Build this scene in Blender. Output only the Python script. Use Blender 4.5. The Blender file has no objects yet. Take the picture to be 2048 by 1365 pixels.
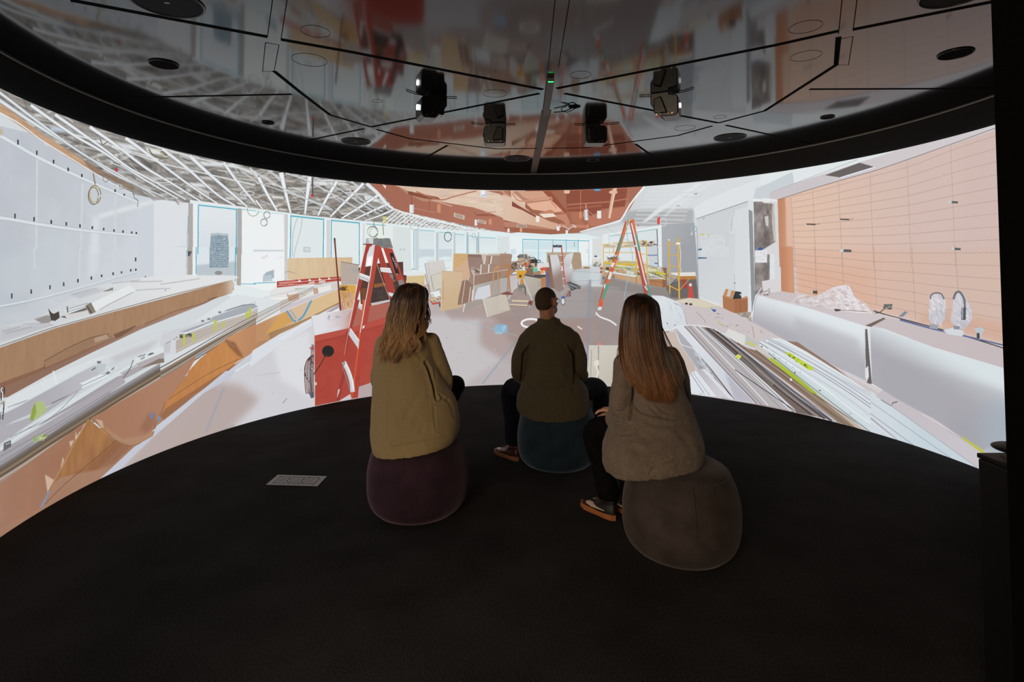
import bpy, bmesh, math, random
import numpy as np
from mathutils import Vector, Matrix, noise as mnoise

SC = bpy.context.scene
COL = SC.collection

# ------------------------------------------------------------------ camera, world, exposure
FOC, PITCH, ROLL, PYC, CAM_H = 1078.1, -0.0339, 0.0038, 500.1, 1.44      # focal length in px of the 2048 px frame
R_SCREEN, CX, CY, Z_TOP = 3.084, 0.2407, 3.6513, 2.414                    # the drum: radius, centre, picture height
R_RIM, Z_CEIL = 3.107, 2.625

cam_d = bpy.data.cameras.new('camera')
cam = bpy.data.objects.new('camera', cam_d)
COL.objects.link(cam)
SC.camera = cam
cam_d.sensor_fit = 'HORIZONTAL'
cam_d.sensor_width = 36.0
cam_d.lens = 36.0 * FOC / 2048.0
cam_d.shift_y = -(682.5 - PYC) / 2048.0
cam_d.clip_start = 0.02
_f = Vector((0, math.cos(PITCH), -math.sin(PITCH)))
_u = Vector((0, math.sin(PITCH), math.cos(PITCH)))
_r = Vector((1, 0, 0))
_c, _s = math.cos(ROLL), math.sin(ROLL)
# image right/up axes after the small roll
_R = _r * _c - _u * _s
_U = _r * _s + _u * _c
cam.matrix_world = Matrix((( _R.x, _U.x, -_f.x, 0), (_R.y, _U.y, -_f.y, 0), (_R.z, _U.z, -_f.z, CAM_H), (0, 0, 0, 1)))

SC.view_settings.view_transform = 'Standard'
SC.view_settings.look = 'None'
SC.view_settings.exposure = 0.0
SC.view_settings.gamma = 1.0
SC.view_settings.use_curve_mapping = False

world = bpy.data.worlds.new('world')
SC.world = world
world.use_nodes = True
world.node_tree.nodes['Background'].inputs[0].default_value = (0.006, 0.0055, 0.005, 1)
world.node_tree.nodes['Background'].inputs[1].default_value = 0.5
SC.cycles.max_bounces = 5
SC.cycles.diffuse_bounces = 3
SC.cycles.glossy_bounces = 3
SC.cycles.use_denoising = True

# added warm, soft fill light behind the camera, to brighten the people's backs
fill_lamp_d = bpy.data.lights.new('back_fill_light', 'AREA')
fill_lamp_d.shape = 'RECTANGLE'
fill_lamp_d.size, fill_lamp_d.size_y = 2.4, 1.3
fill_lamp_d.energy = 135
fill_lamp_d.color = (1.0, .80, .58)
fill_lamp = bpy.data.objects.new('back_fill_light', fill_lamp_d)
COL.objects.link(fill_lamp)
fill_lamp.location = (-1.9, -1.7, 1.75)
fill_lamp.rotation_euler = (Vector((.2, 3.3, .6)) - Vector((-1.9, -1.7, 1.75))).to_track_quat('-Z', 'Y').to_euler()


def ray(x, y):
    """direction in the room of a point measured on the photograph"""
    u = (x - 1024.0) / FOC
    v = -(y - PYC) / FOC
    u, v = u * _c + v * _s, -u * _s + v * _c
    c, s = math.cos(PITCH), math.sin(PITCH)
    return (u, c + v * s, -s + v * c)


def on_plane_z(x, y, z):
    d = ray(x, y)
    t = (z - CAM_H) / d[2]
    return Vector((d[0] * t, d[1] * t, z))


def at_depth(x, y, Y):
    d = ray(x, y)
    t = Y / d[1]
    return Vector((d[0] * t, Y, CAM_H + d[2] * t))

# ------------------------------------------------------------------ the picture shown on the round screen
# drawn on the wall itself: s = arc along the drum (m, left to right), t = height (m)
TH0, TH1 = math.radians(-105.6), math.radians(90.05)
PW, PH = 5200, 1200
PIC = np.zeros((PH, PW, 3), np.float32)
RNG = np.random.RandomState(5)


def to_canvas(P):
    P = np.asarray(P, float)
    u = (P[:, 0] - 1024.0) / FOC
    v = -(P[:, 1] - PYC) / FOC
    u, v = u * _c + v * _s, -u * _s + v * _c
    c, s = math.cos(PITCH), math.sin(PITCH)
    dx, dy, dz = u, c + v * s, -s + v * c
    a = dx * dx + dy * dy
    b = -2 * (dx * CX + dy * CY)
    cc = CX * CX + CY * CY - R_SCREEN ** 2
    t = (-b + np.sqrt(np.maximum(b * b - 4 * a * cc, 0))) / (2 * a)
    X, Y = dx * t - CX, dy * t - CY
    th = np.arctan2(X, Y)
    z = CAM_H + dz * t
    return np.stack([(th - TH0) / (TH1 - TH0) * PW, z / Z_TOP * PH], 1)


REG = {'A1': (0, 150, 3.9004), 'A2': (512, 300, 3.9004), 'A3': (1024, 300, 3.9004), 'A4': (1536, 150, 3.9004),
       'B1': (0, 500, 3.9004), 'B2': (0, 750, 3.9004), 'B3': (512, 600, 3.9004), 'B4': (1280, 550, 3.9004),
       'B5': (1536, 500, 3.0333), 'C1': (820, 480, 8.53), 'C2': (1000, 460, 8.53), 'C3': (1180, 430, 6.825),
       'C4': (540, 470, 6.5), 'K': (1748, 800, 4.483), 'F': (0, 0, 1.0)}


def pts_of(reg, st):
    ox, oy, k = REG[reg]
    a = [float(q) for q in st.replace(',', ' ').split()]
    return np.array([(ox + a[i] / k, oy + a[i + 1] / k) for i in range(0, len(a), 2)])


def hexc(h):
    return np.array([int(h[i:i + 2], 16) / 255.0 for i in (0, 2, 4)], np.float32)


def subdiv(P, closed, step=8.0):
    out = []
    n = len(P)
    for i in range(n if closed else n - 1):
        a, b = P[i], P[(i + 1) % n]
        m = max(1, int(np.hypot(*(b - a)) / step))
        for j in range(m):
            out.append(a + (b - a) * j / m)
    if not closed:
        out.append(P[-1])
    return np.array(out)


def box(a, r, ax):
    if r < 1:
        return a
    n = 2 * r + 1
    p = [(0, 0), (0, 0)]
    p[ax] = (r + 1, r)
    c = np.cumsum(np.pad(a, p, mode='edge'), axis=ax)
    return (np.take(c, range(n, c.shape[ax]), ax) - np.take(c, range(0, c.shape[ax] - n), ax)) / n


def mask_poly(Q, pad=0):
    x0, x1 = int(np.floor(Q[:, 0].min())) - pad, int(np.ceil(Q[:, 0].max())) + pad + 1
    y0, y1 = int(np.floor(Q[:, 1].min())) - pad, int(np.ceil(Q[:, 1].max())) + pad + 1
    x0, x1 = max(0, x0), min(PW, x1)
    y0, y1 = max(0, y0), min(PH, y1)
    if x1 <= x0 or y1 <= y0:
        return None
    w, h = x1 - x0, y1 - y0
    SS = 2
    acc = np.zeros((h, w + 2), np.float32)
    A = Q
    B = np.roll(Q, -1, 0)
    for k in range(SS):
        yy = np.arange(y0, y1) + (k + .5) / SS
        m = np.zeros((h, w + 2), np.int32)
        for (ax, ay), (bx, by) in zip(A, B):
            if ay == by:
                continue
            lo, hi = (ay, by) if ay < by else (by, ay)
            i0, i1 = np.searchsorted(yy, lo), np.searchsorted(yy, hi)
            if i1 <= i0:
                continue
            xs = ax + (yy[i0:i1] - ay) * (bx - ax) / (by - ay) - x0
            xi = np.clip(np.round(xs), 0, w).astype(int)
            m[np.arange(i0, i1), xi] += 1
        acc += (np.cumsum(m, 1) % 2)
    return x0, x1, y0, y1, acc[:, :w] / SS


def vnoise(h, w, sx, sy, seed):
    r = np.random.RandomState(seed)
    gx, gy = int(w / sx) + 3, int(h / sy) + 3
    g = r.rand(gy, gx).astype(np.float32)
    X = np.arange(w) / sx
    Y = np.arange(h) / sy
    xi, yi = X.astype(int), Y.astype(int)
    fx, fy = X - xi, Y - yi
    fx, fy = fx * fx * (3 - 2 * fx), fy * fy * (3 - 2 * fy)
    a = g[yi][:, xi] * (1 - fx) + g[yi][:, xi + 1] * fx
    b = g[yi + 1][:, xi] * (1 - fx) + g[yi + 1][:, xi + 1] * fx
    return a * (1 - fy[:, None]) + b * fy[:, None]


def pg_pts(P, col, col2=None, g=None, al=1.0, fe=0, nz=None, closed=True):
    """filled shape; col->col2 along g=(x0,y0,x1,y1); fe = soft edge in canvas px; nz=(amp, sx, sy)"""
    global PIC
    Q = to_canvas(subdiv(P, closed))
    r = mask_poly(Q, pad=fe * 2 + 1)
    if r is None:
        return
    x0, x1, y0, y1, m = r
    if fe:
        m = box(box(box(box(m, fe, 0), fe, 1), fe, 0), fe, 1)
    c = hexc(col)[None, None, :]
    if col2 is not None:
        G = to_canvas(np.array([[g[0], g[1]], [g[2], g[3]]]))
        d = G[1] - G[0]
        X, Y = np.meshgrid(np.arange(x0, x1), np.arange(y0, y1))
        t = np.clip(((X - G[0, 0]) * d[0] + (Y - G[0, 1]) * d[1]) / (d @ d), 0, 1).astype(np.float32)[..., None]
        t = t * t * (3 - 2 * t)
        c = c * (1 - t) + hexc(col2)[None, None, :] * t
    if nz is not None:
        n = vnoise(y1 - y0, x1 - x0, nz[1], nz[2], int(abs(Q[0, 0]) + len(P)) % 9999) + .5 * vnoise(y1 - y0, x1 - x0, nz[1] / 2.7, nz[2] / 2.7, int(abs(Q[0, 1]) * 7) % 9999)
        c = c + (n[..., None] - .75) * nz[0]
    a = (m * al)[..., None]
    PIC[y0:y1, x0:x1] = PIC[y0:y1, x0:x1] * (1 - a) + c * a


def pg(reg, st, col, col2=None, g=None, **k):
    if g is not None:
        gg = pts_of(reg, g)
        g = (gg[0][0], gg[0][1], gg[1][0], gg[1][1])
    pg_pts(pts_of(reg, st), col, col2, g, **k)


def stroke_pts(P, w0, w1=None):
    if w1 is None:
        w1 = w0
    P = subdiv(P, False, 5)
    n = len(P)
    T = np.gradient(P, axis=0)
    T /= np.hypot(T[:, 0], T[:, 1])[:, None] + 1e-9
    N = np.stack([-T[:, 1], T[:, 0]], 1)
    w = np.linspace(w0, w1, n)[:, None] / 2
    return np.concatenate([P + N * w, (P - N * w)[::-1]])


def ln(reg, st, w, col, w1=None, **k):
    """line; widths in zoom units of the region"""
    kk = REG[reg][2]
    P = pts_of(reg, st)
    pg_pts(stroke_pts(P, w / kk, None if w1 is None else w1 / kk), col, closed=True, **k)


def curve(reg, st, w, col, w1=None, **k):
    """smooth line through the points"""
    kk = REG[reg][2]
    P = pts_of(reg, st)
    Q = [2 * P[0] - P[1]] + list(P) + [2 * P[-1] - P[-2]]
    out = []
    for i in range(1, len(Q) - 2):
        for t in np.linspace(0, 1, 8, endpoint=False):
            a, b, c, d = Q[i - 1], Q[i], Q[i + 1], Q[i + 2]
            out.append(.5 * ((2 * b) + (c - a) * t + (2 * a - 5 * b + 4 * c - d) * t * t + (3 * b - a - 3 * c + d) * t ** 3))
    out.append(P[-1])
    pg_pts(stroke_pts(np.array(out), w / kk, None if w1 is None else w1 / kk), col, **k)


def el(reg, cx, cy, rx, ry, col, ring=None, rot=0, **k):
    ox, oy, kk = REG[reg]
    a = np.linspace(0, 2 * np.pi, 28, endpoint=False)
    c, s = math.cos(rot), math.sin(rot)
    E = np.stack([np.cos(a) * rx, np.sin(a) * ry], 1)
    E = np.stack([E[:, 0] * c - E[:, 1] * s + cx, E[:, 0] * s + E[:, 1] * c + cy], 1) / kk + [ox, oy]
    if ring:
        pg_pts(stroke_pts(np.concatenate([E, E[:2]]), ring / kk), col, **k)
    else:
        pg_pts(E, col, **k)


def fan(reg, A, B, ts, w, col, w1=None, **k):
    """lines from points along polyline A to points along polyline B at parameters ts"""
    PA, PB = pts_of(reg, A), pts_of(reg, B)

    def at(P, t):
        i = min(int(t * (len(P) - 1)), len(P) - 2)
        f = t * (len(P) - 1) - i
        return P[i] * (1 - f) + P[i + 1] * f
    kk = REG[reg][2]
    for t in ts:
        pg_pts(stroke_pts(np.array([at(PA, t), at(PB, t)]), w / kk, None if w1 is None else w1 / kk), col, **k)



def scatter(reg, st, n, cols, smin, smax, al=.8, asp=3.0, ang=0.0, seed=1, jit=.35):
    """loose marks inside a shape"""
    P = pts_of(reg, st)
    r = np.random.RandomState(seed)
    lo, hi = P.min(0), P.max(0)
    done = 0
    for _ in range(n * 20):
        if done >= n:
            break
        p = lo + r.rand(2) * (hi - lo)
        c = False
        for i in range(len(P)):
            a, b = P[i], P[(i + 1) % len(P)]
            if (a[1] > p[1]) != (b[1] > p[1]) and p[0] < (b[0] - a[0]) * (p[1] - a[1]) / (b[1] - a[1]) + a[0]:
                c = not c
        if not c:
            continue
        done += 1
        L = smin + r.rand() * (smax - smin)
        th = ang + r.randn() * jit
        d = np.array([math.cos(th), math.sin(th)]) * L / 2
        nrm = np.array([-d[1], d[0]]) / asp * (.5 + r.rand())
        pg_pts(np.array([p - d - nrm * .6, p + d * .9 - nrm, p + d + nrm * .7, p - d * .8 + nrm]), cols[r.randint(len(cols))], al=al * (.5 + .5 * r.rand()))


def paint_left():
    # plastered wall with rails
    pg('F', '-900,40 330,330 330,640 -900,1100', 'c2c8cf', 'd3d9df', '0,300 290,560', nz=(.02, 60, 60))
    pg('F', '-900,350 60,480 60,620 -900,700', 'bac3cb', 'c2c8cf', '-100,500 60,500', al=.8, fe=10)
    pg('A1', '1190,970 1470,1000 1450,1330 1200,1365', 'e3e6ea')
    pg('B1', '1195,-20 1455,-20 1452,215 1195,225', 'e2e6ea')
    pg('A1', '1075,950 1200,965 1200,1400 1075,1400', 'd2d8e0')
    pg('B1', '1075,-20 1200,-20 1200,215 1075,240', 'd2d8df')
    # sun streak
    ln('A1', '1200,985 770,1105', 34, 'e6eaee', fe=5, al=.8)
    pg('A1', '720,1110 775,1100 770,1400 700,1400', 'dfe5ea', fe=8, al=.8)
    pg('B1', '690,-20 775,-20 760,180 690,240', 'dbe2e6', fe=8, al=.7)
    pg('A1', '470,1230 560,1200 560,1365 150,1365', 'ccd4da', fe=8, al=.5)
    pg('B1', '0,80 200,0 520,-20 560,100 560,260 200,330 0,340', 'cbd3d9', fe=14, al=.5)
    for st in ('290,650 283,1365', '643,850 630,1365', '902,940 895,1365'):
        ln('A1', st, 14, 'd5dadf', fe=1)
    for st in ('265,-10 270,150', '622,-10 618,260', '888,-10 884,190'):
        ln('B1', st, 12, 'd4dbe0', fe=1)
    for st, a, b in (('-700,150 -300,330 0,475 310,650 640,805 860,900 1075,995', 34, 15),
                     ('-700,1040 0,1115 300,1165 640,1212 1075,1254', 30, 14)):
        curve('A1', st, a + 10, 'a9b0b8', b + 6, al=.6, fe=1)
        curve('A1', st, a, 'dfe6ea', b)
    curve('B1', '-700,560 0,445 300,385 620,300 880,225 1070,172', 22, 'a9b3bb', 14, al=.6, fe=1)
    curve('B1', '-700,556 0,440 300,380 620,296 880,222 1070,170', 14, 'dde5ea', 9)
    for x, y, h in ((140, 525, 38), (287, 608, 34), (418, 678, 30), (532, 737, 27), (638, 785, 24), (898, 903, 20), (970, 935, 16),
                    (117, 1102, 38), (266, 1126, 34), (400, 1147, 30), (517, 1163, 28), (624, 1179, 26), (720, 1192, 22), (809, 1203, 20), (889, 1214, 19), (960, 1223, 18), (1027, 1230, 16), (1064, 1234, 16)):
        pg('A1', '%f,%f %f,%f %f,%f %f,%f' % (x - 6, y - h / 2, x + 6, y - h / 2, x + 6, y + h / 2, x - 6, y + h / 2), '3f4347')
    for x, y, h in ((92, 360, 40), (244, 326, 34), (390, 292, 32), (497, 268, 30), (608, 241, 28), (713, 220, 26), (793, 203, 20), (882, 186, 22), (948, 176, 16), (1020, 160, 18), (1058, 75, 30), (1060, 155, 18)):
        pg('B1', '%f,%f %f,%f %f,%f %f,%f' % (x - 6, y - h / 2, x + 6, y - h / 2, x + 6, y + h / 2, x - 6, y + h / 2), '4a4e55')
    el('A1', 5, 445, 20, 28, 'c9b39a', al=.8, fe=2)
    # soft window light past the last rail, windows
    pg('A1', '1470,1000 2100,1050 2100,1400 1470,1400', 'e6ecee')
    pg('B1', '1450,-20 2100,-20 2100,330 1450,210', 'e8edef')


def paint_ceiling():
    # wood strip and open ceiling above
    pg('A1', '-900,-420 2000,-100 2100,1060 1850,1045 1470,1000 1200,965 1040,930 860,830 640,700 330,510 0,290', '9b9894', nz=(.2, 60, 9))
    pg('A2', '-50,-100 900,0 1350,560 1990,600 2150,650 1990,668 1850,688 1500,665 1250,628 1000,583 600,548 250,508 -50,470', '918d88', nz=(.22, 40, 7))
    top = '0,100 330,240 700,400 1060,500 1500,620 1997,720 1997,1040 1470,990 1200,955 860,820 560,600 300,430 0,180'
    scatter('A1', top, 330, ['e9eaea', 'd4d4d2', '6b6661', '7d756c', 'b9b2a8', '58534e', 'a29a8e', 'f2f2f2', '817c79'], 10, 66, al=.6, asp=9, ang=.30, seed=3)
    top2 = '0,150 600,210 960,300 1080,460 1500,570 1900,640 1850,672 1250,618 600,540 0,465'
    scatter('A2', top2, 420, ['eef0f0', 'dcdcda', '5f5a56', '75706a', 'a9a49c', 'c8c0b4', '4f4b48', 'f6f6f6', '8a7a6c'], 8, 46, al=.62, asp=9, ang=.2, seed=4)
    scatter('A2', '1080,470 1990,640 1850,678 1250,622 1000,575', 160, ['f4f6f6', 'dfe6e2', '8b8f92', 'a9b0a0', 'ffffff', '8f96b0'], 5, 15, al=.8, asp=4, ang=.2, seed=14)
    for cx, cy, w, h, c in ((480, 430, 95, 26, 'c9d6e6'), (1000, 560, 110, 34, 'e4e7ea'), (1200, 600, 60, 26, 'eceff0'), (1560, 860, 90, 22, 'eef0f0'), (1700, 700, 150, 24, 'e2e6e8'), (800, 520, 50, 22, 'e6e7e8'), (980, 760, 70, 12, 'ccd2d8')):
        pg('A1', '%f,%f %f,%f %f,%f %f,%f' % (cx - w, cy - h, cx + w * .7, cy - h * .3, cx + w, cy + h, cx - w * .8, cy + h * .4), c, fe=3, al=.9)
    for cx, cy, w, h in ((560, 260, 180, 16), (170, 370, 50, 12), (210, 465, 30, 8), (900, 380, 60, 30), (600, 240, 120, 10), (330, 300, 90, 8)):
        pg('A2', '%f,%f %f,%f %f,%f %f,%f' % (cx - w, cy - h, cx + w * .7, cy - h * .3, cx + w, cy + h, cx - w * .8, cy + h * .4), 'eef1f1', fe=2, al=.85)
    pg('A1', '-900,-200 0,215 330,462 560,605 640,660 800,762 760,775 600,690 290,492 0,292 -900,-110', 'c39e7f', nz=(.08, 30, 6))
    pg('A1', '640,655 800,745 1050,870 1040,905 860,815 720,760', '8f7765', al=.8)
    curve('A1', '-900,-100 0,295 330,512 640,705 860,838 1035,925', 14, 'e8ecee', 6)
    # main rails fanning out of the left corner
    for st, a, b in (('-900,-420 0,200 300,400 640,610 900,780 1275,950', 46, 9), ('-900,-520 0,140 250,330 620,600 900,760 1215,945', 34, 9)):
        curve('A1', st, a + 8, '77797c', b + 4, al=.8)
        curve('A1', st, a, 'ccd3d8', b)
        curve('A1', st, a * .5, 'e6ebee', b * .6)
    for st, a, b in (('240,236 560,460 800,600 1100,800 1385,965', 26, 10), ('430,310 800,570 1000,720 1200,830 1450,972', 26, 11), ('700,405 900,545 1130,720 1330,840 1570,990', 28, 12),
                     ('980,492 1250,690 1480,860 1695,1003', 28, 12), ('1125,535 1130,540', 8, 8), ('1265,578 1450,720 1690,930 1835,1020', 26, 13), ('1480,632 1640,780 1850,960 1930,1032', 30, 13), ('1745,685 1850,830 1997,1010', 26, 15)):
        curve('A1', st, a + 9, '6f7072', b + 5, al=.7)
        curve('A1', st, a, 'd9dee2', b)
        curve('A1', st, a * .35, 'f4f6f7', b * .4)
    for st in ('1800,690 2010,790', '1130,535 1500,640 2000,760', '870,560 1300,700 1990,860', '560,460 1240,660', '1950,725 2010,790'):
        ln('A1', st, 12, 'e4e8ea', al=.85)
    # red sprinkler, fluff coils
    el('A1', 908, 741, 13, 15, 'b8484c')
    curve('A1', '1160,580 1190,620 1250,650 1310,640 1270,600 1250,610', 10, '6d6a55', al=.9)
    curve('A1', '1170,575 1230,590 1290,640 1320,625', 8, 'd8d8c0')
    for st in ('780,500 800,545 845,520', '880,680 940,700'):
        ln('A1', st, 6, '57524e')
    # second part of the grid
    for st, a, b in (('20,215 90,350 165,475', 26, 16), ('195,178 225,310 270,490', 38, 15), ('420,210 400,350 382,500', 38, 14), ('635,238 540,400 483,512', 26, 14),
                     ('838,262 700,400 580,522', 24, 14), ('965,345 820,440 668,535', 22, 12), ('1022,425 900,480 760,545', 18, 10), ('1075,465 960,515 850,552', 15, 8),
                     ('0,395 50,460', 14, 10)):
        curve('A2', st, a + 9, '75777a', b + 5, al=.7)
        curve('A2', st, a, 'e2e6e9', b)
        curve('A2', st, a * .4, 'fafbfb', b * .4)
    for st, a in (('0,180 250,320 480,420 600,470', 13), ('230,180 400,240 640,370 880,510', 12), ('460,215 640,300 820,420 960,500', 10), ('620,235 760,340 900,440 990,480', 9), ('740,245 800,290', 14), ('90,160 200,230', 12),
                  ('700,330 900,360 1040,470', 9), ('0,250 380,380 560,440', 8)):
        curve('A2', st, a, 'dde2e5')
        curve('A2', st, 2.5, '7d8083', al=.7)
    curve('A2', '862,262 950,340 1020,420 1085,462 1300,530 1500,575 1800,640 1990,668', 26, 'e9edef', 8)
    for i in range(26):
        t = i / 25.0
        x = 1090 + 760 * t
        y = 478 + 160 * t
        ln('A2', '%f,%f %f,%f' % (x, y, x - 110 + 50 * t, y + 95 - 75 * t), 8 - 5 * t, 'f2f5f5')
    for i in range(7):
        t = i / 6.0
        ln('A2', '%f,%f %f,%f' % (1000 + 90 * t, 540 - 60 * t, 1700 + 200 * t, 668 - 8 * t), 4, 'eef2f2', al=.8)
    el('A2', 440, 357, 14, 13, 'c4453f')
    ln('A2', '440,215 442,350', 12, '5e5a58')
    el('A2', 1196, 565, 8, 8, 'b05050')
    # far strip of the grid
    pg('A3', '0,650 530,652 705,672 705,694 300,682 0,672', 'cdd6d8')
    for i in range(40):
        x = 5 + i * 17.5
        c = ('8f93c8', 'a8b678', 'ffffff', '7d8a90')[i % 4]
        ln('A3', '%f,%f %f,%f' % (x, 676 + i * .4, x + 34, 654 + i * .5), 5, c, al=.8)
    curve('A3', '0,672 300,684 705,695', 5, 'c3cdd6')


def paint_windows():
    pg('F', '380,400 520,418 620,432 760,445 900,460 1210,470 1210,560 960,580 700,690 380,560', 'e9f0f2', 'e4f2f4', '500,500 1150,500')
    # tower window
    pg('A1', '1500,1010 1850,1045 1850,1400 1500,1400', 'e7ecf0', 'dde5ea', '1600,1050 1600,1365')
    pg('B1', '1530,-20 1845,-20 1845,200 1530,200', 'e3eaef')
    pg('B1', '1530,120 1845,90 1845,200 1530,200', 'b9c3c9', al=.8, fe=3)
    pg('B1', '1895,100 1997,120 1997,130 1895,135', 'a8b3bb', al=.6, fe=3)
    pg('A1', '1645,1238 1775,1240 1782,1290 1785,1400 1635,1400 1642,1290', '8ea3b0')
    pg('B1', '1634,-20 1786,-20 1783,138 1634,140', '93a7b2')
    pg('A1', '1648,1238 1700,1232 1782,1245 1782,1262 1700,1250 1648,1262', 'b9c4cb')
    for i in range(8):
        ln('A1', '%f,%f %f,1365' % (1650 + i * 18, 1290, 1648 + i * 18), 3, '71899a', al=.8)
        ln('B1', '%f,%f %f,138' % (1648 + i * 18, -20, 1648 + i * 18), 3, '6f8795', al=.8)
    for i in range(5):
        ln('A1', '1640,%f 1785,%f' % (1290 + i * 16, 1290 + i * 16), 3, 'c3d0d6', al=.8)
    for i in range(8):
        ln('B1', '1636,%f 1786,%f' % (i * 17, i * 17), 3, 'c0ccd3', al=.8)
    scatter('A1', '1660,1255 1780,1255 1785,1365 1640,1365', 40, ['5f7686', 'd5dfe4'], 2, 4, asp=2)
    scatter('B1', '1640,0 1785,0 1785,135 1640,135', 50, ['5f7686', 'd5dfe4'], 2, 4, asp=2)
    el('B1', 1705, 180, 30, 16, '9a9590')
    # mullions
    for st in ('1470,1000 1505,1005 1505,1400 1468,1400', '1852,1040 1886,1045 1886,1400 1850,1400'):
        pg('A1', st, 'b4afad')
    pg('B1', '1462,-20 1502,-20 1502,195 1462,195', 'b5aba5')
    pg('B1', '1502,-20 1535,-20 1535,200 1505,200', 'f2f5f7')
    pg('B1', '1846,-20 1882,-20 1878,280 1846,275', 'b3aaa4')
    pg('A1', '1505,1008 1545,1012 1540,1400 1507,1400', 'f1f4f6')
    teal = '55b4c9'
    ln('A1', '1545,1015 1852,1050', 9, teal)
    ln('A1', '1548,1018 1543,1400', 8, teal)
    ln('A1', '1845,1050 1843,1400', 8, teal)
    ln('A1', '1468,1100 1462,1400', 4, '7ab0c0')
    ln('B1', '1530,-20 1530,190', 7, teal)
    ln('B1', '1838,-20 1834,245', 7, teal)
    ln('B1', '1455,0 1455,195', 4, '7ab0c0')
    pg('B1', '1465,10 1497,12 1480,50 1466,50', '5b5b66')
    # bright window
    pg('F', '484,420 566,428 572,590 484,570', 'f3f7f8')
    pg('A2', '-20,780 215,782 215,792 -20,795', 'c3cbd6', al=.8, fe=2)
    pg('A2', '0,795 220,795 220,1035 0,1040', 'f5f7f9')
    scatter('A2', '20,810 200,810 200,850 20,850', 7, ['cdd6da'], 3, 8, asp=2)
    pg('A2', '80,955 140,935 140,1000 55,1030 55,985', '9fb3c0', fe=1, al=.9)
    pg('A2', '55,980 120,975 130,1025 55,1030', 'c6cfd6', al=.9)
    ln('B1', '1880,265 1997,268', 5, teal)
    ln('A2', '-20,1042 155,1033', 6, teal)
    ln('A1', '1886,1050 1997,1062', 6, '8fd0da')
    ln('A2', '0,488 210,500', 5, '9fd4dd', al=.6)
    # mullion + papered window 1
    pg('A2', '222,500 252,505 245,1020 222,1020', 'd3d2d2')
    pg('A2', '250,505 270,508 262,850 245,850', 'f4f7f8')
    pg('A2', '268,512 532,540 528,850 262,850', 'e6edee')
    for st in ('268,515 532,543',):
        ln('A2', st, 10, teal)
    ln('A2', '272,515 266,845', 8, teal)
    ln('A2', '529,540 524,845', 8, teal)
    curve('A2', '325,530 300,600 285,700 283,830', 4, 'a9b4b6')
    curve('A2', '362,530 345,640 310,760 295,840', 4, 'a9b4b6')
    pg('A2', '370,757 425,760 425,800 370,797', 'c3ccca')
    pg('A2', '378,765 417,767 417,790 378,788', 'd9e2de')
    pg('A2', '532,540 582,545 578,850 550,850 530,850', 'f3f6f7')
    pg('A2', '550,545 580,548 577,850 550,850', 'd9d9da')
    # papered window 2
    pg('A2', '584,548 810,570 808,900 584,850', 'e8efef')
    ln('A2', '584,550 810,571', 9, teal)
    ln('A2', '588,548 586,845', 7, teal)
    ln('A2', '806,570 806,900', 7, teal)
    pg('A2', '812,568 856,573 850,900 812,900', 'f2f5f5')
    pg('A2', '830,572 852,575 846,900 830,900', 'e0e3e3')
    pg('A2', '858,575 1010,590 1010,700 858,700', 'eaf3ee')
    ln('A2', '860,578 1010,590', 5, teal)
    pg('A2', '1010,590 1068,595 1068,900 1010,900', 'e9f1f1')
    pg('A2', '1068,595 1205,612 1212,950 1068,1000', 'dfe6e6')
    pg('A2', '1205,615 1240,620 1240,940 1212,940', 'f0f5f5')
    ln('A2', '1232,630 1232,930', 5, '62b8c8')
    ln('A2', '1212,932 1240,930', 6, '62b8a8')
    pg('A2', '1240,620 1270,622 1270,940 1240,940', 'cfd8dc')
    for i in range(2):
        pg('A2', '%d,770 %d,770 %d,785 %d,785' % (1120 + i * 26, 1136 + i * 26, 1136 + i * 26, 1120 + i * 26), 'c3cbc8', fe=1)
    # views in the far windows
    for a, b, y0, y1 in ((1272, 1392, 625, 935), (1425, 1532, 640, 930), (1556, 1650, 655, 810), (1660, 1720, 668, 808), (1742, 1870, 680, 805)):
        pg('A2', '%d,%d %d,%d %d,%d %d,%d' % (a, y0, b, y0 + 8, b, y1, a, y1), 'dfe9ed', 'e6f1f4', '%d,%d %d,%d' % (a, y0, a, y1))
        if b < 1600:
            pg('A2', '%d,775 %d,775 %d,830 %d,835' % (a, b, b, a), 'c3d0d9', al=.7, fe=3)
            scatter('A2', '%d,835 %d,835 %d,930 %d,930' % (a, b, b, a), 8, ['c5d2d8', 'ffffff', 'cfd8da'], 5, 18, asp=6)
        ln('A2', '%d,%d %d,%d' % (a, y0 + 2, b, y0 + 9), 5, '7cc4d0')
    for a, b in ((1392, 1425), (1532, 1556), (1628, 1660), (1722, 1742)):
        pg('A2', '%d,640 %d,645 %d,935 %d,935' % (a, b, b, a), 'c6d2d8')
        pg('A2', '%d,640 %d,645 %d,935 %d,935' % (a, a + (b - a) * .35, a + (b - a) * .35, a), 'f0f4f4')
    ln('A2', '1650,668 1650,806', 5, '6fc0cc')
    ln('A2', '1722,680 1722,805', 5, '52aebf')
    ln('A2', '1730,672 1735,800', 5, '9aa09a')
    pg('A2', '1728,780 1743,780 1743,805 1728,805', 'd8bf93')
    pg('A2', '1880,668 1975,680 1975,812 1880,805', 'dfe9ea')
    ln('A2', '1882,700 1972,704', 4, 'b9c3c5')
    ln('A2', '1882,770 1972,770', 3, 'c3c9ca')
    ln('A2', '1972,672 1972,810', 8, 'c3d0d6')
    # far glazed front
    pg('C2', '0,100 1600,150 1600,700 0,400', 'eef5f6')
    pg('C2', '0,110 140,115 140,400 0,400', 'dfe6e6')
    ln('C2', '150,110 155,400', 10, 'cdd4d6')
    pg('C2', '185,325 275,325 275,420 185,420', 'd3e6ee', fe=1)
    pg('C2', '385,160 1335,185 1335,640 385,600', 'ddeef2')
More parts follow.
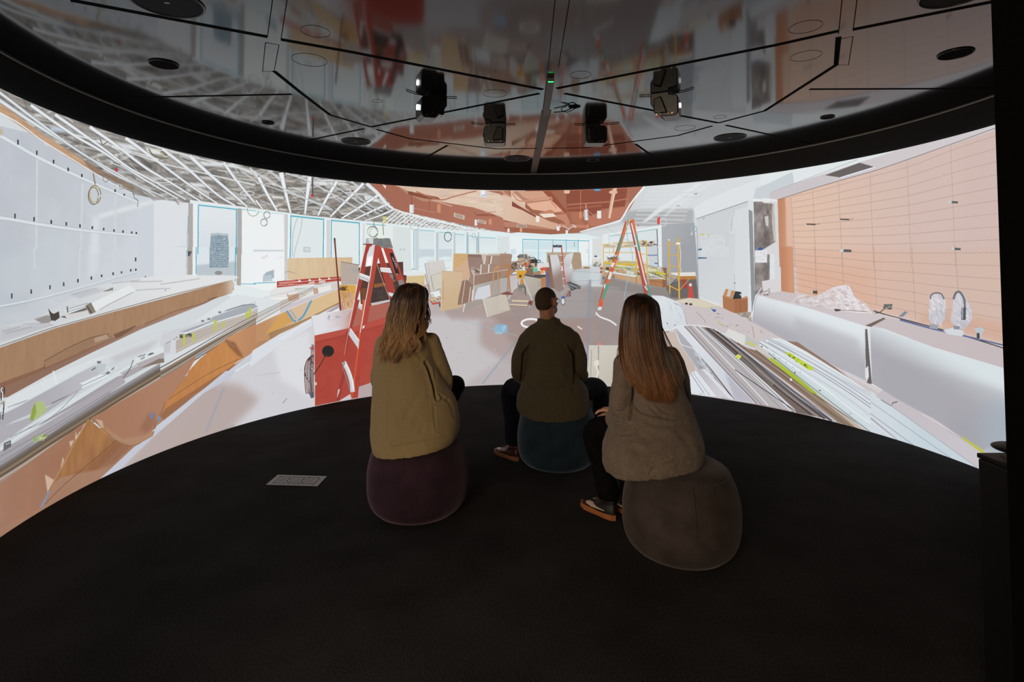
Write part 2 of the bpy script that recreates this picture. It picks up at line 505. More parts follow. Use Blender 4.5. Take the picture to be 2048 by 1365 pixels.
    for x0, x1 in ((400, 640), (670, 890), (915, 1120), (1140, 1325)):
        pg('C2', '%d,200 %d,205 %d,400 %d,395' % (x0, x1, x1, x0), 'd3e7ec', fe=2, al=.8)
        pg('C2', '%d,330 %d,332 %d,380 %d,378' % (x0, x1, x1, x0), 'e8f3f5', fe=2, al=.8)
        scatter('C2', '%d,210 %d,215 %d,470 %d,470' % (x0, x1, x1, x0), 6, ['b9d4dc', 'f4fbfb'], 2, 5, asp=2)
    ln('C2', '385,160 1515,190', 12, '5bb2c8')
    for x in (387, 655, 903, 1130, 1333, 1518):
        ln('C2', '%d,162 %d,640' % (x, x), 11 if x != 1518 else 9, '6cbccd')
    pg('C2', '1345,195 1505,195 1505,640 1345,640', 'f0f5f5')
    ln('C2', '1475,345 1510,345', 6, '7d9fb5')
    ln('C2', '1475,385 1510,385', 6, '7d9fb5')
    ln('C2', '1520,265 1565,265', 5, '8fb0bd')
    ln('C2', '1535,300 1535,335', 6, '5f7f95')
    ln('C2', '1268,205 1268,290', 16, '9db7bd', al=.8)
    ln('C2', '1268,225 1268,280', 5, '4d6066')
    pg('C2', '1580,170 1706,155 1706,640 1580,640', 'dde0e0')
    pg('C2', '1520,185 1580,180 1580,640 1520,640', 'f0f5f6')


def paint_floor():
    pg('F', '100,1300 470,690 640,640 880,560 1190,535 1500,560 1640,700 2100,1100 1000,1200', 'bcb0b2', 'a4938f', '500,800 1150,650', nz=(.03, 80, 40))
    pg('F', '860,575 960,600 1035,700 1030,800 860,800 830,700', 'cfcccf', al=.85, fe=22)
    pg('F', '380,730 640,640 660,820 300,960 300,860', 'd9dae0', al=.85, fe=20)
    pg('F', '200,980 400,760 480,770 520,800 470,850 300,970', 'b5a29c', al=.8, fe=20)
    pg('F', '545,690 620,660 628,800 560,760', 'e6e8ea', al=.7, fe=14)
    pg('F', '960,640 1180,640 1180,690 1020,730 960,690', 'a78f89', al=.6, fe=18)
    pg('F', '1090,570 1200,540 1350,560 1340,620 1100,640', 'a7a2a2', al=.8, fe=14)
    pg('F', '1030,700 1180,690 1180,790 900,790', 'bdb2b3', al=.8, fe=18)
    pg('C2', '1240,640 1706,600 1706,800 1400,960 1240,860', 'c6cdd0', fe=12, al=.9)
    pg('C2', '1210,700 1706,700 1706,900 1300,930 1210,800', 'c9d2d6', fe=16, al=.8)
    pg('C3', '0,700 160,700 140,960 0,980', 'd2d9dc', fe=6, al=.9)
    pg('F', '1180,586 1300,580 1420,590 1420,680 1200,680', '9c9190', al=.7, fe=16)
    ln('C3', '0,958 200,972 420,1005', 26, 'dde2e3', fe=3, al=.9)
    for st in ('1210,700 1706,735', '1260,880 1706,860', '1380,1050 1706,1060', '1100,1215 1660,1220'):
        ln('C2', st, 5, '8f898a', al=.7)
    ln('C2', '1545,840 1540,1300', 12, 'a0a4a8', al=.6, fe=1)
    for st, w, c in (('1180,560 1172,800', 4, '9097a5'), ('1120,630 1185,634', 3, 'a2a0ab'), ('1165,690 1300,690', 3, '9a98a0'), ('965,768 1030,685 1060,655', 3, '7f9fb5'), ('920,640 1035,672', 2, 'a9bcc9')):
        ln('F', st, w, c, al=.5)
    pg('F', '1176,560 1184,560 1180,700 1172,800 1166,800', '8d93a0', al=.28, fe=2)
    el('F', 1002, 658, 14, 9, '8fc0de', fe=3, al=.8)
    scatter('F', '988,650 1014,650 1014,668 988,668', 16, ['7fb6d8', 'b9d6e6'], 5, 12, asp=3, ang=-.5)
    el('F', 1062, 647, 19, 8.5, 'f4f4f4', ring=4)
    curve('C3', '75,1325 100,1365', 8, 'e6e6e6')
    curve('F', '1192,626 1200,634 1220,642 1233,651', 3.2, 'ececee')
    pg('F', '1154,652 1164,658 1156,654', 'ffffff')
    ln('F', '1155,653 1164,659', 2, 'f4f4f6')
    el('F', 1199, 689, 5, 2.3, 'd88a80', fe=1)
    scatter('F', '860,620 1200,600 1180,780 930,765', 80, ['9f9795', 'dcd8da', 'b3a39e'], 1.5, 5, al=.6, asp=2)
    scatter('F', '560,740 640,690 640,800 480,830', 14, ['a9a2a6', 'e4e2e6'], 2, 5, al=.5)
    # blue chalk lines left
    ln('F', '448,775 430,820 412,865', 6, '98a2b8', fe=2, al=.4)
    ln('F', '395,885 470,850', 2, 'a99ba0', al=.6)
    ln('F', '560,745 512,752', 2, 'c9c6cc', al=.8)
    pg('F', '575,668 610,650 600,660 590,672', 'b9d2d2', al=.8, fe=3)
    ln('B3', '207,808 242,770', 4, '76757b')
    # board with tape on the floor, right of the person in the middle
    pg('F', '1178,691 1250,691 1250,800 1174,800', 'd3cdc2', 'c6beb2', '1180,700 1240,780')
    ln('F', '1197,692 1197,800', 1.6, '8c857d')
    curve('F', '1197,722 1192,730 1196,745 1193,760 1196,772 1197,800', 4, 'e2ddd2')
    pg('F', '1189,722 1197,720 1198,731 1188,732', 'e8e2d6')
    ln('F', '1183,700 1180,790', 2, 'b3aca2')
    pg('F', '1172,722 1176,722 1175,790 1170,790', 'c8c9cb')


def paint_drum_ceiling():
    # brown recess in the middle of the ceiling
    rec = '890,262 960,258 2200,290 2150,630 1990,650 1850,630 1700,600 1500,560 1300,515 1150,482 1075,455 1030,400 960,330'
    pg('A2', rec, 'a96d5a', 'b57864', '1000,300 1900,600')
    pg('A3', '-60,260 1050,260 920,470 850,540 700,590 530,648 300,660 0,640 -60,620', 'a0664f', 'ab715c', '0,600 800,350')
    pg('A2', '1080,275 2100,290 2100,590 1990,555 1850,500 1700,450 1500,415 1300,370 1180,320', 'dcc0ab', 'e4ccb8', '1200,300 1800,450', nz=(.07, 60, 10))
    pg('A2', '1100,278 1180,320 1300,370 1480,412 1300,400 1180,345', 'b98d77')
    pg('A3', '-60,560 0,565 200,600 330,625 0,605 -60,600', 'bd8570')
    scatter('A2', '1200,300 1900,320 1980,500 1500,400', 18, ['c9ac98', 'e9d6c5', 'c9a893'], 3, 7, asp=4, seed=8, jit=.1)
    pg('A2', '1180,320 1420,370 1450,395 1320,380 1190,350', '8f5341')
    pg('A2', '1700,490 1850,505 1880,520 1720,515', '9c5e4b')
    curve('A2', '1250,325 1350,365 1450,390 1560,360 1720,320', 10, 'b7765f', 8)
    ln('A2', '1370,390 1530,440', 9, 'd9a896')
    ln('A2', '1355,370 1350,480', 5, '9c5c4c')
    ln('A2', '1230,455 1400,490', 6, 'c08977')
    ln('A2', '1710,500 1870,480', 5, 'c08977')
    ln('A2', '1215,320 1214,430', 3, '5e3a30')
    ln('A2', '1827,480 1827,540', 3, 'c37a55')
    for x, y, w, h, c in ((1215, 458, 17, 30, 'eceeee'), (1428, 455, 14, 32, 'd99272'), (1716, 566, 11, 22, 'ebebee'), (1828, 560, 11, 20, 'df9a73'), (1970, 628, 9, 14, 'f0efef'), (1777, 338, 24, 22, 'f0f3f8')):
        pg('A2', '%f,%f %f,%f %f,%f %f,%f' % (x - w, y - h, x + w, y - h, x + w, y + h, x - w, y + h), c)
        el('A2', x, y + h, w, w * .3, c)
        pg('A2', '%f,%f %f,%f %f,%f %f,%f' % (x + w * .4, y - h, x + w, y - h, x + w, y + h, x + w * .4, y + h), '9a8a88', al=.35)
    el('A2', 1777, 356, 22, 6, 'a9c8ec')
    for st in ('1545,490 1627,512 1625,545 1543,522', '1732,540 1795,555 1793,580 1730,565'):
        pg('A2', st, 'd9cfc2')
        P = pts_of('A2', st)
        c = P.mean(0)
        pg_pts(c + (P - c) * .8, 'b3a18f')
    pg('A2', '985,268 1015,280 1010,305', 'e8e4e0')
    # right half: ducts
    pg('A2', '1800,320 1990,318 1990,400 1900,345', 'b17560')
    ln('A2', '1915,320 1990,375', 12, 'd29b83')
    pg('A3', '0,322 270,320 420,470 430,500 250,470 160,460 20,340', 'bd8870')
    pg('A3', '-70,345 30,390 150,490 300,560 420,592 330,622 200,597 0,562 -70,545', 'e2c4ae', 'd9ab92', '-50,400 400,600')
    pg('A3', '45,325 240,322 300,385 170,400 90,370', 'd6a489')
    pg('A3', '110,420 300,395 420,470 330,490 160,465', 'e8b79c')
    pg('A3', '240,322 300,322 430,480 420,500 300,385', '9a5540')
    pg('A3', '210,500 320,495 350,520 250,530', 'f3e2d6')
    pg('A3', '205,495 300,465 345,490 320,497', 'c98a70')
    pg('A3', '0,400 60,440 200,520 190,530 80,470 0,440', '8a4d3c')
    curve('A3', '0,335 70,400 290,370 310,410 350,455', 12, 'd3987d', 9)
    pg('A3', '345,505 420,500 455,570 430,585 390,550 340,530', 'c98b72')
    pg('A3', '460,485 540,482 545,560 580,600 470,565', 'b5745c')
    pg('A3', '380,575 600,590 600,610 390,605', 'c4886f')
    pg('A3', '420,320 900,300 880,440 700,460 620,520 560,480 430,480', '8f4f3e', al=.9)
    pg('A3', '600,520 720,470 880,445 900,400 930,420 850,530 700,590 620,600 590,560', 'c27f69', fe=3, al=.8)
    ln('A3', '430,428 760,405 910,380', 10, 'bb7a62')
    ln('A3', '430,460 700,435', 16, 'a5634d', fe=1)
    pg('A3', '785,300 822,298 800,370 768,535 750,535 760,440', 'dcae95')
    ln('A3', '805,300 760,530', 8, 'f3d8c6')
    el('A3', 790, 330, 34, 14, 'e3bfa8')
    ln('A3', '535,318 535,490', 4, 'd58a60')
    pg('A3', '524,485 546,485 544,535 525,535', 'e0936c')
    ln('A3', '577,420 577,460', 4, 'd9d9d9')
    pg('A3', '562,470 592,462 598,540 588,552 565,545 558,510', 'e3e0dd')
    ln('A3', '565,480 565,540', 4, '6c625e')
    ln('A3', '590,475 592,540', 4, '8a7f79')
    ln('A3', '600,480 680,550', 6, 'b9866f')
    for x, y, w, h, c in ((680, 503, 16, 28, 'eef2ee'), (200, 538, 14, 22, 'f3ece6'), (360, 610, 11, 18, 'f1eeee'), (428, 640, 9, 14, 'f1eeee'), (70, 625, 9, 14, 'e8a888'), (591, 598, 8, 16, 'd98a6e'), (428, 325, 22, 10, 'e8bfa3')):
        pg('A3', '%f,%f %f,%f %f,%f %f,%f' % (x - w, y - h, x + w, y - h, x + w, y + h, x - w, y + h), c)
        el('A3', x, y + h, w, w * .3, c)
    el('A3', 665, 312, 28, 8, '5ea9d8')
    pg('A3', '37,583 115,585 115,605 37,603', 'c9bfb0')
    pg('A3', '45,588 108,590 108,600 45,598', '8d7d6e')
    ln('A3', '360,560 362,600', 3, '7c4a3c')
    for st in ('395,590 450,625', '440,615 500,590', '470,580 500,610'):
        ln('A3', st, 6, 'e6dcda')
    # white ceiling on the right of the recess
    pg('A3', '1040,255 2050,120 2050,470 1840,400 1640,460 1420,460 1420,580 1130,600 700,680 530,648 700,588 850,545 920,460 960,390', 'cfd2d4', 'dde1e4', '700,640 1300,300')
    pg('A3', '900,480 1000,470 1420,460 1420,580 1130,600 960,600 850,560', 'a9a9ab', fe=8, al=.75)
    pg('A3', '705,655 1130,590 1135,600 760,670 705,700', 'e6ebec')
    pg('A3', '530,648 860,590 900,590 1100,600 760,655 705,690', 'd9dfe1', fe=2)
    for i in range(9):
        y = 318 + i * 30
        ln('A3', '%f,%f %f,%f' % (1060 - i * 16, y + 8, 1420 - i * 10, y - 2 + i * 3), 9, 'e2e5e6', al=.6, fe=1)
    pg('A3', '1440,265 1490,262 1180,470 1050,560 1010,570 1120,470', 'e9ecee', al=.85, fe=3)
    pg('A3', '1560,240 1600,240 1330,420 1200,520 1180,515 1300,400', 'e6e9eb', al=.5, fe=3)
    ln('A3', '1420,345 1445,342', 5, '5c5c5c')
    ln('A3', '1282,437 1308,437', 4, '6a6a6a')
    el('A3', 1400, 350, 80, 22, 'b9bcbe', ring=3, al=.6)
    curve('A3', '1035,285 980,350 920,430 860,530 820,562 700,592 530,640', 16, 'f1f4f8', 8)
    el('A3', 985, 590, 5, 5, 'a03040')


def paint_mid():
    # plywood sheet
    pg('A2', '247,845 752,838 752,1030 247,1012', 'e0c7a5', 'd9bd99', '250,850 700,1000', nz=(.03, 10, 60))
    curve('C4', '190,490 230,478 280,485 330,505', 5, '6b6b6f', al=.8)
    curve('C4', '190,490 150,560 190,640', 3, 'c9ccd0', al=.6)
    # red stack
    pg('C4', '90,605 500,570 880,545 925,550 925,600 500,660 90,690', 'b3473d')
    for st in ('120,640 500,600 920,565', '100,660 500,640 900,600', '110,625 370,605'):
        ln('C4', st, 9, 'e6c8c0', al=.9)
    pg('C4', '210,600 330,590 310,640 240,650', 'd77f70', al=.8)
    for x, y in ((385, 600), (517, 590), (648, 580), (770, 572)):
        pg('C4', '%f,%f %f,%f %f,%f' % (x - 18, y + 14, x - 8, y - 22, x + 26, y + 8), 'f0efec')
    pg('C4', '500,618 580,600 580,625 500,635', 'd3c5b8')
    pg('C4', '635,598 720,590 720,625 635,632', 'd8cabf')
    pg('C4', '60,690 500,645 580,640 560,720 200,770 0,800 0,730', 'e9e8e6')
    pg('C4', '320,700 520,682 480,710 330,740', 'a8bf8a')
    # long bench with white boxes, left of centre
    pg('C4', '-190,850 0,790 250,730 880,610 890,700 500,850 0,1075 -190,1140', 'dadadf')
    pg('C4', '-190,862 0,800 210,765 235,830 235,905 0,980 -190,1040', 'e9e9e4')
    pg('C4', '-190,880 0,825 210,812 235,815 0,890 -190,958', 'f6f6f4')
    pg('C4', '-190,950 0,880 235,830 235,905 0,980 -190,1045', 'dcdacf')
    ln('C4', '85,850 70,950', 14, 'cfd86a', al=.8)
    pg('C4', '215,760 340,740 375,770 375,840 245,868', 'cfa78e')
    pg('C4', '215,760 340,738 380,755 250,785', 'ecebe8')
    pg('C4', '375,745 560,700 570,775 378,835', 'e8e8e2')
    ln('C4', '375,745 460,790', 4, '8a8a8a')
    pg('C4', '560,695 620,690 632,760 572,775', 'c9a793')
    pg('C4', '620,690 790,650 800,715 632,760', 'eeede8')
    pg('C4', '790,640 870,615 876,690 800,712', 'd9d4cb')
    curve('C4', '590,648 670,645 690,670', 8, 'e2e2e0')
    curve('C4', '590,652 670,650 688,672', 3, '8f8f8f')
    pg('C4', '-190,1065 0,985 240,905 640,770 890,690 900,705 530,850 0,1080 -190,1165', 'cfcad0')


def paint_left_bench():
    # floor between the benches
    pg('F', '-900,1300 -200,830 0,800 300,700 470,590 560,600 560,690 300,850 0,1000', 'cdd2d7', 'e2e8ea', '50,800 480,600')
    pg('B1', '0,1160 800,780 1240,640 1240,720 700,920 100,1200', 'd9dcdf', fe=3)
    pg('B1', '850,840 1240,700 1160,780 900,880', 'c3bfc2', al=.6, fe=6)
    pg('B1', '1260,640 1560,560 1997,400 1997,560 1270,830 1250,740', 'd3d4d9')
    # back bench top
    pg('B1', '-900,900 0,600 260,545 640,330 880,255 1080,220 1200,205 1840,205 1866,215 1800,240 1400,330 900,470 400,590 0,745 -900,1100', 'd3d6d9', 'e6e8e9', '200,600 1500,230')
    pg('B1', '0,610 370,575 440,600 0,720', 'bdbdc4', fe=4, al=.7)
    for st in ('180,580 330,575', '270,540 380,510', '1060,315 1330,300', '1020,250 1270,245', '1250,270 1560,225', '20,640 160,600', '870,262 1090,235', '560,350 760,300', '40,655 250,600', '380,580 440,600'):
        ln('B1', st, 6, '8f8b90', al=.55, fe=1)
    pg('B1', '540,350 700,310 830,300 780,330 620,380', 'b9bdc4', al=.6, fe=3)
    pg('B1', '800,325 880,293 885,315 830,325', '8f8a86')
    el('B1', 1134, 210, 4, 5, '2a2a2a')
    el('B1', 1290, 316, 5, 3, '4a4a4a')
    pg('B1', '500,470 690,420 700,450 520,520', 'dbe0e3')
    ln('B1', '515,465 690,415', 5, '9b9ea2')
    ln('B1', '520,485 690,435', 4, '9b9ea2')
    pg('B1', '270,545 350,515 470,510 380,570 330,575', '9c9794')
    pg('B1', '375,455 400,490 420,500 440,490 460,480 465,530 430,555 400,550', '4b4540')
    pg('B1', '470,525 670,450 700,460 520,535', '76706d')
    ln('B1', '525,440 528,490', 9, '6a6560')
    pg('B1', '500,510 690,470 700,495 520,535', 'd9d6d4')
    pg('B1', '705,420 1010,275 1055,310 1040,335 850,425 770,470 740,480', 'e9edee')
    pg('B1', '665,435 710,410 748,485 700,505', '8a8175')
    ln('B1', '680,440 715,495', 10, '5a5148')
    ln('B1', '775,468 850,425 1040,330', 4, '8f8f8f')
    # back bench front in brown
    pg('B1', '-900,1120 0,765 440,610 900,480 1300,375 1810,235 1826,310 1770,350 1560,420 1100,600 600,830 200,1000 0,1080 -900,1500', 'a78467', 'ab8668', '200,900 1500,350', nz=(.03, 14, 60))
    pg('B1', '1740,255 1815,235 1830,270 1810,340 1765,350 1690,365', 'd3c3b4', 'b08e74', '1820,290 1730,300', fe=2)
    pg('B1', '0,1040 300,930 600,800 880,690 1100,590 1560,420 1700,370 1600,420 1100,620 700,810 420,950 60,1150 0,1160', '8a6451', 'a27e6c', '300,960 1500,420', al=.9)
    pg('B1', '340,870 520,770 700,690 840,655 880,680 860,700 700,750 600,810 400,900 348,920', 'a07d64', '9b7a62', '400,850 850,680')
    curve('B1', '342,870 520,772 700,690 850,655', 5, '6b4f40')
    ln('B1', '345,890 348,925', 4, '5f4638')
    pg('B1', '735,690 830,658 850,690 740,725', 'c3ab94', al=.7, fe=2)
    pg('B1', '885,660 1060,590 1060,600 940,680 900,690', '7d5f4c')
    curve('B1', '0,750 150,700 400,612 700,528 900,470 1300,362 1810,236', 5, '5d4a3c', al=.7)
    curve('B1', '-900,1090 0,742 400,600 900,462 1400,330 1815,232', 8, 'dfe3dc')
    curve('B1', '1620,385 1700,368 1640,390 1560,425 1350,485 1130,580', 5, '6d5343', al=.8)
    # white band, pipe
    pg('B2', '-900,700 0,300 400,120 640,0 800,-80 860,-60 500,130 0,410 -900,850', 'dde3e6', al=.8)
    pg('B1', '60,1160 360,1010 700,860 900,800 560,980 100,1250 0,1310 0,1230', 'dfe4e6')
    curve('B1', '60,1230 250,1160 420,1090', 5, '6b6f77', al=.8)
    ln('B1', '415,945 445,1060', 12, 'e8ecee')
    # grey boards and rails
    pg('B1', '-900,1750 0,1290 720,905 740,905 825,890 825,930 620,1090 400,1210 100,1340 -900,1900', 'b1afb6', 'c2c2c9', '200,1200 800,920')
    curve('B1', '-900,1700 0,1290 300,1130 720,905 1240,660 1660,545', 8, 'd8e0e4')
    curve('B1', '400,1200 620,1095', 5, '5f5a5c')
    pg('B1', '250,1250 290,1180 340,1190 365,1245 330,1260 290,1290 240,1360 220,1340', 'b9c988')
    pg('B1', '260,1260 285,1190 300,1190 275,1330 240,1345', '98ab55')
    pg('B1', '310,1190 365,1245 340,1270', 'a4b565')
    # long white profile
    pg('B1', '200,1400 640,1150 1000,940 1240,830 1280,830 1280,860 1120,930 800,1100 320,1365', 'a5a1a6', 'b0abae', '400,1300 1200,870')
    pg('B1', '150,1420 620,1130 1000,905 1240,780 1280,790 1000,930 640,1145 260,1370', 'dde5e8')
    curve('B1', '260,1370 640,1148 1000,932 1275,800', 4, '8a8b90')
    pg('B1', '620,1045 740,990 830,960 850,985 640,1080', 'e6ecee')
    pg('B1', '620,1045 640,1050 640,1100 620,1090', 'b9c0c4')
    ln('B1', '640,1062 860,960', 4, '7b7f84')
    pg('B1', '1050,850 1250,755 1278,758 1278,800 1060,890', 'e0e5e8')
    pg('B1', '1060,890 1278,800 1280,870 1100,930', 'b6b0b2')
    pg('B1', '1080,930 1240,850 1280,850 1282,878 1180,900', '88796e')
    scatter('B1', '760,990 900,900 910,920 800,990', 14, ['55585c', 'eef2f4', '8a8e94'], 5, 12, asp=3, ang=-.5)
    scatter('B1', '1060,840 1200,790 1210,805 1070,865', 10, ['55585c', 'eef2f4', '8a8e94'], 5, 12, asp=3, ang=-.5)
    pg('B1', '755,885 820,890 825,930 760,960', 'c3ccd1', al=.9)
    pg('B1', '757,868 790,870 785,885 760,888', '77747a')
    ln('B1', '715,940 745,920', 8, '5f6670')
    curve('B1', '1040,860 1000,950 880,1090 790,1180', 6, '6b6864')
    # stacked boards held by green tape, grey boards behind them
    pg('B1', '1640,560 1665,515 1720,505 1760,470 1900,425 1985,425 2010,440 2010,480 1720,570 1500,640 1400,640', 'aab1b8')
    curve('B1', '1660,520 1800,470 1990,410', 7, 'dfe5e9')
    curve('B1', '1770,475 1850,450 1950,425 1985,430', 6, '7f868e')
    pg('B1', '1280,740 1660,545 1690,560 1400,690 1370,700 1335,710 1335,790 1280,800', 'c8ccd2')
    curve('B1', '1290,735 1450,650 1660,548', 5, '8f959c')
    curve('B1', '1370,690 1500,630 1700,560 1900,500 2010,450', 9, 'e9edef')
    pg('B1', '1365,710 1500,640 1700,570 1900,505 2010,465 2010,540 1720,640 1500,745 1370,810', 'c3b9b0', 'ccc4bb', '1400,750 1900,520')
    for o in (0, 22, 44):
        curve('B1', '1372,%d 1500,%d 1700,%d 2010,%d' % (728 + o, 662 + o, 590 + o * .8, 482 + o * .6), 3, '93877e', al=.8)
    pg('B1', '1335,705 1372,700 1372,815 1340,815 1325,800', 'd9dbde')
    pg('B1', '1400,660 1500,655 1495,680 1400,690', '7c7672')
    scatter('B1', '1375,680 1510,650 1510,670 1380,700', 16, ['3f3d3c', 'dcd8d2', '6b6662'], 4, 10, asp=2)
    for x, y, h in ((1437, 708, 90), (1507, 688, 70), (1680, 592, 88), (1745, 585, 40), (1950, 492, 80), (1925, 515, 50)):
        pg('B1', '%d,%d %d,%d %d,%d %d,%d' % (x - 12, y - h / 2, x + 12, y - h / 2 - 4, x + 8, y + h / 2 - 6, x - 12, y + h / 2), 'c3c95a', al=.9)
    for x, y in ((1715, 488), (1582, 556), (1630, 540)):
        pg('B1', '%d,%d %d,%d %d,%d %d,%d' % (x - 12, y - 8, x + 12, y - 8, x + 12, y + 8, x - 12, y + 8), '8b8f96')
    # bands below
    pg('B1', '450,1400 860,1160 1280,930 1700,690 1997,530 1997,600 1500,870 1000,1150 560,1400', '85776a', '8d8074', '600,1350 1800,650')
    for o, c in ((0, '6f655e'), (26, '9a8870'), (48, '6b5d4f'), (70, 'b5a79c'), (92, 'c9bdb4'), (108, '8a6f5c')):
        curve('B1', '%f,1365 860,%f 1280,%f 1700,%f 1997,%f 2450,%f' % (440 + o * 1.3, 1130 + o, 905 + o, 665 + o * .75, 505 + o * .6, 285 + o * .25), 13, c, 2)
    for o, c in ((0, '9b979b'), (26, '857f7f'), (46, '716761'), (66, '6b5d4f'), (84, '8a7a66'), (106, '6b5a4b'), (128, 'b5a79c'), (148, 'a08c7e')):
        curve('B2', '-900,%f 0,%f 370,%f 640,%f 900,%f 1250,%f' % (1230 + o, 690 + o, 450 + o, 290 + o * .9, 130 + o * .85, -80 + o * .8), 22, c, 18)
    # more grey rails in lower left
    pg('B2', '-900,900 0,410 240,330 620,110 620,120 0,540 -900,1050', 'b3b1b8')
    pg('B2', '-900,1100 0,590 400,330 900,20 960,0 900,-20 0,570 -900,1060', 'dbe3e7')
    pg('B2', '-900,1150 0,600 420,345 960,20 980,60 380,470 0,700 -900,1260', 'a9a6ac', 'b0acb1', '0,620 800,200')
    curve('B2', '-900,1180 0,640 420,400 860,130', 4, '6b6a70', al=.7)
    curve('B2', '-900,1220 0,690 380,450 860,150', 9, '75707a', al=.5)
    curve('B2', '75,490 400,330 610,130', 3, '6b6468')
    pg('B2', '240,350 285,205 300,205 345,230 365,275 320,320 290,345', 'b3c284')
    pg('B2', '250,270 275,215 285,290 260,355 232,360', '93a750')
    pg('B2', '250,500 330,460 370,490 320,515 260,530', 'a9b886', al=.9)
    scatter('B2', '255,480 370,455 370,500 270,520', 14, ['86994c', 'dfe6b0', '6f8038'], 4, 9, asp=3, ang=-.3)
    pg('B2', '30,535 85,510 88,560 25,600', '6f6c70')
    ln('B2', '45,545 80,530', 5, 'c9cdd0')
    curve('B2', '20,350 30,230 10,190 20,100 35,110 30,160', 9, '3f4146')
    curve('B2', '15,230 20,150 10,120 22,98', 8, 'e9ebec')
    ln('B2', '5,225 40,215', 12, 'a89a86')
    ln('B2', '8,290 0,350', 6, '3c6c74')
    # covered front bench face
    pg('F', '-900,1600 -400,1250 0,975 180,870 300,795 460,700 560,655 640,610 700,596 700,604 640,620 518,700 436,745 333,842 240,925 200,960 0,1080 -900,1700', 'a77f68', 'b58a68', '100,950 560,680', nz=(.02, 60, 60))
    pg('C4', '-200,1180 0,1085 240,975 530,852 900,700 905,880 540,1080 320,1200 0,1365 -200,1400', 'c4946c', 'dfc195', '-100,1250 420,980')
    pg('C4', '120,1060 220,990 300,1070 290,1130 20,1265 -60,1290', 'd8a55f', fe=3)
    pg('C4', '210,985 350,1130 400,1120 540,850 330,930', 'dcbf9f')
    pg('C4', '-20,1280 330,1150 540,1060 900,880 900,900 540,1085 320,1200 0,1365', 'a5805c', al=.8)
    curve('C4', '0,1285 300,1165 540,1060 890,880', 5, '8a6644', al=.6)
    # blue tape V
    curve('C4', '215,985 260,1050 300,1110 340,1130', 26, '6fa0c8')
    curve('C4', '260,970 310,1040 340,1090', 12, '7fa9cc')
    curve('C4', '540,850 490,950 430,1060 365,1115', 26, '6da2cc')
    curve('B1', '540,845 300,950 -20,1075', 5, 'a07a55', al=.0)
    curve('C4', '0,1080 240,972 530,850 900,698', 6, 'efe9e4')
    # lower orange panel and brown paper
    pg('B2', '1390,80 1500,0 1830,-120 1830,-20 1600,110 1250,300 1290,210', 'bf8350')
    pg('B1', '1420,1080 1470,950 1560,850 1760,700 1900,840 1700,980 1300,1240 1290,1190', 'c08350', 'c98c55', '1400,1100 1800,800', nz=(.03, 10, 50))
    pg('B1', '1760,690 1997,575 1997,790 1900,845 1860,790', 'c9946a', 'c08c66', '1800,700 1990,700')
    pg('B1', '1750,700 1830,720 1905,845 1860,830 1790,760', '8b5c40', fe=4, al=.8)
    pg('B1', '1480,860 1530,830 1460,960 1330,1150 1290,1200 1420,960', 'a97b5f', fe=3)
    curve('B1', '1530,835 1460,965', 4, 'd9b597')
    curve('B1', '1320,1165 1620,970 1880,845', 4, '7b4f33', al=.8)
    pg('B1', '1250,1300 1290,1240 1900,850 1997,800 1997,830 1700,1010 1280,1330', '9b6a4c', al=.8)
    pg('B1', '1560,800 1572,803 1575,830 1560,845 1553,830', '7aa0c3')
    # paper flap
    pg('B2', '705,340 850,262 1060,140 1280,15 1450,-85 1530,-135 1460,-10 1390,80 1330,170 1290,210 1270,290 1215,370 1195,480 1100,530 1020,560 960,545 800,420', 'a97c62', 'b0836a', '800,300 1300,0')
    pg('B2', '800,400 960,500 1100,480 1190,440 1195,480 1100,530 1020,560 960,545 880,500', 'b48d72', al=.8, fe=3)
    pg('B2', '1090,420 1160,300 1210,310 1200,400 1140,460', '8d5f4a', fe=8, al=.5)
    curve('B2', '705,340 790,410 900,510 1000,556 1090,535 1185,485 1215,375 1255,300 1290,215', 4, '7d5947')
    pg('B2', '745,345 800,360 810,420 790,410', 'd9bda5', al=.7)
    pg('B2', '690,345 880,505 960,545 760,740 480,800 400,860 440,740 580,520', 'a8764b', 'a0714e', '600,500 700,750', nz=(.05, 12, 60))
    pg('B2', '770,400 850,440 800,560 780,620 750,540', 'bd8a55', fe=8, al=.5)
    curve('B2', '910,510 700,690 500,860 350,1010', 4, '6f4a35')
    pg('B2', '910,520 1030,560 880,700 760,740 640,760', '8f6148', fe=5, al=.6)
    pg('B2', '690,350 670,360 600,480 590,510 480,700 465,745 400,880 365,960 320,1040 -400,1400 -900,1450 -900,1230 0,850', 'a57b65', 'a4775f', '0,900 500,600', nz=(.02, 60, 60))
    for st in ('590,440 605,490 585,510', '490,640 500,670 470,740', '350,780 420,820 370,920', '540,520 580,510 550,570'):
        pg('B2', st, 'dcc5ae', al=.8, fe=1)
    curve('B2', '690,350 600,500 470,745 375,900', 3, 'd9c0a8', al=.8)
    curve('B2', '385,905 355,970 318,1035', 16, '8791a8', 20)
    el('B2', 1182, 320, 11, 28, '6f86b8')
    pg('B2', '1235,325 1252,320 1240,370 1222,360', '7f93b5')
    # white cove at the foot
    pg('B2', '1840,-30 1800,20 1580,150 1400,310 1180,500 960,715 900,760 780,812 900,700 1050,560 1190,480 1220,400 1500,180 1640,70 1760,-30', 'c9ccd8')
    pg('B1', '2020,760 2020,830 1700,1020 1260,1400 1180,1420 1300,1320 1600,1090 1800,930', 'ced2dc')
    pg('F', '505,702 560,668 640,632 645,640 560,690 500,735', 'dfe3ea')
    pg('C4', '90,1365 300,1230 540,1090 900,900 905,930 540,1120 330,1250 180,1365', 'e6e8ee')
    pg('C4', '720,1010 900,900 900,950 800,1000', 'b3aab0')
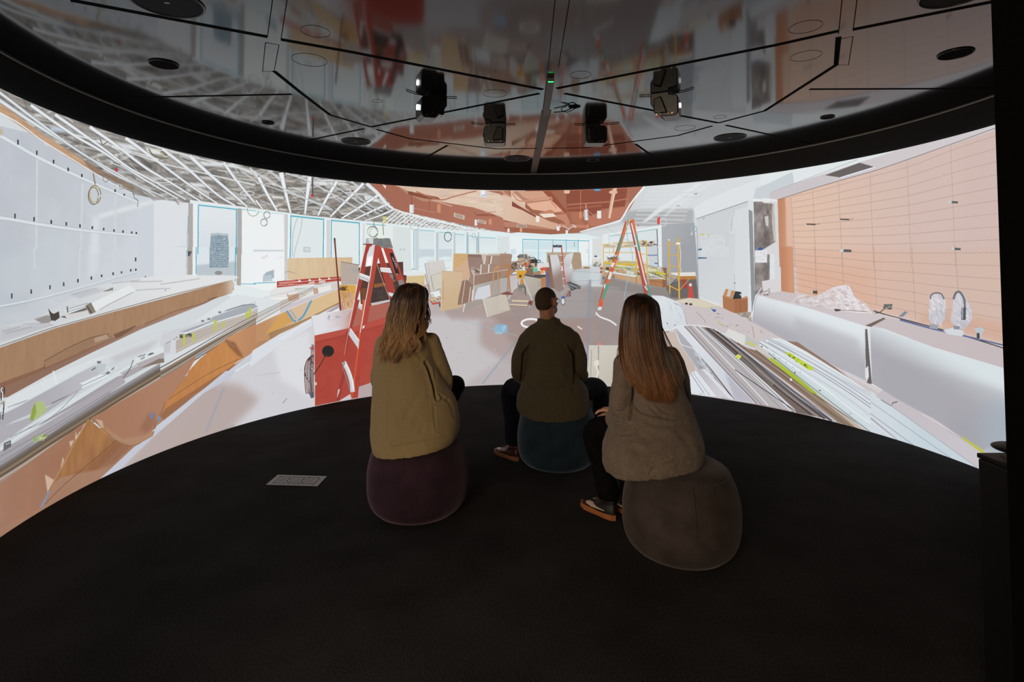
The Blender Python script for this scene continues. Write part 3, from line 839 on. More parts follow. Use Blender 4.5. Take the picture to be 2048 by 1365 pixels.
    pg('B2', '390,880 760,770 880,720 780,810 320,1045 330,1020', 'a87f69', al=.0)


def paint_toolbox():
    # red gang box with white top
    pg('C4', '540,1055 1080,960 1560,880 1560,1200 575,1330 545,1200', 'e0dee3', 'b5695a', '800,1100 1250,1060')
    pg('C4', '1100,990 1560,900 1560,1100 1000,1250 1080,1100', 'b0675a', al=.8, fe=8)
    pg('C4', '540,1055 1080,960 900,1180 575,1310', 'e6e6ea', 'cdb9bb', '650,1150 1060,1100', al=.9)
    scatter('C4', '760,1060 940,1050 900,1110 740,1120', 12, ['8f96a0', 'a9b0b8'], 2, 6, asp=2)
    pg('B3', '455,280 720,225 1100,110 1310,150 1310,700 915,640 800,680 745,770 458,830', 'b0493d', 'b14b40', '500,400 900,600', nz=(.02, 40, 40))
    pg('B3', '455,280 720,222 1060,130 1100,160 720,262 457,330', 'bc5347')
    curve('B3', '458,335 720,275 1000,200', 3, '8a3a30')
    pg('B3', '1290,150 1312,140 1312,220 1290,210', 'd77c78')
    ln('B3', '433,125 455,285', 5, 'c9ccd0')
    ln('B3', '454,285 458,830', 6, 'd9cfc4')
    el('B3', 562, 401, 47, 44, '2b2a29')
    curve('B3', '540,440 500,510 460,570 430,620 410,640', 8, '57332c')
    el('B3', 545, 435, 18, 10, '3b3331')
    pg('B3', '435,345 455,355 452,640 455,760 430,770 415,740 420,520 425,430', '8a8088')
    scatter('B3', '425,350 452,360 452,560 425,560', 18, ['b03a34', '3c3c55', 'e0dcdc', '5c3a30', 'cfb9a4'], 3, 8, asp=2.5, ang=1.3)
    for i, c in enumerate(('5f3b33', '7d4a3f', '3d2b28', '8c5a4c', '4a3a40')):
        curve('B3', '%d,440 %d,480 %d,560 %d,680 %d,735' % (440 - i * 4, 395 + i * 9, 380 + i * 10, 384 + i * 12, 392 + i * 11), 6, c)
    curve('B3', '430,440 400,470 380,530 385,590 400,620', 5, '3a2a28')
    pg('B3', '420,730 450,720 450,765 430,768', '55606c')
    el('B3', 466, 655, 9, 14, 'e2c3b8')
    # floor seen at right of box foot
    pg('B3', '800,690 915,640 1000,640 1000,760 745,775', 'bda9ab')
    pg('B3', '655,785 735,735 745,775 650,790', 'd3ccd2')


def paint_cart():
    pg('C4', '918,350 1155,385 1150,650 925,650', 'bdafa6')
    for i in range(9):
        ln('C4', '%d,365 %d,645' % (940 + i * 24, 942 + i * 23), 2, 'ab9c94', al=.6)
    ln('C4', '925,350 1155,392', 7, '7a695c')
    pg('C4', '1070,440 1130,435 1130,495 1070,490', 'a7aba0', al=.7, fe=1)
    pg('C4', '905,650 1120,655 1090,950 925,985', 'd8a865', 'd9b183', '1000,700 1000,950')
    pg('C4', '915,650 1120,658 1110,745 930,735', 'dba94e')
    scatter('C4', '920,650 1010,690 1010,720 920,720', 16, ['4b3a2a', '6b5238', '2f2a28'], 5, 12, asp=3)
    scatter('C4', '930,750 1090,750 1080,950 940,970', 36, ['c49a6c', 'b98a98', 'e3c8a0', '9a6f50', 'cfa0a0'], 4, 14, asp=4, ang=1.5)
    curve('C4', '925,720 960,800 940,900 960,970', 9, 'a98560', al=.7)
    # dark toolbox behind the ladder
    pg('C4', '1150,430 1300,380 1730,350 1735,520 1785,530 1775,620 1700,900 1300,930 1180,900', '5a3f38')
    pg('C4', '1350,640 1600,560 1740,620 1700,860 1300,920 1330,760', '4b3f3b', nz=(.06, 12, 12))
    pg('C4', '1350,640 1500,620 1640,580 1640,600 1500,660 1350,690', 'a8693a', al=.8)
    pg('C4', '1180,700 1260,690 1250,880 1190,880', '8a5230', al=.7)
    pg('C4', '1310,890 1560,840 1560,870 1320,925', 'cfc6c4')
    pg('C4', '1300,930 1560,880 1600,1000 1290,1060', 'a84f42')
    pg('C4', '1290,1025 1530,975 1530,1010 1290,1060', 'ddd9d8')
    pg('C4', '1340,1015 1400,1003 1400,1035 1340,1048', '9a9a98')
    # small planks far right of ladder
    pg('C4', '1770,590 1950,535 2010,540 2010,700 1770,690', 'dcc69d', 'd3bb90', '1800,560 1900,680')
    ln('C4', '1740,505 1950,480', 24, 'e9eef0')
    pg('C1', '-60,620 240,605 245,700 190,740 -60,760', 'd9c393')
    pg('C1', '-60,540 250,540 250,600 -60,620', 'e6ebec')


def paint_red_ladder():
    # rod
    pg('C4', '828,42 850,42 868,300 930,985 905,985 850,300', '7a3a36')
    pg('C4', '828,42 850,42 853,75 832,75', '3c3a3c')
    # back legs
    pg('C4', '1440,160 1590,180 1780,680 1700,720 1660,600', 'b04a3f')
    pg('C4', '1370,150 1440,160 1600,620 1640,760 1555,840', 'a9463c')
    curve('C4', '1390,380 1460,580 1555,830', 6, 'e0a79a')
    pg('C4', '1445,175 1470,168 1535,350 1505,368', 'f4f4f4')
    pg('C4', '1430,425 1560,430 1590,500 1440,480', 'e3e2e2')
    ln('C4', '1430,430 1565,440', 8, 'ffffff')
    pg('C4', '1550,500 1600,520 1610,600 1560,540', '8a8481')
    pg('C4', '1535,745 1640,770 1600,810 1550,790', 'dce0e3')
    # front rails
    pg('C4', '1245,125 1330,120 1190,640 1120,900 1070,1180 1020,1290 1010,1250 1090,880 1165,480', 'aa433a', 'a0443b', '1250,200 1100,900')
    ln('C4', '1245,130 1165,490 1090,880 1012,1260', 9, 'e9ded8', 7)
    pg('C4', '1350,125 1440,150 1390,380 1300,900 1270,1120 1220,1365 1180,1365 1200,1180 1240,880', 'b34b40', 'b54d41', '1380,200 1250,1000')
    ln('C4', '1358,128 1302,540 1240,880 1210,1100', 12, 'e6e3e3', 9)
    ln('C4', '1385,160 1370,300', 20, 'b9483e')
    # steps
    pg('C4', '1300,150 1345,160 1320,400 1240,415 1260,260', 'dcdfe3')
    pg('C4', '1265,290 1335,270 1325,400 1245,410', 'ffffff', fe=4)
    pg('C4', '1170,495 1295,540 1290,620 1160,570', 'dadcdf')
    ln('C4', '1172,505 1290,550', 10, 'ffffff')
    curve('C4', '1165,545 1280,590 1285,625', 8, '9a9c9f')
    pg('C4', '1105,850 1150,890 1225,910 1225,1005 1130,945 1095,920', 'd5d8da')
    curve('C4', '1105,850 1150,900 1230,915', 8, 'ffffff')
    curve('C4', '1095,890 1150,950 1215,1005', 6, '8d8d8d')
    pg('C4', '1090,920 1125,930 1120,970 1085,960', '8a8a88')
    for x, y in ((1243, 1032), (1238, 1090)):
        el('C4', x, y, 9, 10, 'd9d0cc')
    pg('C4', '1205,1190 1235,1178 1228,1215 1200,1222', 'e3dcda')
    # cap
    pg('C4', '1250,45 1345,45 1345,115 1240,125', 'b4b6b6')
    pg('C4', '1345,45 1400,38 1560,45 1600,175 1470,165 1345,120', '7f7f80', nz=(.08, 9, 9))
    ln('C4', '1212,122 1350,125', 13, '7b4038')
    pg('C4', '1400,30 1500,40 1470,48 1400,48', 'e9efda')
    pg('C4', '1275,50 1340,48 1340,115 1290,110', 'd3dadb')
    # black label with white script mark
    pg('C4', '1555,245 1575,232 1600,240 1680,500 1670,525 1645,520 1630,490', '2b2a2d')
    for st in ('1590,285 1600,330 1610,300', '1600,345 1640,340', '1610,330 1650,440', '1620,380 1640,372 1650,400 1630,405'):
        curve('C4', st, 5, 'c9c9cc')
    el('C4', 1655, 512, 8, 9, 'd9d9dc')
    pg('C4', '1665,600 1720,580 1750,650 1690,680', '9a9694')
    for i in range(4):
        ln('C4', '%d,%d %d,%d' % (1672 + i * 5, 612 + i * 16, 1722 + i * 6, 594 + i * 16), 5, '6b6866')
    # lower part of the front pair
    pg('B3', '735,180 775,90 885,100 860,200 770,640 745,770 765,770 795,700 870,240 800,240', 'b64b3f', al=.0)
    pg('B3', '725,215 775,0 810,0 730,290', 'a8443a')
    pg('B3', '835,0 895,0 880,110 850,260 800,700 795,765 747,770 770,580 800,380 830,200', 'b5493d', 'b4483b', '850,100 780,700')
    pg('B3', '700,260 725,215 730,290 690,520 640,700 625,780 650,790 700,560', '9f4036')
    ln('B3', '772,0 720,250 690,430', 5, 'dca99f', 3)
    curve('B3', '838,0 815,220 790,430 765,640 745,765', 9, 'e0663f', 7)
    ln('B3', '855,0 830,160 812,260', 8, 'e3dfdf', 5)
    pg('B3', '735,220 805,315 800,385 722,270', 'd3d6da')
    ln('B3', '735,222 805,318', 6, 'f4f6f8')
    curve('B3', '685,485 720,560 745,640 755,720', 34, 'd3d5d8')
    curve('B3', '690,480 728,560 752,640 758,700', 8, 'f2f4f6')
    curve('B3', '677,520 700,600 740,730', 6, '8a8a8c')
    pg('B3', '678,490 695,480 695,500 680,520', '8f8f90')
    pg('B3', '640,700 655,695 650,720 630,770', 'cfc8c8')
    pg('B3', '832,205 850,198 845,218 828,228', 'e8e2e0')
    el('B3', 792, 612, 14, 14, '8f382f', ring=3)


def paint_boards():
    # sheets of board leaning in the middle
    pg('C1', '300,960 530,1000 890,1120 1300,1060 1706,900 1706,1300 300,1300', 'b5a6a6', al=.6, fe=12)
    pg('C1', '560,1190 900,1130 1250,1100 1706,1080 1706,1365 700,1365', 'a58c85', al=.5, fe=12)
    pg('C1', '250,400 310,375 580,340 650,700 560,860 420,880 350,880', 'd9d6d1', 'd3cfc8', '400,400 500,800')
    ln('C1', '250,400 345,880', 8, '8b8680')
    ln('C1', '300,390 400,870', 4, 'a9a59f')
    ln('C1', '355,615 410,870', 7, '8f897f')
    ln('C1', '355,615 545,550', 5, '9a958c')
    pg('C1', '365,620 540,555 540,840 415,870', 'd6d0c4')
    pg('C1', '240,580 270,580 340,960 300,900', 'd9c8b4')
    ln('C1', '265,590 335,940', 9, '8b7360')
    pg('C1', '740,235 985,240 1000,520 870,560 730,520', 'd3b07f', nz=(.04, 30, 8))
    for i in range(6):
        ln('C1', '%d,%d %d,%d' % (770, 440 - i * 36, 960, 330 - i * 18), 3, 'bb9159', al=.5)
    pg('C1', '725,530 985,325 1030,640 890,720 880,545', 'd5b294')
    pg('C1', '985,245 1215,250 1260,420 1200,580 1060,640 1030,640 985,340', '9b8077', 'a1877e', '1000,300 1200,500')
    pg('C1', '985,250 1210,255 1240,300 990,290', '8c7268', fe=2)
    pg('C1', '1215,245 1340,250 1280,420 1250,410', 'cfc1b8')
    ln('C1', '740,232 1700,236', 6, 'd8c9a0')
    # right stack
    pg('C1', '1275,270 1706,240 1706,420 1270,420', 'a98f7e')
    ln('C1', '1290,270 1270,415', 14, 'ece7df')
    ln('C1', '1395,275 1375,410', 18, 'efeae2')
    pg('C1', '1330,245 1706,235 1706,262 1330,268', 'c9bdb0')
    ln('C1', '1360,275 1345,410', 6, '6f5a50')
    pg('C1', '1210,420 1340,420 1330,585 1200,585', 'a78c7c')
    ln('C1', '1215,420 1203,585', 14, 'f2ede6')
    pg('C1', '1350,415 1706,400 1706,540 1340,570', 'a68b7b', nz=(.02, 30, 4))
    ln('C1', '1352,415 1342,570', 12, 'f0ebe3')
    pg('C1', '1090,600 1706,500 1706,635 1085,780', '9f8272', '957a6c', '1100,650 1650,600')
    curve('C1', '1090,600 1420,552 1706,500', 7, 'e9e2d8')
    ln('C1', '1092,600 1085,780', 12, 'e6dfd6')
    pg('C1', '990,650 1085,630 1085,780 1060,790 980,810', 'a58a7a')
    ln('C1', '995,650 980,815', 12, 'f0e9e0')
    # hand truck area white gap
    scatter('C1', '1060,470 1190,480 1180,560 1080,600', 16, ['f0eee8', '6d625a', 'd3c8b8'], 4, 10, asp=3, ang=.5)
    pg('C1', '1085,780 1400,700 1650,640 1700,860 1560,905 1250,1000 1070,1130', 'b9b2ab', 'a9a4a2', '1100,900 1600,800')
    pg('C1', '1160,820 1360,765 1380,960 1260,1010 1090,1020', 'd6dae0')
    pg('C1', '870,700 980,685 1085,790 1030,1080 800,1115', '967768')
    pg('C1', '1080,790 1110,785 1070,1130 1035,1130', 'd9d2c9')
    ln('C1', '1110,790 1075,1125', 5, '8a8078')
    for st, w in (('868,705 800,1115', 12), ('940,695 885,1090', 8), ('1035,800 995,1130', 12), ('1065,850 1045,1130', 9), ('935,1085 905,1235', 14), ('965,1075 930,1230', 8)):
        ln('C1', st, w, 'ece5db')
    ln('C1', '1050,1020 1045,1120', 9, 'cf7b70')
    pg('C1', '960,1070 1250,1010 1260,1080 1000,1200 915,1235', 'a89f97')
    # tan board
    pg('C1', '540,535 890,540 890,700 800,1115 885,1100 890,1150 545,1220 520,1200', 'd6bc9c', 'd0b48f', '600,600 700,1150')
    ln('C1', '540,540 530,1200', 6, 'ead7bd')
    ln('C1', '562,710 568,1020', 7, '8a7358', al=.7)
    ln('C1', '540,535 890,541', 5, 'a98d6c')
    # orange cart frame
    for st in ('1385,955 1410,760 1430,560 1460,480 1500,455 1690,435', '1490,460 1535,930', '1690,440 1706,780'):
        curve('C1', st, 17, 'c98a4e')
        curve('C1', st, 5, 'e6b078')
    # square panel on the floor
    pg('C1', '1245,1010 1620,935 1706,1170 1706,1200 1320,1320', 'cdc4b8', 'c8bfb2', '1300,1050 1600,1200')
    ln('C1', '1245,1010 1322,1318', 12, 'ebe5db')
    pg('C2', '-20,1110 100,1100 175,1365 -20,1365', 'cdc3b7')
    # dolly with tools left of tan board
    pg('C1', '345,900 500,870 520,960 370,985', 'eceff0')
    el('C1', 378, 958, 24, 26, '8b7a5c', ring=10)
    curve('C1', '440,860 500,840 530,850', 7, '5c5348')
    pg('C1', '325,1000 520,965 520,1040 395,1060', 'd3b88e')
    scatter('C1', '400,990 515,980 515,1060 420,1060', 16, ['6d6258', 'd8d0c4', '8d8072'], 4, 9, asp=2)
    pg('C1', '315,1005 395,1075 515,1060 515,1085 385,1110', 'c25a4f')
    pg('C1', '490,1090 520,1080 520,1150 500,1150', '6a5f60')


def paint_saw():
    pg('C2', '0,400 170,405 210,430 190,545 0,600', 'a98c7c')
    pg('C2', '0,430 210,430 190,545 0,560', 'a88a78', nz=(.02, 30, 4))
    ln('C2', '0,405 170,408', 5, 'd9cfc4')
    el('C2', 90, 397, 12, 5, '3b3b40')
    pg('C2', '0,560 320,530 320,620 200,760 0,830', 'a98875')
    ln('C2', '0,700 150,680', 8, 'e2d8ce')
    pg('C2', '0,830 140,810 130,1050 0,1080', 'b5b2b2')
    pg('C2', '170,790 300,770 300,990 180,1050', 'c9c1c6')
    # table with tools
    pg('C2', '420,560 860,590 880,700 790,760 440,760', 'a9846c')
    pg('C2', '630,570 1000,560 1060,620 1060,700 640,700', 'e3dede')
    pg('C2', '440,670 560,660 570,770 440,760', '8a6b57')
    pg('C2', '560,650 635,630 635,720 565,725', '6fc3a6')
    pg('C2', '570,640 630,632 632,650 570,658', '9adfc4')
    el('C2', 770, 670, 90, 32, 'c9503c')
    el('C2', 770, 660, 60, 14, 'dc6a50')
    pg('C2', '820,665 1050,640 1040,690 840,705', 'c05140')
    pg('C2', '690,700 760,690 780,760 700,760', 'd9d9d6')
    el('C2', 722, 720, 26, 24, 'e89a3c')
    pg('C2', '570,765 795,770 790,790 600,785', '544c47')
    pg('C2', '410,790 430,760 610,785 790,790 790,830 700,830', '55504c')
    pg('C2', '410,780 695,835 700,1000 620,1080 540,1140 430,1080', 'bfb6a9', 'b5ada2', '450,850 650,1000')
    pg('C2', '695,820 780,800 780,970 700,990', 'b98260')
    ln('C2', '668,870 668,960', 4, '7a7168')
    pg('C2', '785,710 870,700 930,1000 780,980', '6b6a8a', '7d7378', '800,750 900,980')
    pg('C2', '790,640 860,640 905,900 910,990 860,900', '8a685a')
    # radio and saw
    pg('C2', '490,470 590,468 640,520 640,570 520,580', '3f3d3d')
    pg('C2', '500,478 585,478 600,500 510,505', 'bdbdc0')
    curve('C2', '620,515 680,520 690,545 660,560 630,560', 12, '3f3f41')
    el('C2', 600, 590, 34, 24, '55504f')
    pg('C2', '530,570 600,570 590,620 530,620', 'd5b7a0')
    ln('C2', '695,565 745,555', 7, '55555a')
    scatter('C2', '330,430 500,430 520,640 330,680', 120, ['77706d', 'a3978f', '4b4745', 'c9b59a', 'd8b28c', 'e6e2de', '8c7b70', 'b96a48'], 3, 10, al=.95, asp=2, seed=21)
    pg('C2', '340,430 370,418 450,425 470,470 420,490 345,480', '77787b')
    ln('C2', '410,420 415,480', 8, 'd0d3d6')
    ln('C2', '385,424 388,480', 5, '4b4b4f')
    el('C2', 378, 500, 44, 24, 'c9ab84')
    el('C2', 440, 590, 42, 38, 'b9694a')
    curve('C2', '440,520 500,530 510,600 470,640', 10, '55504e')
    curve('C2', '430,520 470,560 480,620', 8, 'cfcac6')
    scatter('C2', '200,580 320,570 320,680 230,690', 60, ['5a504b', '8a7a70', '3f3a38', 'c9b8a8', 'a98d78'], 3, 9, al=.95, asp=2, seed=22)
    el('C2', 245, 620, 46, 48, '5f5450', ring=14)
    ln('C2', '260,690 420,690', 14, 'b9bcbd')
    ln('C2', '230,715 460,705', 14, '8a6a3f')
    pg('C2', '280,700 440,695 450,730 400,760 290,760', 'e0a636')
    pg('C2', '300,740 400,740 405,835 290,835', 'dda02e')
    pg('C2', '330,770 365,770 365,810 330,810', '4b4238')
    ln('C2', '415,730 455,700', 16, 'dfa83c')
    for st, w in (('325,835 140,1185', 22), ('395,835 550,1200', 22)):
        ln('C2', st, w, 'd9dadb')
        ln('C2', st, 4, '8a8a8a')
    ln('C2', '345,840 320,960', 14, 'e3e3e3')
    pg('C2', '340,860 400,850 400,920 350,930', 'd3923f')
    pg('C2', '310,940 420,930 415,990 320,1000', '7d7b6d')
    pg('C2', '290,1000 370,1000 370,1050 300,1040', '8b8f80')
    pg('C2', '415,960 440,960 450,1130 425,1100', '6e6660')
    for st, w in (('140,600 125,1050', 12), ('185,600 150,800', 10), ('165,600 145,760 180,1070', 12), ('0,620 175,600', 14)):
        ln('C2', st, w, 'bd7c42')
    pg('C2', '0,1100 120,1050 230,1090 200,1110 100,1110', '87564a')
    pg('C2', '200,1195 500,1205 490,1232 205,1225', 'dcc9a8')
    pg('C2', '155,1262 470,1278 462,1305 158,1285', 'dccaae')
    pg('C2', '490,1210 560,1215 545,1290 480,1270', '7d4f49')
    ln('C2', '150,1290 480,1310', 6, '7a5a50')
    el('C2', 500, 1322, 22, 20, '8f9298')
    el('C2', 500, 1318, 10, 9, 'd9dde0')
    # small ladder
    ln('C2', '905,290 890,420', 14, 'cf6f66')
    pg('C2', '895,262 1055,262 1055,300 900,300', '5b5a66')
    scatter('C2', '900,262 1050,262 1050,296 905,296', 14, ['3a3a44', 'a9a9b8'], 3, 6, asp=2)
    # long white boards and cardboard
    pg('C2', '795,385 1250,385 1220,560 1100,640 1060,420 850,430 830,560 800,560', 'bba78e')
    pg('C2', '1255,382 1375,388 1400,660 1240,685 1220,560', 'b09980', nz=(.02, 20, 20))
    pg('C2', '1135,420 1255,385 1200,630 1110,700 1085,520', 'dcdde0', 'c9c8ca', '1200,400 1100,650')
    pg('C2', '1100,640 1255,655 1180,905 1120,900 1095,760', 'cfced0', 'a89a96', '1150,650 1150,900')
    pg('C2', '855,430 1000,420 1090,1020 1010,1060 930,1010', 'd6d6da', '9a857c', '900,600 1040,800')
    pg('C2', '815,430 850,430 930,1000 890,980 860,800', '8d7263')
    pg('C2', '985,420 1065,430 1090,560 1040,640', 'a8907d')
    ln('C2', '1048,290 1085,700 1120,970', 20, 'c55a4d')
    ln('C2', '1060,310 1100,700 1130,950', 4, 'e39a8c')
    for y in (435, 555, 690, 830, 955):
        ln('C2', '%f,%d %f,%d' % (1010 + (y - 435) * .12, y, 1060 + (y - 435) * .12, y + 4), 12, 'd9dadd')
    pg('C2', '1130,905 1200,880 1375,965 1375,1005 1310,1010 1220,1040', '55555a')
    for st in ('1140,915 1370,985', '1180,930 1330,1000', '1150,940 1250,1010', '1200,890 1290,920'):
        ln('C2', st, 8, 'a9abae')
    pg('C2', '1010,1140 1090,1020 1130,985 1200,1000 1180,1060 1120,1140', 'a39a98')
    curve('C2', '1040,1120 1130,1010 1200,1020', 6, 'd0cac8')
    pg('C2', '1120,1140 1190,1020 1205,1040 1140,1150', 'a5574c')
    pg('C2', '1045,1140 1115,1135 1110,1165 1055,1170', '3f64a8')
    el('C2', 1075, 1215, 30, 55, 'dcdde0')
    el('C2', 1075, 1225, 34, 60, '4b4b50', ring=9)
    pg('C2', '1190,1060 1210,1050 1210,1130 1160,1150', '6f6a6c')
    pg('C2', '1420,630 1530,632 1530,660 1420,662', 'a8825c')
    ln('C2', '1440,628 1500,626', 7, 'd5c08c')


def paint_scaffold():
    # bay with papered door and grey wall
    pg('C3', '170,270 270,250 965,140 980,700 170,720', 'e9eeef')
    pg('C3', '30,320 170,320 165,720 35,700', 'e0e2e2')
    pg('C3', '280,290 915,190 930,710 280,700', 'e3ebee', 'dfe6e8', '300,300 900,600')
    ln('C3', '275,290 915,195', 10, '8cc4cf')
    ln('C3', '915,195 930,715', 14, '6f7b85')
    ln('C3', '650,235 652,400', 8, 'a8cdd3')
    ln('C3', '262,260 266,560', 8, 'c5ccd2')
    pg('C3', '785,545 920,540 920,560 790,562', '3e4f8c')
    pg('C3', '790,420 925,415 930,710 800,690', 'c3c9cf', al=.6)
    pg('C3', '880,652 925,658 925,672 885,668', '55627a')
    pg('C3', '965,130 1420,110 1500,300 1480,900 1450,1000 1240,960 980,730', 'aeb1b6', 'a2a5ab', '1000,300 1450,500')
    pg('C3', '1240,420 1480,420 1480,1140 1240,960', 'a3a6ac', fe=4)
    for x in (1290, 1340, 1390, 1430):
        ln('C3', '%d,300 %d,780' % (x, x), 3, '979aa0', al=.6)
    pg('C3', '960,140 975,140 985,720 972,715', 'eef0f0')
    # floor in the bay
    pg('C3', '180,830 650,960 1050,990 1060,930 1480,980 1490,1160 840,1100 180,1000', '8e8784', al=.8, fe=6)
    pg('C3', '1250,860 1450,870 1480,1140 1200,1140 1100,1130 1030,980 1080,960', '6f6a68', fe=3)
    # cardboard
    pg('C3', '800,720 1045,720 1045,990 1010,995 810,960', 'ad7a55', 'b5825c', '820,800 1000,950')
    pg('C3', '990,722 1045,722 1050,985 990,990', '93664a')
    pg('C3', '180,780 650,880 800,930 800,965 650,930 180,830', 'c39c7c')
    pg('C3', '360,800 740,860 740,940 640,930 360,860', 'c9a380')
    ln('C3', '830,900 1000,925', 5, '7d5436')
    # bundles on the shelf
    pg('C3', '190,640 620,640 1000,740 1030,880 780,880 600,850 190,760', 'b5b09a')
    cols = ['d8d24a', 'e9eef0', '5a544c', '8a8478', 'c9cdd0', '4a4640', 'cfc45a', 'f4f6f6', '8fa6b8', 'b08a62']
    scatter('C3', '200,650 640,660 640,840 200,760', 120, cols, 8, 30, al=.8, asp=10, ang=.16, seed=31, jit=.08)
    scatter('C3', '640,650 940,720 1010,870 660,850', 130, cols, 8, 26, al=.8, asp=10, ang=.2, seed=32, jit=.1)
    pg('C3', '190,650 620,665 620,700 190,670', 'e0b83c')
    pg('C3', '200,760 640,830 640,855 200,780', 'dfe6ea')
    pg('C3', '220,715 260,718 262,760 220,752', '4b4a48')
    ln('C3', '400,690 900,750', 12, 'dfe8ee')
    ln('C3', '700,760 1030,885', 10, 'e6ebee')
    pg('C3', '380,740 500,770 500,800 380,780', 'c8a57c')
    ln('C3', '900,800 1040,810', 18, 'cfc832')
    # white stuff on the top tier
    pg('C3', '190,400 780,370 860,395 800,430 190,440', 'd9d4cc')
    ln('C3', '190,432 780,425', 12, 'a9b3c8')
    ln('C3', '320,388 775,355', 12, 'dcb24a')
    scatter('C3', '200,400 800,375 840,420 200,430', 50, ['f1efec', 'b9b0a8', '8d8680', 'd9a94a', 'e9e6e2'], 8, 20, al=.8, asp=8, ang=-.05, seed=33, jit=.1)
    scatter('C3', '720,365 870,365 870,420 740,420', 30, ['5a5048', 'd9cfc4', '8f7f70'], 4, 12, asp=3, seed=34)
    el('C3', 835, 375, 20, 14, '4a4038')
    ln('C3', '860,405 920,410', 12, '55555c')
    scatter('C3', '240,570 400,590 400,630 240,620', 26, ['4b4a46', '8a8678', 'b9b8a8'], 6, 14, asp=4, seed=35)
    # yellow frames
    ye = 'd9a838'
    for st, w in (('182,410 184,850', 12), ('322,380 322,520', 10), ('628,500 640,990', 14), ('770,360 782,830', 14), ('185,450 640,440', 8), ('200,515 620,515', 9), ('195,625 640,640', 9),
                  ('660,540 770,535', 9), ('640,650 780,660', 8), ('182,745 235,670', 12), ('580,740 640,700', 10), ('560,740 620,800', 9), ('650,430 780,430', 8)):
        ln('C3', st, w, ye)
        ln('C3', st, w * .3, 'f0cf7a')
    ln('C3', '628,840 638,990', 12, '8a8078')
    for x, y in ((184, 862), (320, 845)):
        el('C3', x, y, 14, 18, '5a5856')
        el('C3', x, y, 6, 8, 'a9a9a9')
    for y in (730, 780):
        el('C3', 150, y, 14, 16, 'bf4a4a')
    # right tower
    pg('C3', '1100,790 1440,782 1445,835 1240,845 1110,810', 'e6e4de')
    pg('C3', '1225,838 1445,835 1445,880 1228,885', 'b88246')
    pg('C3', '1255,880 1305,880 1335,1000 1270,1010', 'a8473f')
    ln('C3', '1205,850 1100,960', 12, '3f5674')
    ln('C3', '1360,870 1230,1020', 13, 'c4935a')
    for st, w in (('1078,350 1090,1080', 18), ('1203,310 1218,1150', 22), ('1085,402 1200,398', 10), ('1085,550 1200,558', 10), ('1090,692 1210,715', 11), ('1090,830 1210,875', 12), ('1090,970 1215,1035', 14)):
        ln('C3', st, w, 'd9a336')
        ln('C3', st, w * .3, 'efc66a')
    ln('C3', '1082,830 1086,960', 7, '7fb5c8')
    curve('C3', '1225,420 1240,560 1230,700 1245,780', 10, 'e3dfd4')
    el('C3', 1098, 1095, 12, 32, '77777a')
    pg('C3', '1175,378 1232,378 1232,408 1175,405', 'f2f0e8')
    pg('C3', '1065,335 1090,335 1090,350 1065,350', 'f2f0e8')
    curve('C3', '930,420 1000,415 1080,400', 4, 'd6a48c')
    curve('C3', '1240,340 1330,290 1390,250', 3, 'c9b9ae', al=.8)
    # cones
    pg('C3', '1352,930 1388,935 1418,1135 1336,1135', 'd3544a')
    pg('C3', '1355,935 1385,937 1392,975 1350,972', 'eae0dc')
    pg('C3', '1358,928 1385,930 1382,940 1358,940', 'cf5a4a')
    for x in (1360, 1378, 1395):
        ln('C3', '%d,990 %d,1130' % (x, x + (x - 1375) * .6), 4, 'b8433c', al=.7)
    # exit-red box, coil
    pg('C3', '918,40 955,28 955,125 916,130', 'd9554c')
    el('C3', 1000, 100, 42, 56, 'e9e9ea', ring=8)
    el('C3', 1000, 100, 46, 60, '9a9a9e', ring=2, al=.6)
    # cart far
    for x in (35, 85, 135):
        ln('C3', '%d,585 %d,700' % (x, x), 8, 'd9c0a0')
    pg('C3', '30,580 145,580 145,600 30,600', 'eceae4')
    pg('C3', '60,555 95,555 98,578 58,578', '4b78a0')
    pg('C3', '50,650 145,655 145,710 50,705', 'b8b5b0')
    scatter('C3', '50,650 140,655 140,715 55,710', 12, ['7a7570', 'e3e0dc'], 3, 8, asp=2)


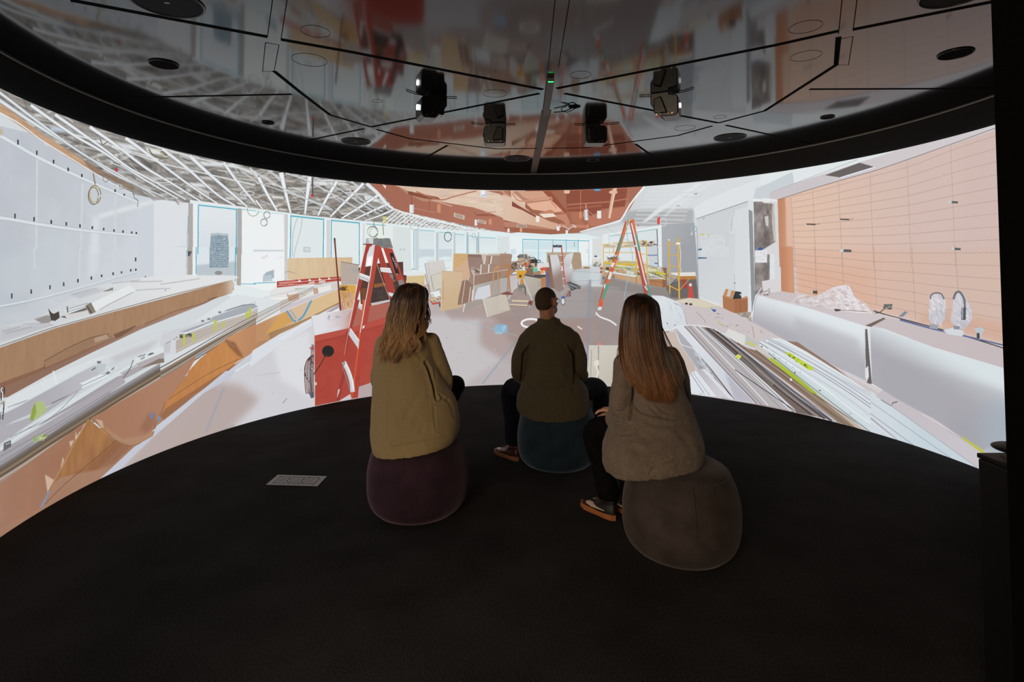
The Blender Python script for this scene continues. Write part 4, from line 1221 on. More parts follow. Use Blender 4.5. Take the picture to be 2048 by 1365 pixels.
def paint_aframe():
    # orange and green A ladder
    ln('C3', '210,165 400,290 590,385', 3, '9aa0a4')
    pg('C3', '480,85 530,70 480,260 330,740 245,960 175,1200 165,1255 118,1250 130,1190 185,960 250,800 330,560 410,330', 'e07a50', 'd97048', '450,200 200,1100')
    ln('C3', '492,90 410,340 330,590 250,810 180,1000 125,1200', 9, '8a4a3c')
    for st in ('432,285 452,290 400,500 368,500', '225,930 262,955 190,1150 155,1150'):
        pg('C3', st, '62a088')
    for st in ('345,545 378,550 370,590 335,580', '300,650 345,655 310,720 280,710', '270,770 305,785 275,885 240,875', '190,960 215,930 205,1000 190,1010'):
        pg('C3', st, 'e6e3e0')
    pg('C3', '280,700 330,745 318,780 268,770', 'd8653c')
    pg('C3', '98,1298 120,1255 165,1258 150,1302', 'e3e2e0')
    pg('C3', '128,1180 178,1200 168,1255 115,1250', 'e2603a')
    scatter('C3', '340,560 375,560 360,600 330,590', 8, ['6b6058', 'ffffff'], 3, 7, asp=2)
    pg('C3', '540,105 575,60 600,70 640,300 760,800 790,960 830,1120 790,1120 750,1110', 'b9564a')
    pg('C3', '568,65 600,60 640,270 760,820 750,830 710,730', 'e27645')
    pg('C3', '540,110 562,110 640,450 720,820 770,1100 742,1090', 'b2554b')
    ln('C3', '565,110 650,460 740,850 790,1010', 18, 'dfe6ea')
    pg('C3', '618,255 640,270 690,480 662,500', '62a088')
    pg('C3', '770,950 800,960 835,1120 795,1110', '5f9c86')
    pg('C3', '500,35 610,25 600,50 505,60', 'b3b3b4')
    pg('C3', '535,65 555,60 552,95 535,90', 'c9b56a')
    pg('C3', '605,415 640,410 645,435 610,438', 'dcdcdf')
    pg('C3', '740,975 755,970 790,1025 775,1030', 'e6ebee')
    curve('C3', '500,-20 500,100 505,250 530,400 575,520 580,640 560,760 510,900 480,1050 465,1160', 8, '7fb9c4')
    curve('C3', '500,-20 500,100 505,250 530,400 575,520 580,640 560,760 510,900 480,1050 465,1160', 3, 'b5dde2')


def paint_right_wall():
    # white partition with nook
    pg('A3', '1420,455 1640,460 1840,400 1900,380 2050,300 2050,1300 1870,1330 1640,1280 1460,1160 1440,800 1425,620', 'dcdee1', 'e3e5e8', '1500,500 1850,900')
    pg('A3', '1415,460 1500,400 1700,310 1900,240 2050,200 2050,330 1900,300 1880,380 1840,400 1440,540', 'e4e8eb')
    pg('A3', '1440,540 1840,400 1840,460 1740,480 1740,1010 1750,1190 1650,1210 1460,1150', 'd3d6da', 'd8dbde', '1500,700 1800,900')
    ln('A3', '1440,538 1840,402', 7, 'a2a5a8')
    pg('A3', '1740,470 1850,440 1850,1210 1840,1160 1740,1100', 'dde0e3')
    pg('A3', '1840,395 1885,380 1885,1340 1870,1330 1845,1210', 'e0e4e8')
    pg('A3', '1845,465 1875,480 1900,1290 1870,1270', '93989d')
    pg('A3', '1885,405 2010,400 2010,1100 1895,1140', '8f8785', nz=(.18, 30, 46))
    pg('A4', '-40,960 70,975 85,1400 -40,1400', 'dcdcdc')
    pg('A4', '-40,1000 50,1005 62,1300 -40,1365', '867c78', nz=(.2, 16, 40))
    pg('A4', '36,1000 55,1010 66,1300 45,1300 30,1150', 'e2e2e0', al=.7, fe=1)
    pg('A3', '1880,380 2010,390 2010,408 1880,400', 'eef0f1')
    pg('A3', '1970,520 2000,515 2000,600 1980,590', 'd0ccc9')
    # papers taped up
    pg('A3', '1470,665 1690,665 1690,835 1475,830', 'dadde0')
    scatter('A3', '1480,675 1680,675 1680,825 1485,820', 40, ['c3c7cb', 'cdd1d5'], 2, 10, asp=4)
    el('A3', 1730, 740, 1, 1, 'dadde0')
    for x, y in ((1478, 663), (1532, 668), (1668, 663), (1686, 665), (1490, 660)):
        pg('A3', '%d,%d %d,%d %d,%d' % (x - 8, y - 6, x + 8, y - 8, x + 2, y + 12), 'cdc95a')
    pg('A3', '1660,640 1690,640 1690,745 1660,745', 'd3d6d8')
    pg('A3', '1450,775 1480,768 1480,782 1452,785', '4c6f86')
    pg('A3', '1450,838 1520,840 1518,848 1452,850', '3f6a8e')
    curve('A3', '1720,460 1725,500 1702,560 1705,640 1722,645 1735,580 1730,500 1722,490', 5, 'eceeee')
    curve('A3', '1722,460 1728,500 1706,560 1708,640', 3, '9fa3a6')
    ln('A3', '1490,535 1500,535', 5, '5b5d60')
    el('A3', 1420, 615, 22, 26, 'a9c4cc', ring=5)
    el('A3', 1425, 618, 13, 18, '8fb0bc', ring=4)
    el('A3', 1402, 655, 6, 12, 'd3dde0')
    ln('A3', '1443,620 1450,900 1456,1155', 6, 'aab4bb')
    ln('A3', '1736,965 1738,1100', 3, 'b3b3b5')
    el('A3', 1737, 1040, 4, 6, '4b4b4d')
    pg('A3', '1895,785 1990,782 1990,880 1898,880', 'e9e9ec')
    pg('A3', '1920,762 1955,762 1953,783 1918,784', '3f5ea0')
    scatter('A3', '1905,800 1980,800 1980,860 1905,860', 12, ['8a8a90', 'b5b5ba'], 1.5, 5, asp=3)
    # cardboard box
    pg('B4', '645,165 735,190 740,300 648,265', 'b27a56')
    pg('B4', '735,190 840,180 842,290 740,300', 'a66f4f')
    pg('B4', '670,108 745,128 720,190 645,165', 'c39068')
    pg('B4', '690,115 715,120 700,172 675,165', 'd3ccc0')
    pg('B4', '745,128 790,135 790,185 722,190', '2f3138')
    el('B4', 768, 155, 22, 24, '3a3c44')
    pg('B4', '775,150 790,150 785,165', 'e3e3e6')
    pg('B4', '790,180 835,165 842,182 800,192', 'c3906c')
    ln('B4', '782,192 784,295', 3, '8a5a3c')
    pg('B4', '742,300 865,290 870,355 790,325', 'a89a90')
    scatter('B4', '760,300 860,295 865,345 800,325', 12, ['7a6f68', 'cfc8c0'], 2, 6, asp=2)


def paint_tiles():
    # terracotta tile wall
    pg('A4', '75,975 340,890 560,825 840,745 1090,660 1430,545 1650,470 1900,380 2300,220 2300,1500 90,1500', 'e5c4b0', 'd8c0b8', '200,1200 1300,900')
    pg('A4', '1500,500 2300,200 2300,1500 1500,1500', 'd2bcb6', al=.5, fe=20)
    pg('A4', '75,975 135,960 190,1500 90,1500', 'c68c6c', 'd6a68a', '90,1200 180,1200')
    pg('A4', '135,960 180,945 215,1500 150,1500', 'e2bba5', fe=3)
    pg('B5', '155,0 2000,0 2000,650 1440,575 900,450 500,340 170,270', 'e2bba6', 'd8bcb0', '200,120 1250,150', fe=14)
    pg('B5', '150,100 620,100 650,380 500,330 180,270', 'e0ac90', al=.35, fe=24)
    pg('B5', '75,-20 150,-20 160,265 80,250', 'c68868', 'd69c7c', '80,100 155,100')
    pg('B5', '1000,350 1440,450 1440,575 900,440', 'd7a68e', al=.5, fe=12)
    gc = 'b39c92'
    # vertical joints, continued through both views
    for st in ('180,950 215,1500', '348,895 375,1500', '550,835 580,1500', '795,758 825,1500', '1085,668 1118,1500', '1425,548 1462,1500'):
        ln('A4', st, 4, gc, al=.7)
    for st in ('150,-20 160,265', '283,-20 295,290', '447,-20 460,250', '640,-20 660,330', '872,-20 895,425', '1138,-20 1165,480'):
        ln('B5', st, 3.5, gc, al=.75)
    for k in range(-3, 18):
        pts = [(190, 950 + 45 * k), (350, 915 + 50 * k), (560, 860 + 57 * k), (800, 795 + 66 * k), (1100, 716 + 75 * k), (1430, 590 + 89 * k), (1795, 470 + 102 * k), (2300, 330 + 118 * k)]
        curve('A4', ' '.join('%f,%f' % p for p in pts), 4, gc, al=.8)
    # brackets
    for x, y in ((330, 1165), (592, 1127)):
        pg('A4', '%d,%d %d,%d %d,%d %d,%d' % (x - 38, y - 6, x + 42, y - 4, x + 40, y + 8, x - 38, y + 4), '5d5350')
        ln('A4', '%d,%d %d,%d' % (x + 40, y + 2, x + 75, y - 4), 6, 'a5654c', fe=1, al=.6)
        pg('A4', '%d,%d %d,%d %d,%d' % (x - 45, y, x - 30, y - 6, x - 30, y + 6), 'dcd6d0')
    for reg, x, y in (('A4', 1445, 993), ('A4', 1468, 1358), ('B5', 470, 5)):
        pg(reg, '%d,%d %d,%d %d,%d %d,%d' % (x - 32, y - 10, x + 36, y - 6, x + 36, y + 10, x - 30, y + 8), '5f605e')
        pg(reg, '%d,%d %d,%d %d,%d %d,%d' % (x - 34, y - 10, x - 12, y - 10, x - 12, y + 8, x - 34, y + 8), 'cfd5d8')
    # ceiling band over the tiles
    pg('A4', '-60,760 700,600 1810,370 2300,200 2300,260 1430,545 1090,660 840,745 560,825 340,890 70,975 -60,960', 'cfc8cc', 'd5cfd2', '100,900 1500,450')
    pg('A4', '-60,770 300,690 760,630 900,600 1000,590 200,850 0,925 -60,940', 'e6ecee')
    pg('A4', '-20,860 190,755 205,850 0,920', 'cdd6da')
    ln('A4', '0,925 200,850 700,660', 4, 'b5b3b8')
    pg('A4', '445,783 715,685 830,718 565,800', '6b6464')
    ln('A4', '565,802 832,720', 9, 'eef0fb')
    curve('A4', '75,975 340,890 560,825 840,745 1090,660 1430,540 1650,460 1900,370', 4, '6d5f5c')
    pg('A3', '1900,300 2010,258 2010,380 1885,380', 'cfd6da')
    pg('A4', '-40,960 72,972 72,990 -40,975', 'eceef0')


def paint_counter():
    # white wrapped counter
    pg('B4', '905,150 1010,125 1110,130 1700,250 1900,330 2100,390 2100,1100 1990,980 1750,820 1500,700 1150,520 870,360 880,250', 'e2e5e9')
    pg('B4', '905,150 1110,128 1350,175 1500,215 1720,255 1990,325 2100,345 2100,470 1900,420 1760,400 1300,255 1000,180', 'cfc4c6', 'd3cbce', '1000,150 1800,350')
    pg('B4', '875,360 900,180 1300,260 1755,405 1810,850 1500,700 1150,520', 'e4ebef', 'b4b2ba', '1300,270 1230,520')
    pg('B4', '1200,330 1700,500 1745,820 1500,700 1230,560', 'b9b8c0', fe=14, al=.6)
    pg('B5', '620,460 850,540 1440,720 1450,1150 1340,1200 1300,1215 900,980 630,810', 'dde6ea', 'b0aeb5', '1050,600 980,820')
    pg('B5', '700,640 1440,860 1440,1150 1300,1215 900,980 680,820', 'acaab2', fe=14, al=.5)
    pg('B5', '640,455 715,415 900,440 1440,600 1445,722 1000,590', 'cdc2c4', 'cbbfc1', '700,450 1400,650')
    pg('B5', '590,460 700,412 715,418 625,468', '7a6760')
    pg('B5', '590,480 602,482 630,815 600,810 592,640', '6b625f')
    pg('B5', '592,720 608,705 612,770 600,800 588,760', 'e3e6e8')
    ln('B5', '588,480 590,800', 3, 'c9ced2')
    # blue tape and black edge along the back
    curve('B5', '640,370 720,395 850,430 1000,470 1200,525 1440,600', 6, '3f3a3c')
    curve('B5', '800,425 1000,480 1180,520 1440,582', 9, '5c6b96')
    curve('B5', '640,378 800,420', 4, 'd9c6b4')
    # bubble wrap
    pg('B5', '130,325 185,270 240,270 260,300 400,225 470,212 500,225 530,285 600,330 640,385 560,385 440,370 300,345 240,345', 'd9cfd1', 'e6e1e4', '200,330 480,260')
    scatter('B5', '140,320 190,275 240,275 260,300 400,230 490,225 520,285 600,340 620,380 440,362 250,340', 320, ['f4f2f4', 'c3b5b6', 'ffffff', 'b5a2a2', 'e0d5d6', 'd8a890', 'a99a9c'], 3, 10, al=.38, asp=2.2, ang=.3, seed=41)
    curve('B5', '500,215 530,285 600,340 640,385', 4, 'b9735a', al=.5)
    pg('B5', '400,358 440,362 440,370 410,374', '4b4442')
    ln('B5', '440,365 600,375', 3, '6a605e')
    pg('B5', '272,248 300,248 300,268 272,266', '5a5450')
    pg('B5', '705,330 755,330 752,362 700,360', '6d6a68')
    scatter('B5', '700,330 755,330 752,362 700,360', 12, ['2b2b2b', 'dcdcd8', '8aa0a8'], 2, 5, asp=2)
    curve('B5', '705,358 680,378 650,385', 5, '4b4442')
    pg('B5', '790,408 830,372 848,378 820,405', '7f8f9f')
    # wrapped taps
    for dx, (a, b) in ((0, (975, 1080)), (135, (1105, 1240))):
        if dx == 0:
            st = '985,280 1000,262 1040,260 1065,280 1080,350 1075,420 1045,458 1000,455 975,420 978,340'
        else:
            st = '1130,270 1150,250 1185,262 1210,310 1238,370 1235,430 1190,485 1140,470 1105,430 1120,350'
        pg('B5', st, 'd5d2d8', 'c6c6cf', '%d,300 %d,440' % (a, b))
        scatter('B5', st, 90, ['f2f2f5', 'b3b3bd', 'ffffff', 'a9a3a8', 'e0dde2'], 3, 12, al=.35, asp=2.5, ang=1.2, seed=50 + dx)
    curve('B5', '985,300 990,275 1015,262 1050,268 1068,300', 9, '77777d')
    curve('B5', '1125,300 1140,262 1165,258 1190,300 1195,360', 14, '77777b')
    ln('B5', '1188,350 1186,425', 26, '55565c')
    ln('B5', '1182,350 1180,420', 6, 'b9bcc2')
    pg('B5', '980,450 1030,455 1030,480 985,478', '8a8f98')
    for i in range(3):
        ln('B5', '980,%d 1030,%d' % (455 + i * 9, 460 + i * 9), 3, 'cfd5dc')
    pg('B5', '1060,490 1130,470 1190,495 1180,525 1100,515', 'd9dde2')
    pg('B5', '1125,460 1165,465 1160,485 1125,480', '8f949c')
    pg('B5', '1250,480 1290,468 1315,485 1300,505 1285,545 1265,540 1265,505', 'c3c8d0')
    ln('B5', '1275,505 1275,540', 18, '4b4c50')
    # small stuff on the wall corner
    pg('B4', '950,50 1100,20 1100,130 960,130', 'dcdadb')
    scatter('B4', '920,130 1010,110 1020,155 940,160', 20, ['6d5a50', 'cfc8c4', '8a7b72'], 2, 6, asp=2)
    curve('B4', '950,100 900,180 880,280 855,340', 6, 'e6e6e8')
    curve('B4', '956,100 906,185 888,280', 3, '8f9094')
    # table covered in paper
    pg('B4', '90,160 180,165 300,210 620,245 870,365 1150,520 1500,700 1750,830 1990,960 2150,1050 2150,1400 1200,1050 350,930 300,600', 'cfc6c8', 'd3cacd', '400,400 1500,800')
    pg('B4', '260,205 380,180 480,190 600,240 480,255', 'dcd2bf')
    curve('B4', '480,258 560,250 640,238', 5, 'd9d38e')
    pg('B4', '352,218 372,218 372,232 352,232', '403a38')
    pg('B4', '385,222 408,224 406,238 384,236', '403a38')
    pg('B4', '90,160 180,165 300,215 340,260 360,390 240,430 185,445', 'e0e5ea', 'd9dfe4', '150,200 300,400')
    scatter('B4', '110,180 290,230 340,380 200,420', 26, ['c0c5cc', 'f0f3f6', 'a9adb5'], 3, 14, al=.35, asp=4, ang=1)
    for x, y in ((272, 392), (214, 380), (285, 228)):
        el('B4', x, y, 5, 5, '55607a')
    curve('B4', '260,215 330,260 370,390', 5, 'aeb0b8')
    curve('B4', '440,290 500,350 510,380', 5, 'a89fa3')
    curve('B4', '180,440 240,430 330,398 440,395 540,410 650,460 780,530 900,580', 7, 'ece9ec')
    pg('B4', '550,255 570,270 592,270 590,290 572,288', '41659c')
    pg('B4', '596,302 622,303 612,308', '6b5146')
    ln('B4', '875,400 892,495', 7, 'bfa58e')
    ln('B4', '940,432 956,460', 7, 'bfa58e')
    curve('B4', '605,360 630,390 650,398', 7, 'c2c26a')
    scatter('B4', '500,280 800,400 900,500 600,380', 24, ['a89a92', '8a7d76'], 1.5, 5, asp=2, al=.6)
    pg('B4', '690,420 825,475 815,545 660,470', 'dfe0dc')
    pg('B4', '825,475 930,530 890,575 815,545', 'c5c4c2')
    pg('B4', '835,515 905,548 895,565 825,535', 'c9cc80')
    # brown strip
    pg('B4', '1145,515 1210,525 1340,600 1520,720 1740,890 1700,880 1480,730', '94796a')
    pg('B5', '115,555 180,560 350,680 470,780 560,840 440,770', '937868')


def paint_profiles():
    # metal profiles on the right table
    pg('B4', '200,450 280,440 320,560 420,700 430,745 390,760 380,840 350,920 330,880', 'cdbdb2', 'c8b9b0', '250,500 400,850')
    pg('B4', '240,440 290,435 420,560 520,690 700,960 710,975 640,965 470,760 330,560 290,460', 'b1b3b9', 'a8aab1', '300,480 600,900')
    scatter('B4', '400,560 500,620 560,760 640,900 480,740', 60, ['c9ccd2', '8f9299', 'dde0e4'], 3, 12, al=.6, asp=3, ang=1.0)
    curve('B4', '240,443 280,450 320,540 420,580 470,660 560,790 700,965', 6, 'e3e6ea')
    curve('B4', '430,575 520,690 620,820 735,975', 9, '5e4c50', 14)
    pg('B4', '285,415 340,398 910,1005 740,975 560,740', 'e0e4ea', 'd3d7df', '400,500 800,900')
    pg('B4', '660,760 900,1005 740,978', 'b3b1bd', fe=6, al=.7)
    pg('B4', '345,400 410,395 1000,1025 910,1005', 'bcb4b6')
    curve('B4', '345,400 600,680 910,1005', 6, '6f6a6f')
    pg('B4', '410,395 490,410 1210,1070 1000,1025', 'b9b5b8')
    for st, w, c in (('380,398 690,740 950,1015', 5, '8f8a8d'), ('415,396 740,740 1000,1020', 6, 'eff2f4'), ('440,400 800,740 1100,1045', 5, '9c989b'), ('465,404 860,760 1180,1065', 8, 'e0e5e8'), ('480,408 880,770 1200,1072', 4, '55525a'), ('490,410 900,780 1215,1074', 6, 'eaf0f2')):
        curve('B4', st, w, c)
    pg('B4', '490,410 560,418 700,500 820,600 1200,900 1550,1155 1440,1120 1240,1078 900,770', '6e6260', '776a66', '600,500 1200,1000')
    for st, w, c in (('520,412 700,560 1000,830 1340,1095', 8, '3f3836'), ('545,415 760,590 1100,890 1400,1115', 10, '9b9391'), ('570,425 800,600 1150,900 1440,1125', 9, '4a4340'),
                     ('620,450 860,640 1200,920 1530,1150', 16, 'b7bcc6'), ('640,470 860,650 1200,935 1500,1150', 8, '5d6068'), ('600,440 830,620 1180,900 1500,1140', 6, '2f2b2a'),
                     ('700,500 1000,700 1300,940 1560,1155', 12, 'a7a4a8'), ('740,740 900,850 1230,1075', 5, '2f2c30')):
        curve('B4', st, w, c)
    curve('B4', '780,645 860,700 940,790 1030,850 1150,950', 26, '5a5450', 14)
    for i in range(26):
        t = i / 25.
        x, y = 785 + 250 * t, 648 + 205 * t
        ln('B4', '%f,%f %f,%f' % (x - 8, y + 9, x + 10, y - 9), 4, 'b5afaa', al=.8)
    pg('B4', '745,635 765,618 790,632 785,650 768,658 750,650', 'd5de62')
    pg('B4', '700,500 830,570 900,590 1300,880 1700,1200 1550,1155 1200,880', '8a7468', '93806f', '800,560 1500,1050')
    for st, w, c in (('760,530 1000,700 1300,930 1600,1170', 5, '6b574c'), ('830,575 1100,760 1400,980 1680,1190', 6, 'a89484'), ('800,560 1050,740 1350,970 1640,1180', 5, '7a6558'),
                     ('900,580 1150,760 1450,990 1720,1200', 7, 'b5a27a')):
        curve('B4', st, w, c)
    # clear sheet, green tape
    pg('B4', '905,585 935,555 1000,590 995,640 960,620', 'd3cdc9')
    curve('B4', '905,590 1100,740 1400,960 1790,1220', 5, '55504a')
    # white fence panel profile
    pg('B4', '925,525 1040,495 1150,520 1300,600 1750,880 2000,1040 2150,1150 2150,1420 1990,1280 1780,1220 1400,930 1200,760 1000,620', 'dfe5ea', 'dbe1e7', '1100,600 1700,1000')
    for st, w, c in (('960,515 1250,680 1600,900 2000,1180', 5, '8a9098'), ('1000,505 1300,665 1650,880 2000,1120', 5, '9aa0a8'), ('1025,500 1330,650 1700,870 2010,1080', 4, 'b3b8be'),
                     ('930,530 1200,700 1600,950 2000,1255', 6, '7f868c'), ('1030,498 1150,525 1500,740 2000,1050', 5, 'f4f7f9')):
        curve('B4', st, w, c)
    pg('B4', '925,525 935,545 1200,730 1500,930 1997,1290 1900,1260 1780,1222 1500,1010 1200,790 1000,620 980,590', 'c9d6d8', 'cfdde0', '1050,640 1600,1050')
    curve('B4', '935,545 1200,725 1600,985 1990,1285', 9, 'f2f6f8')
    curve('B4', '1000,610 1200,770 1500,1000 1790,1222', 4, '4f5048')
    for x, y in ((1052, 654), (1043, 620), (1090, 650), (1142, 684), (1194, 720), (1208, 764), (1250, 760), (1402, 903), (1643, 1083), (950, 560)):
        el('B4', x, y, 6, 5, '33373a')
    for x, y in ((1178, 818),):
        el('B4', x, y, 9, 11, 'e9ecee')
    pg('B4', '1135,615 1165,605 1355,735 1340,748 1310,740', 'c3d83c')
    scatter('B4', '1160,615 1330,725 1310,735 1150,622', 26, ['5f6a26', '6d7830'], 2, 5, al=.9, asp=2, ang=.6)
    # far corner of the table and paper lips
    pg('B5', '470,760 560,800 1000,1020 1270,1200 1270,1320 1140,1250 1000,1150 780,990', 'd0c7c9', al=.9)
    curve('B5', '470,745 620,830 790,925 1000,1035 1290,1215', 4, 'e6e2e5')
    pg('B5', '640,880 750,945 760,925 790,925 755,950 745,952', '5a5452')
    pg('B5', '1165,1135 1190,1140 1310,1215 1295,1222', 'cdc84e')
    pg('B5', '-20,590 0,600 350,800 800,1110 1130,1240 1260,1320 830,1192 650,1112 520,1012 370,890 180,745 0,612', 'd6e0e6', al=.75)
    for st, w, c in (('0,560 400,790 800,1060 1100,1240', 4, '8f959d'), ('10,540 450,790 900,1060 1230,1300', 3, 'b0b5bb'), ('0,600 300,810 560,1010 780,1150', 5, 'f4f7f9'), ('30,545 400,760 780,960 1000,1090 1260,1290', 4, 'c3ccd4')):
        curve('B5', st, w, c)
    pg('B5', '105,625 130,625 275,715 270,730 245,728', 'c3d83c')
    scatter('B5', '130,632 260,715 245,722 120,640', 22, ['55602a', '4c5622'], 2, 5, al=.9, asp=2, ang=.6)

    pg('B4', '1000,655 1030,648 1200,775 1380,925 1385,942 1330,915 1150,775', 'b3c43c', 'a9bb3a', '1050,680 1350,920')
    # open white box profile at the near end
    pg('B4', '388,775 432,752 588,950 470,940 400,922', 'e2e8ee')
    pg('B4', '432,745 482,738 692,966 588,950', 'c3bfc6', 'd3d2d8', '450,760 640,950')
    pg('B4', '482,738 508,735 738,976 692,966', 'dfe3e9')
    ln('B4', '395,770 505,935', 5, '8f929c')
    ln('B4', '415,765 540,940', 4, 'a9acb5')
    ln('B4', '434,748 590,950', 5, 'f2f5f8')
    curve('B4', '388,790 370,810 355,850 350,870', 6, '9a7a9a')
    scatter('B4', '370,905 560,930 560,950 380,925', 14, ['b9bcc6', 'eef0f4'], 3, 8, al=.7)

    # near right end of the table against the counter
    pg('K', '700,150 1500,0 1500,700 1180,640 985,480 700,300', 'a5a4ab', 'a9b2bc', '700,300 1150,250', fe=26, al=.7)
    pg('K', '1040,-20 1260,60 1260,560 1000,470', 'abb5c0', fe=24, al=.6)
    pg('K', '-30,-80 155,55 925,600 1180,800 1180,900 925,700 -30,320', 'd6dee5', 'cbd8e0', '0,120 500,360')
    pg('K', '80,-85 215,0 985,480 1250,640 1250,860 925,615 155,55 20,-40', 'c9c2c7', 'cdc8ce', '200,50 900,540')
    ln('K', '-30,20 690,525', 5, '8d96a1', al=.8)
    ln('K', '20,-35 155,57 930,610', 5, 'a3b0ba')
    ln('K', '-30,125 350,405', 5, '90979f')
    ln('K', '-30,165 205,362', 16, 'a9a5ae', al=.8)
    ln('K', '-30,185 190,358', 9, 'e2eaef')
    ln('K', '215,0 985,478', 3, 'b9b3ba')
    pg('K', '765,330 795,336 1000,472 960,475', 'c3c455')
    pg('K', '155,55 165,25 215,12 205,25 175,30', '6a6466')
    ln('K', '60,0 155,58', 4, '5a5557')


def paint_coils():
    # coils of wire hanging from the ceiling
    for st in ('725,760 735,830 745,860', '730,770 745,850'):
        curve('A1', st, 5, '8a7d68')
    for cx, cy, rx, ry, c, w in ((740, 935, 46, 72, '8a7a5e', 7), (735, 930, 30, 62, 'c9b98c', 6), (752, 940, 52, 66, 'd9d0b4', 5), (728, 945, 40, 68, '6d6a66', 5)):
        el('A1', cx, cy, rx, ry, c, ring=w)
    el('A1', 825, 805, 22, 30, '6d6f72', ring=4)
    el('A1', 950, 865, 18, 26, '77797c', ring=4)
    curve('A1', '1035,910 1050,960 1075,980 1072,1030', 4, '55575a')
    for cx, cy, rx, ry in ((63, 566, 26, 28), (85, 508, 24, 26)):
        el('A2', cx, cy, rx, ry, '77746e', ring=5)
    el('A2', 60, 568, 22, 24, 'c9c6bc', ring=3)
    el('A2', 910, 638, 40, 42, '5f605c', ring=5)
    el('A2', 906, 640, 36, 38, 'c9c9b9', ring=4)
    el('A2', 920, 645, 32, 38, '8a8a84', ring=3)
    curve('A2', '925,540 918,580 930,600', 4, '6a6a66')
    el('A2', 1240, 600, 34, 26, '8a8f92', ring=3)
    el('A2', 1497, 678, 28, 36, '6b6c68', ring=6)
    el('A2', 1700, 670, 16, 18, '9aa0a0', ring=3)
    el('A1', 1975, 1050, 45, 52, 'a9a58c', ring=5)
    el('A1', 1930, 925, 55, 16, 'e6eaec', ring=6)
    el('A1', 1270, 825, 70, 18, 'd9dde0', ring=6)
    el('A2', 610, 490, 22, 30, '8a8a88', ring=3)
    el('A2', 1060, 490, 24, 26, 'b9bdbd', ring=3)
    ln('A2', '990,570 995,665', 8, 'a9a48a')
    pg('A2', '988,520 1018,520 1016,575 1005,575 1005,540 992,560', 'd9d088')


def build_picture():
    PIC[:] = hexc('d8dde1')
    paint_left()
    paint_ceiling()
    paint_windows()
    paint_drum_ceiling()
    paint_floor()
    paint_mid()
    paint_left_bench()
    paint_scaffold()
    paint_cart()
    paint_boards()
    paint_saw()
    paint_right_wall()
    paint_tiles()
    paint_toolbox()
    paint_red_ladder()
    paint_coils()
    paint_aframe()
    paint_counter()
    paint_profiles()


build_picture()

# ------------------------------------------------------------------ helpers
def tag(o, label=None, cat=None, group=None, kind=None):
    if label: o['label'] = label
    if cat: o['category'] = cat
    if group: o['group'] = group
    if kind: o['kind'] = kind
    return o


def obj(name, bm, mat=None, parent=None, smooth=False):
    me = bpy.data.meshes.new(name)
    bm.normal_update()
    bm.to_mesh(me)
    bm.free()
    if smooth:
        for p in me.polygons:
            p.use_smooth = True
    if mat:
        me.materials.append(mat)
    o = bpy.data.objects.new(name, me)
    COL.objects.link(o)
    if parent:
        o.parent = parent
        o.matrix_parent_inverse = parent.matrix_world.inverted()
    return o


def empty(name, loc=(0, 0, 0), rz=0):
    o = bpy.data.objects.new(name, None)
    o.empty_display_size = .1
    o.location = loc
    o.rotation_euler.z = rz
    o.matrix_world = Matrix.Translation(loc) @ Matrix.Rotation(rz, 4, 'Z')
    COL.objects.link(o)
    return o


def nodes(name):
    m = bpy.data.materials.new(name)
    m.use_nodes = True
    nt = m.node_tree
    b = nt.nodes['Principled BSDF']
    return m, nt, b


def lin(h):
    c = [int(h[i:i + 2], 16) / 255.0 for i in (0, 2, 4)]
    return tuple(q / 12.92 if q <= .04045 else ((q + .055) / 1.055) ** 2.4 for q in c) + (1,)


def mat(name, col, rough=.6, spec=.5, metal=0, noise_scale=0, noise_amt=0, bump=0, bump_scale=200, sheen=0, col2=None, stretch=(1, 1, 1), emis=None, emis_s=0, coat=0):
    """plain procedural surface: colour broken up by noise, optional bump"""
    m, nt, b = nodes(name)
    b.inputs['Roughness'].default_value = rough
    b.inputs['Specular IOR Level'].default_value = spec
    b.inputs['Metallic'].default_value = metal
    if sheen:
        b.inputs['Sheen Weight'].default_value = sheen
        b.inputs['Sheen Roughness'].default_value = .4
    if coat:
        b.inputs['Coat Weight'].default_value = coat
    c = col if isinstance(col, tuple) else lin(col)
    tc = nt.nodes.new('ShaderNodeTexCoord')
    mp = nt.nodes.new('ShaderNodeMapping')
    mp.inputs['Scale'].default_value = stretch
    nt.links.new(tc.outputs['Object'], mp.inputs['Vector'])
    if noise_scale:
        n = nt.nodes.new('ShaderNodeTexNoise')
        n.inputs['Scale'].default_value = noise_scale
        n.inputs['Detail'].default_value = 5
        nt.links.new(mp.outputs[0], n.inputs['Vector'])
        r = nt.nodes.new('ShaderNodeValToRGB')
        c2 = (col2 if isinstance(col2, tuple) else lin(col2)) if col2 else tuple(min(1, q * (1 + noise_amt)) for q in c[:3]) + (1,)
        c1 = c if col2 else tuple(q * (1 - noise_amt) for q in c[:3]) + (1,)
        r.color_ramp.elements[0].position = .35
        r.color_ramp.elements[1].position = .65
        r.color_ramp.elements[0].color = c1
        r.color_ramp.elements[1].color = c2
        nt.links.new(n.outputs['Fac'], r.inputs[0])
        nt.links.new(r.outputs[0], b.inputs['Base Color'])
    else:
        b.inputs['Base Color'].default_value = c
    if bump:
        n2 = nt.nodes.new('ShaderNodeTexNoise')
        n2.inputs['Scale'].default_value = bump_scale
        n2.inputs['Detail'].default_value = 3
        nt.links.new(mp.outputs[0], n2.inputs['Vector'])
        bp = nt.nodes.new('ShaderNodeBump')
        bp.inputs['Strength'].default_value = bump
        bp.inputs['Distance'].default_value = .002
        nt.links.new(n2.outputs['Fac'], bp.inputs['Height'])
        nt.links.new(bp.outputs[0], b.inputs['Normal'])
    if emis:
        b.inputs['Emission Color'].default_value = lin(emis)
        b.inputs['Emission Strength'].default_value = emis_s
    return m


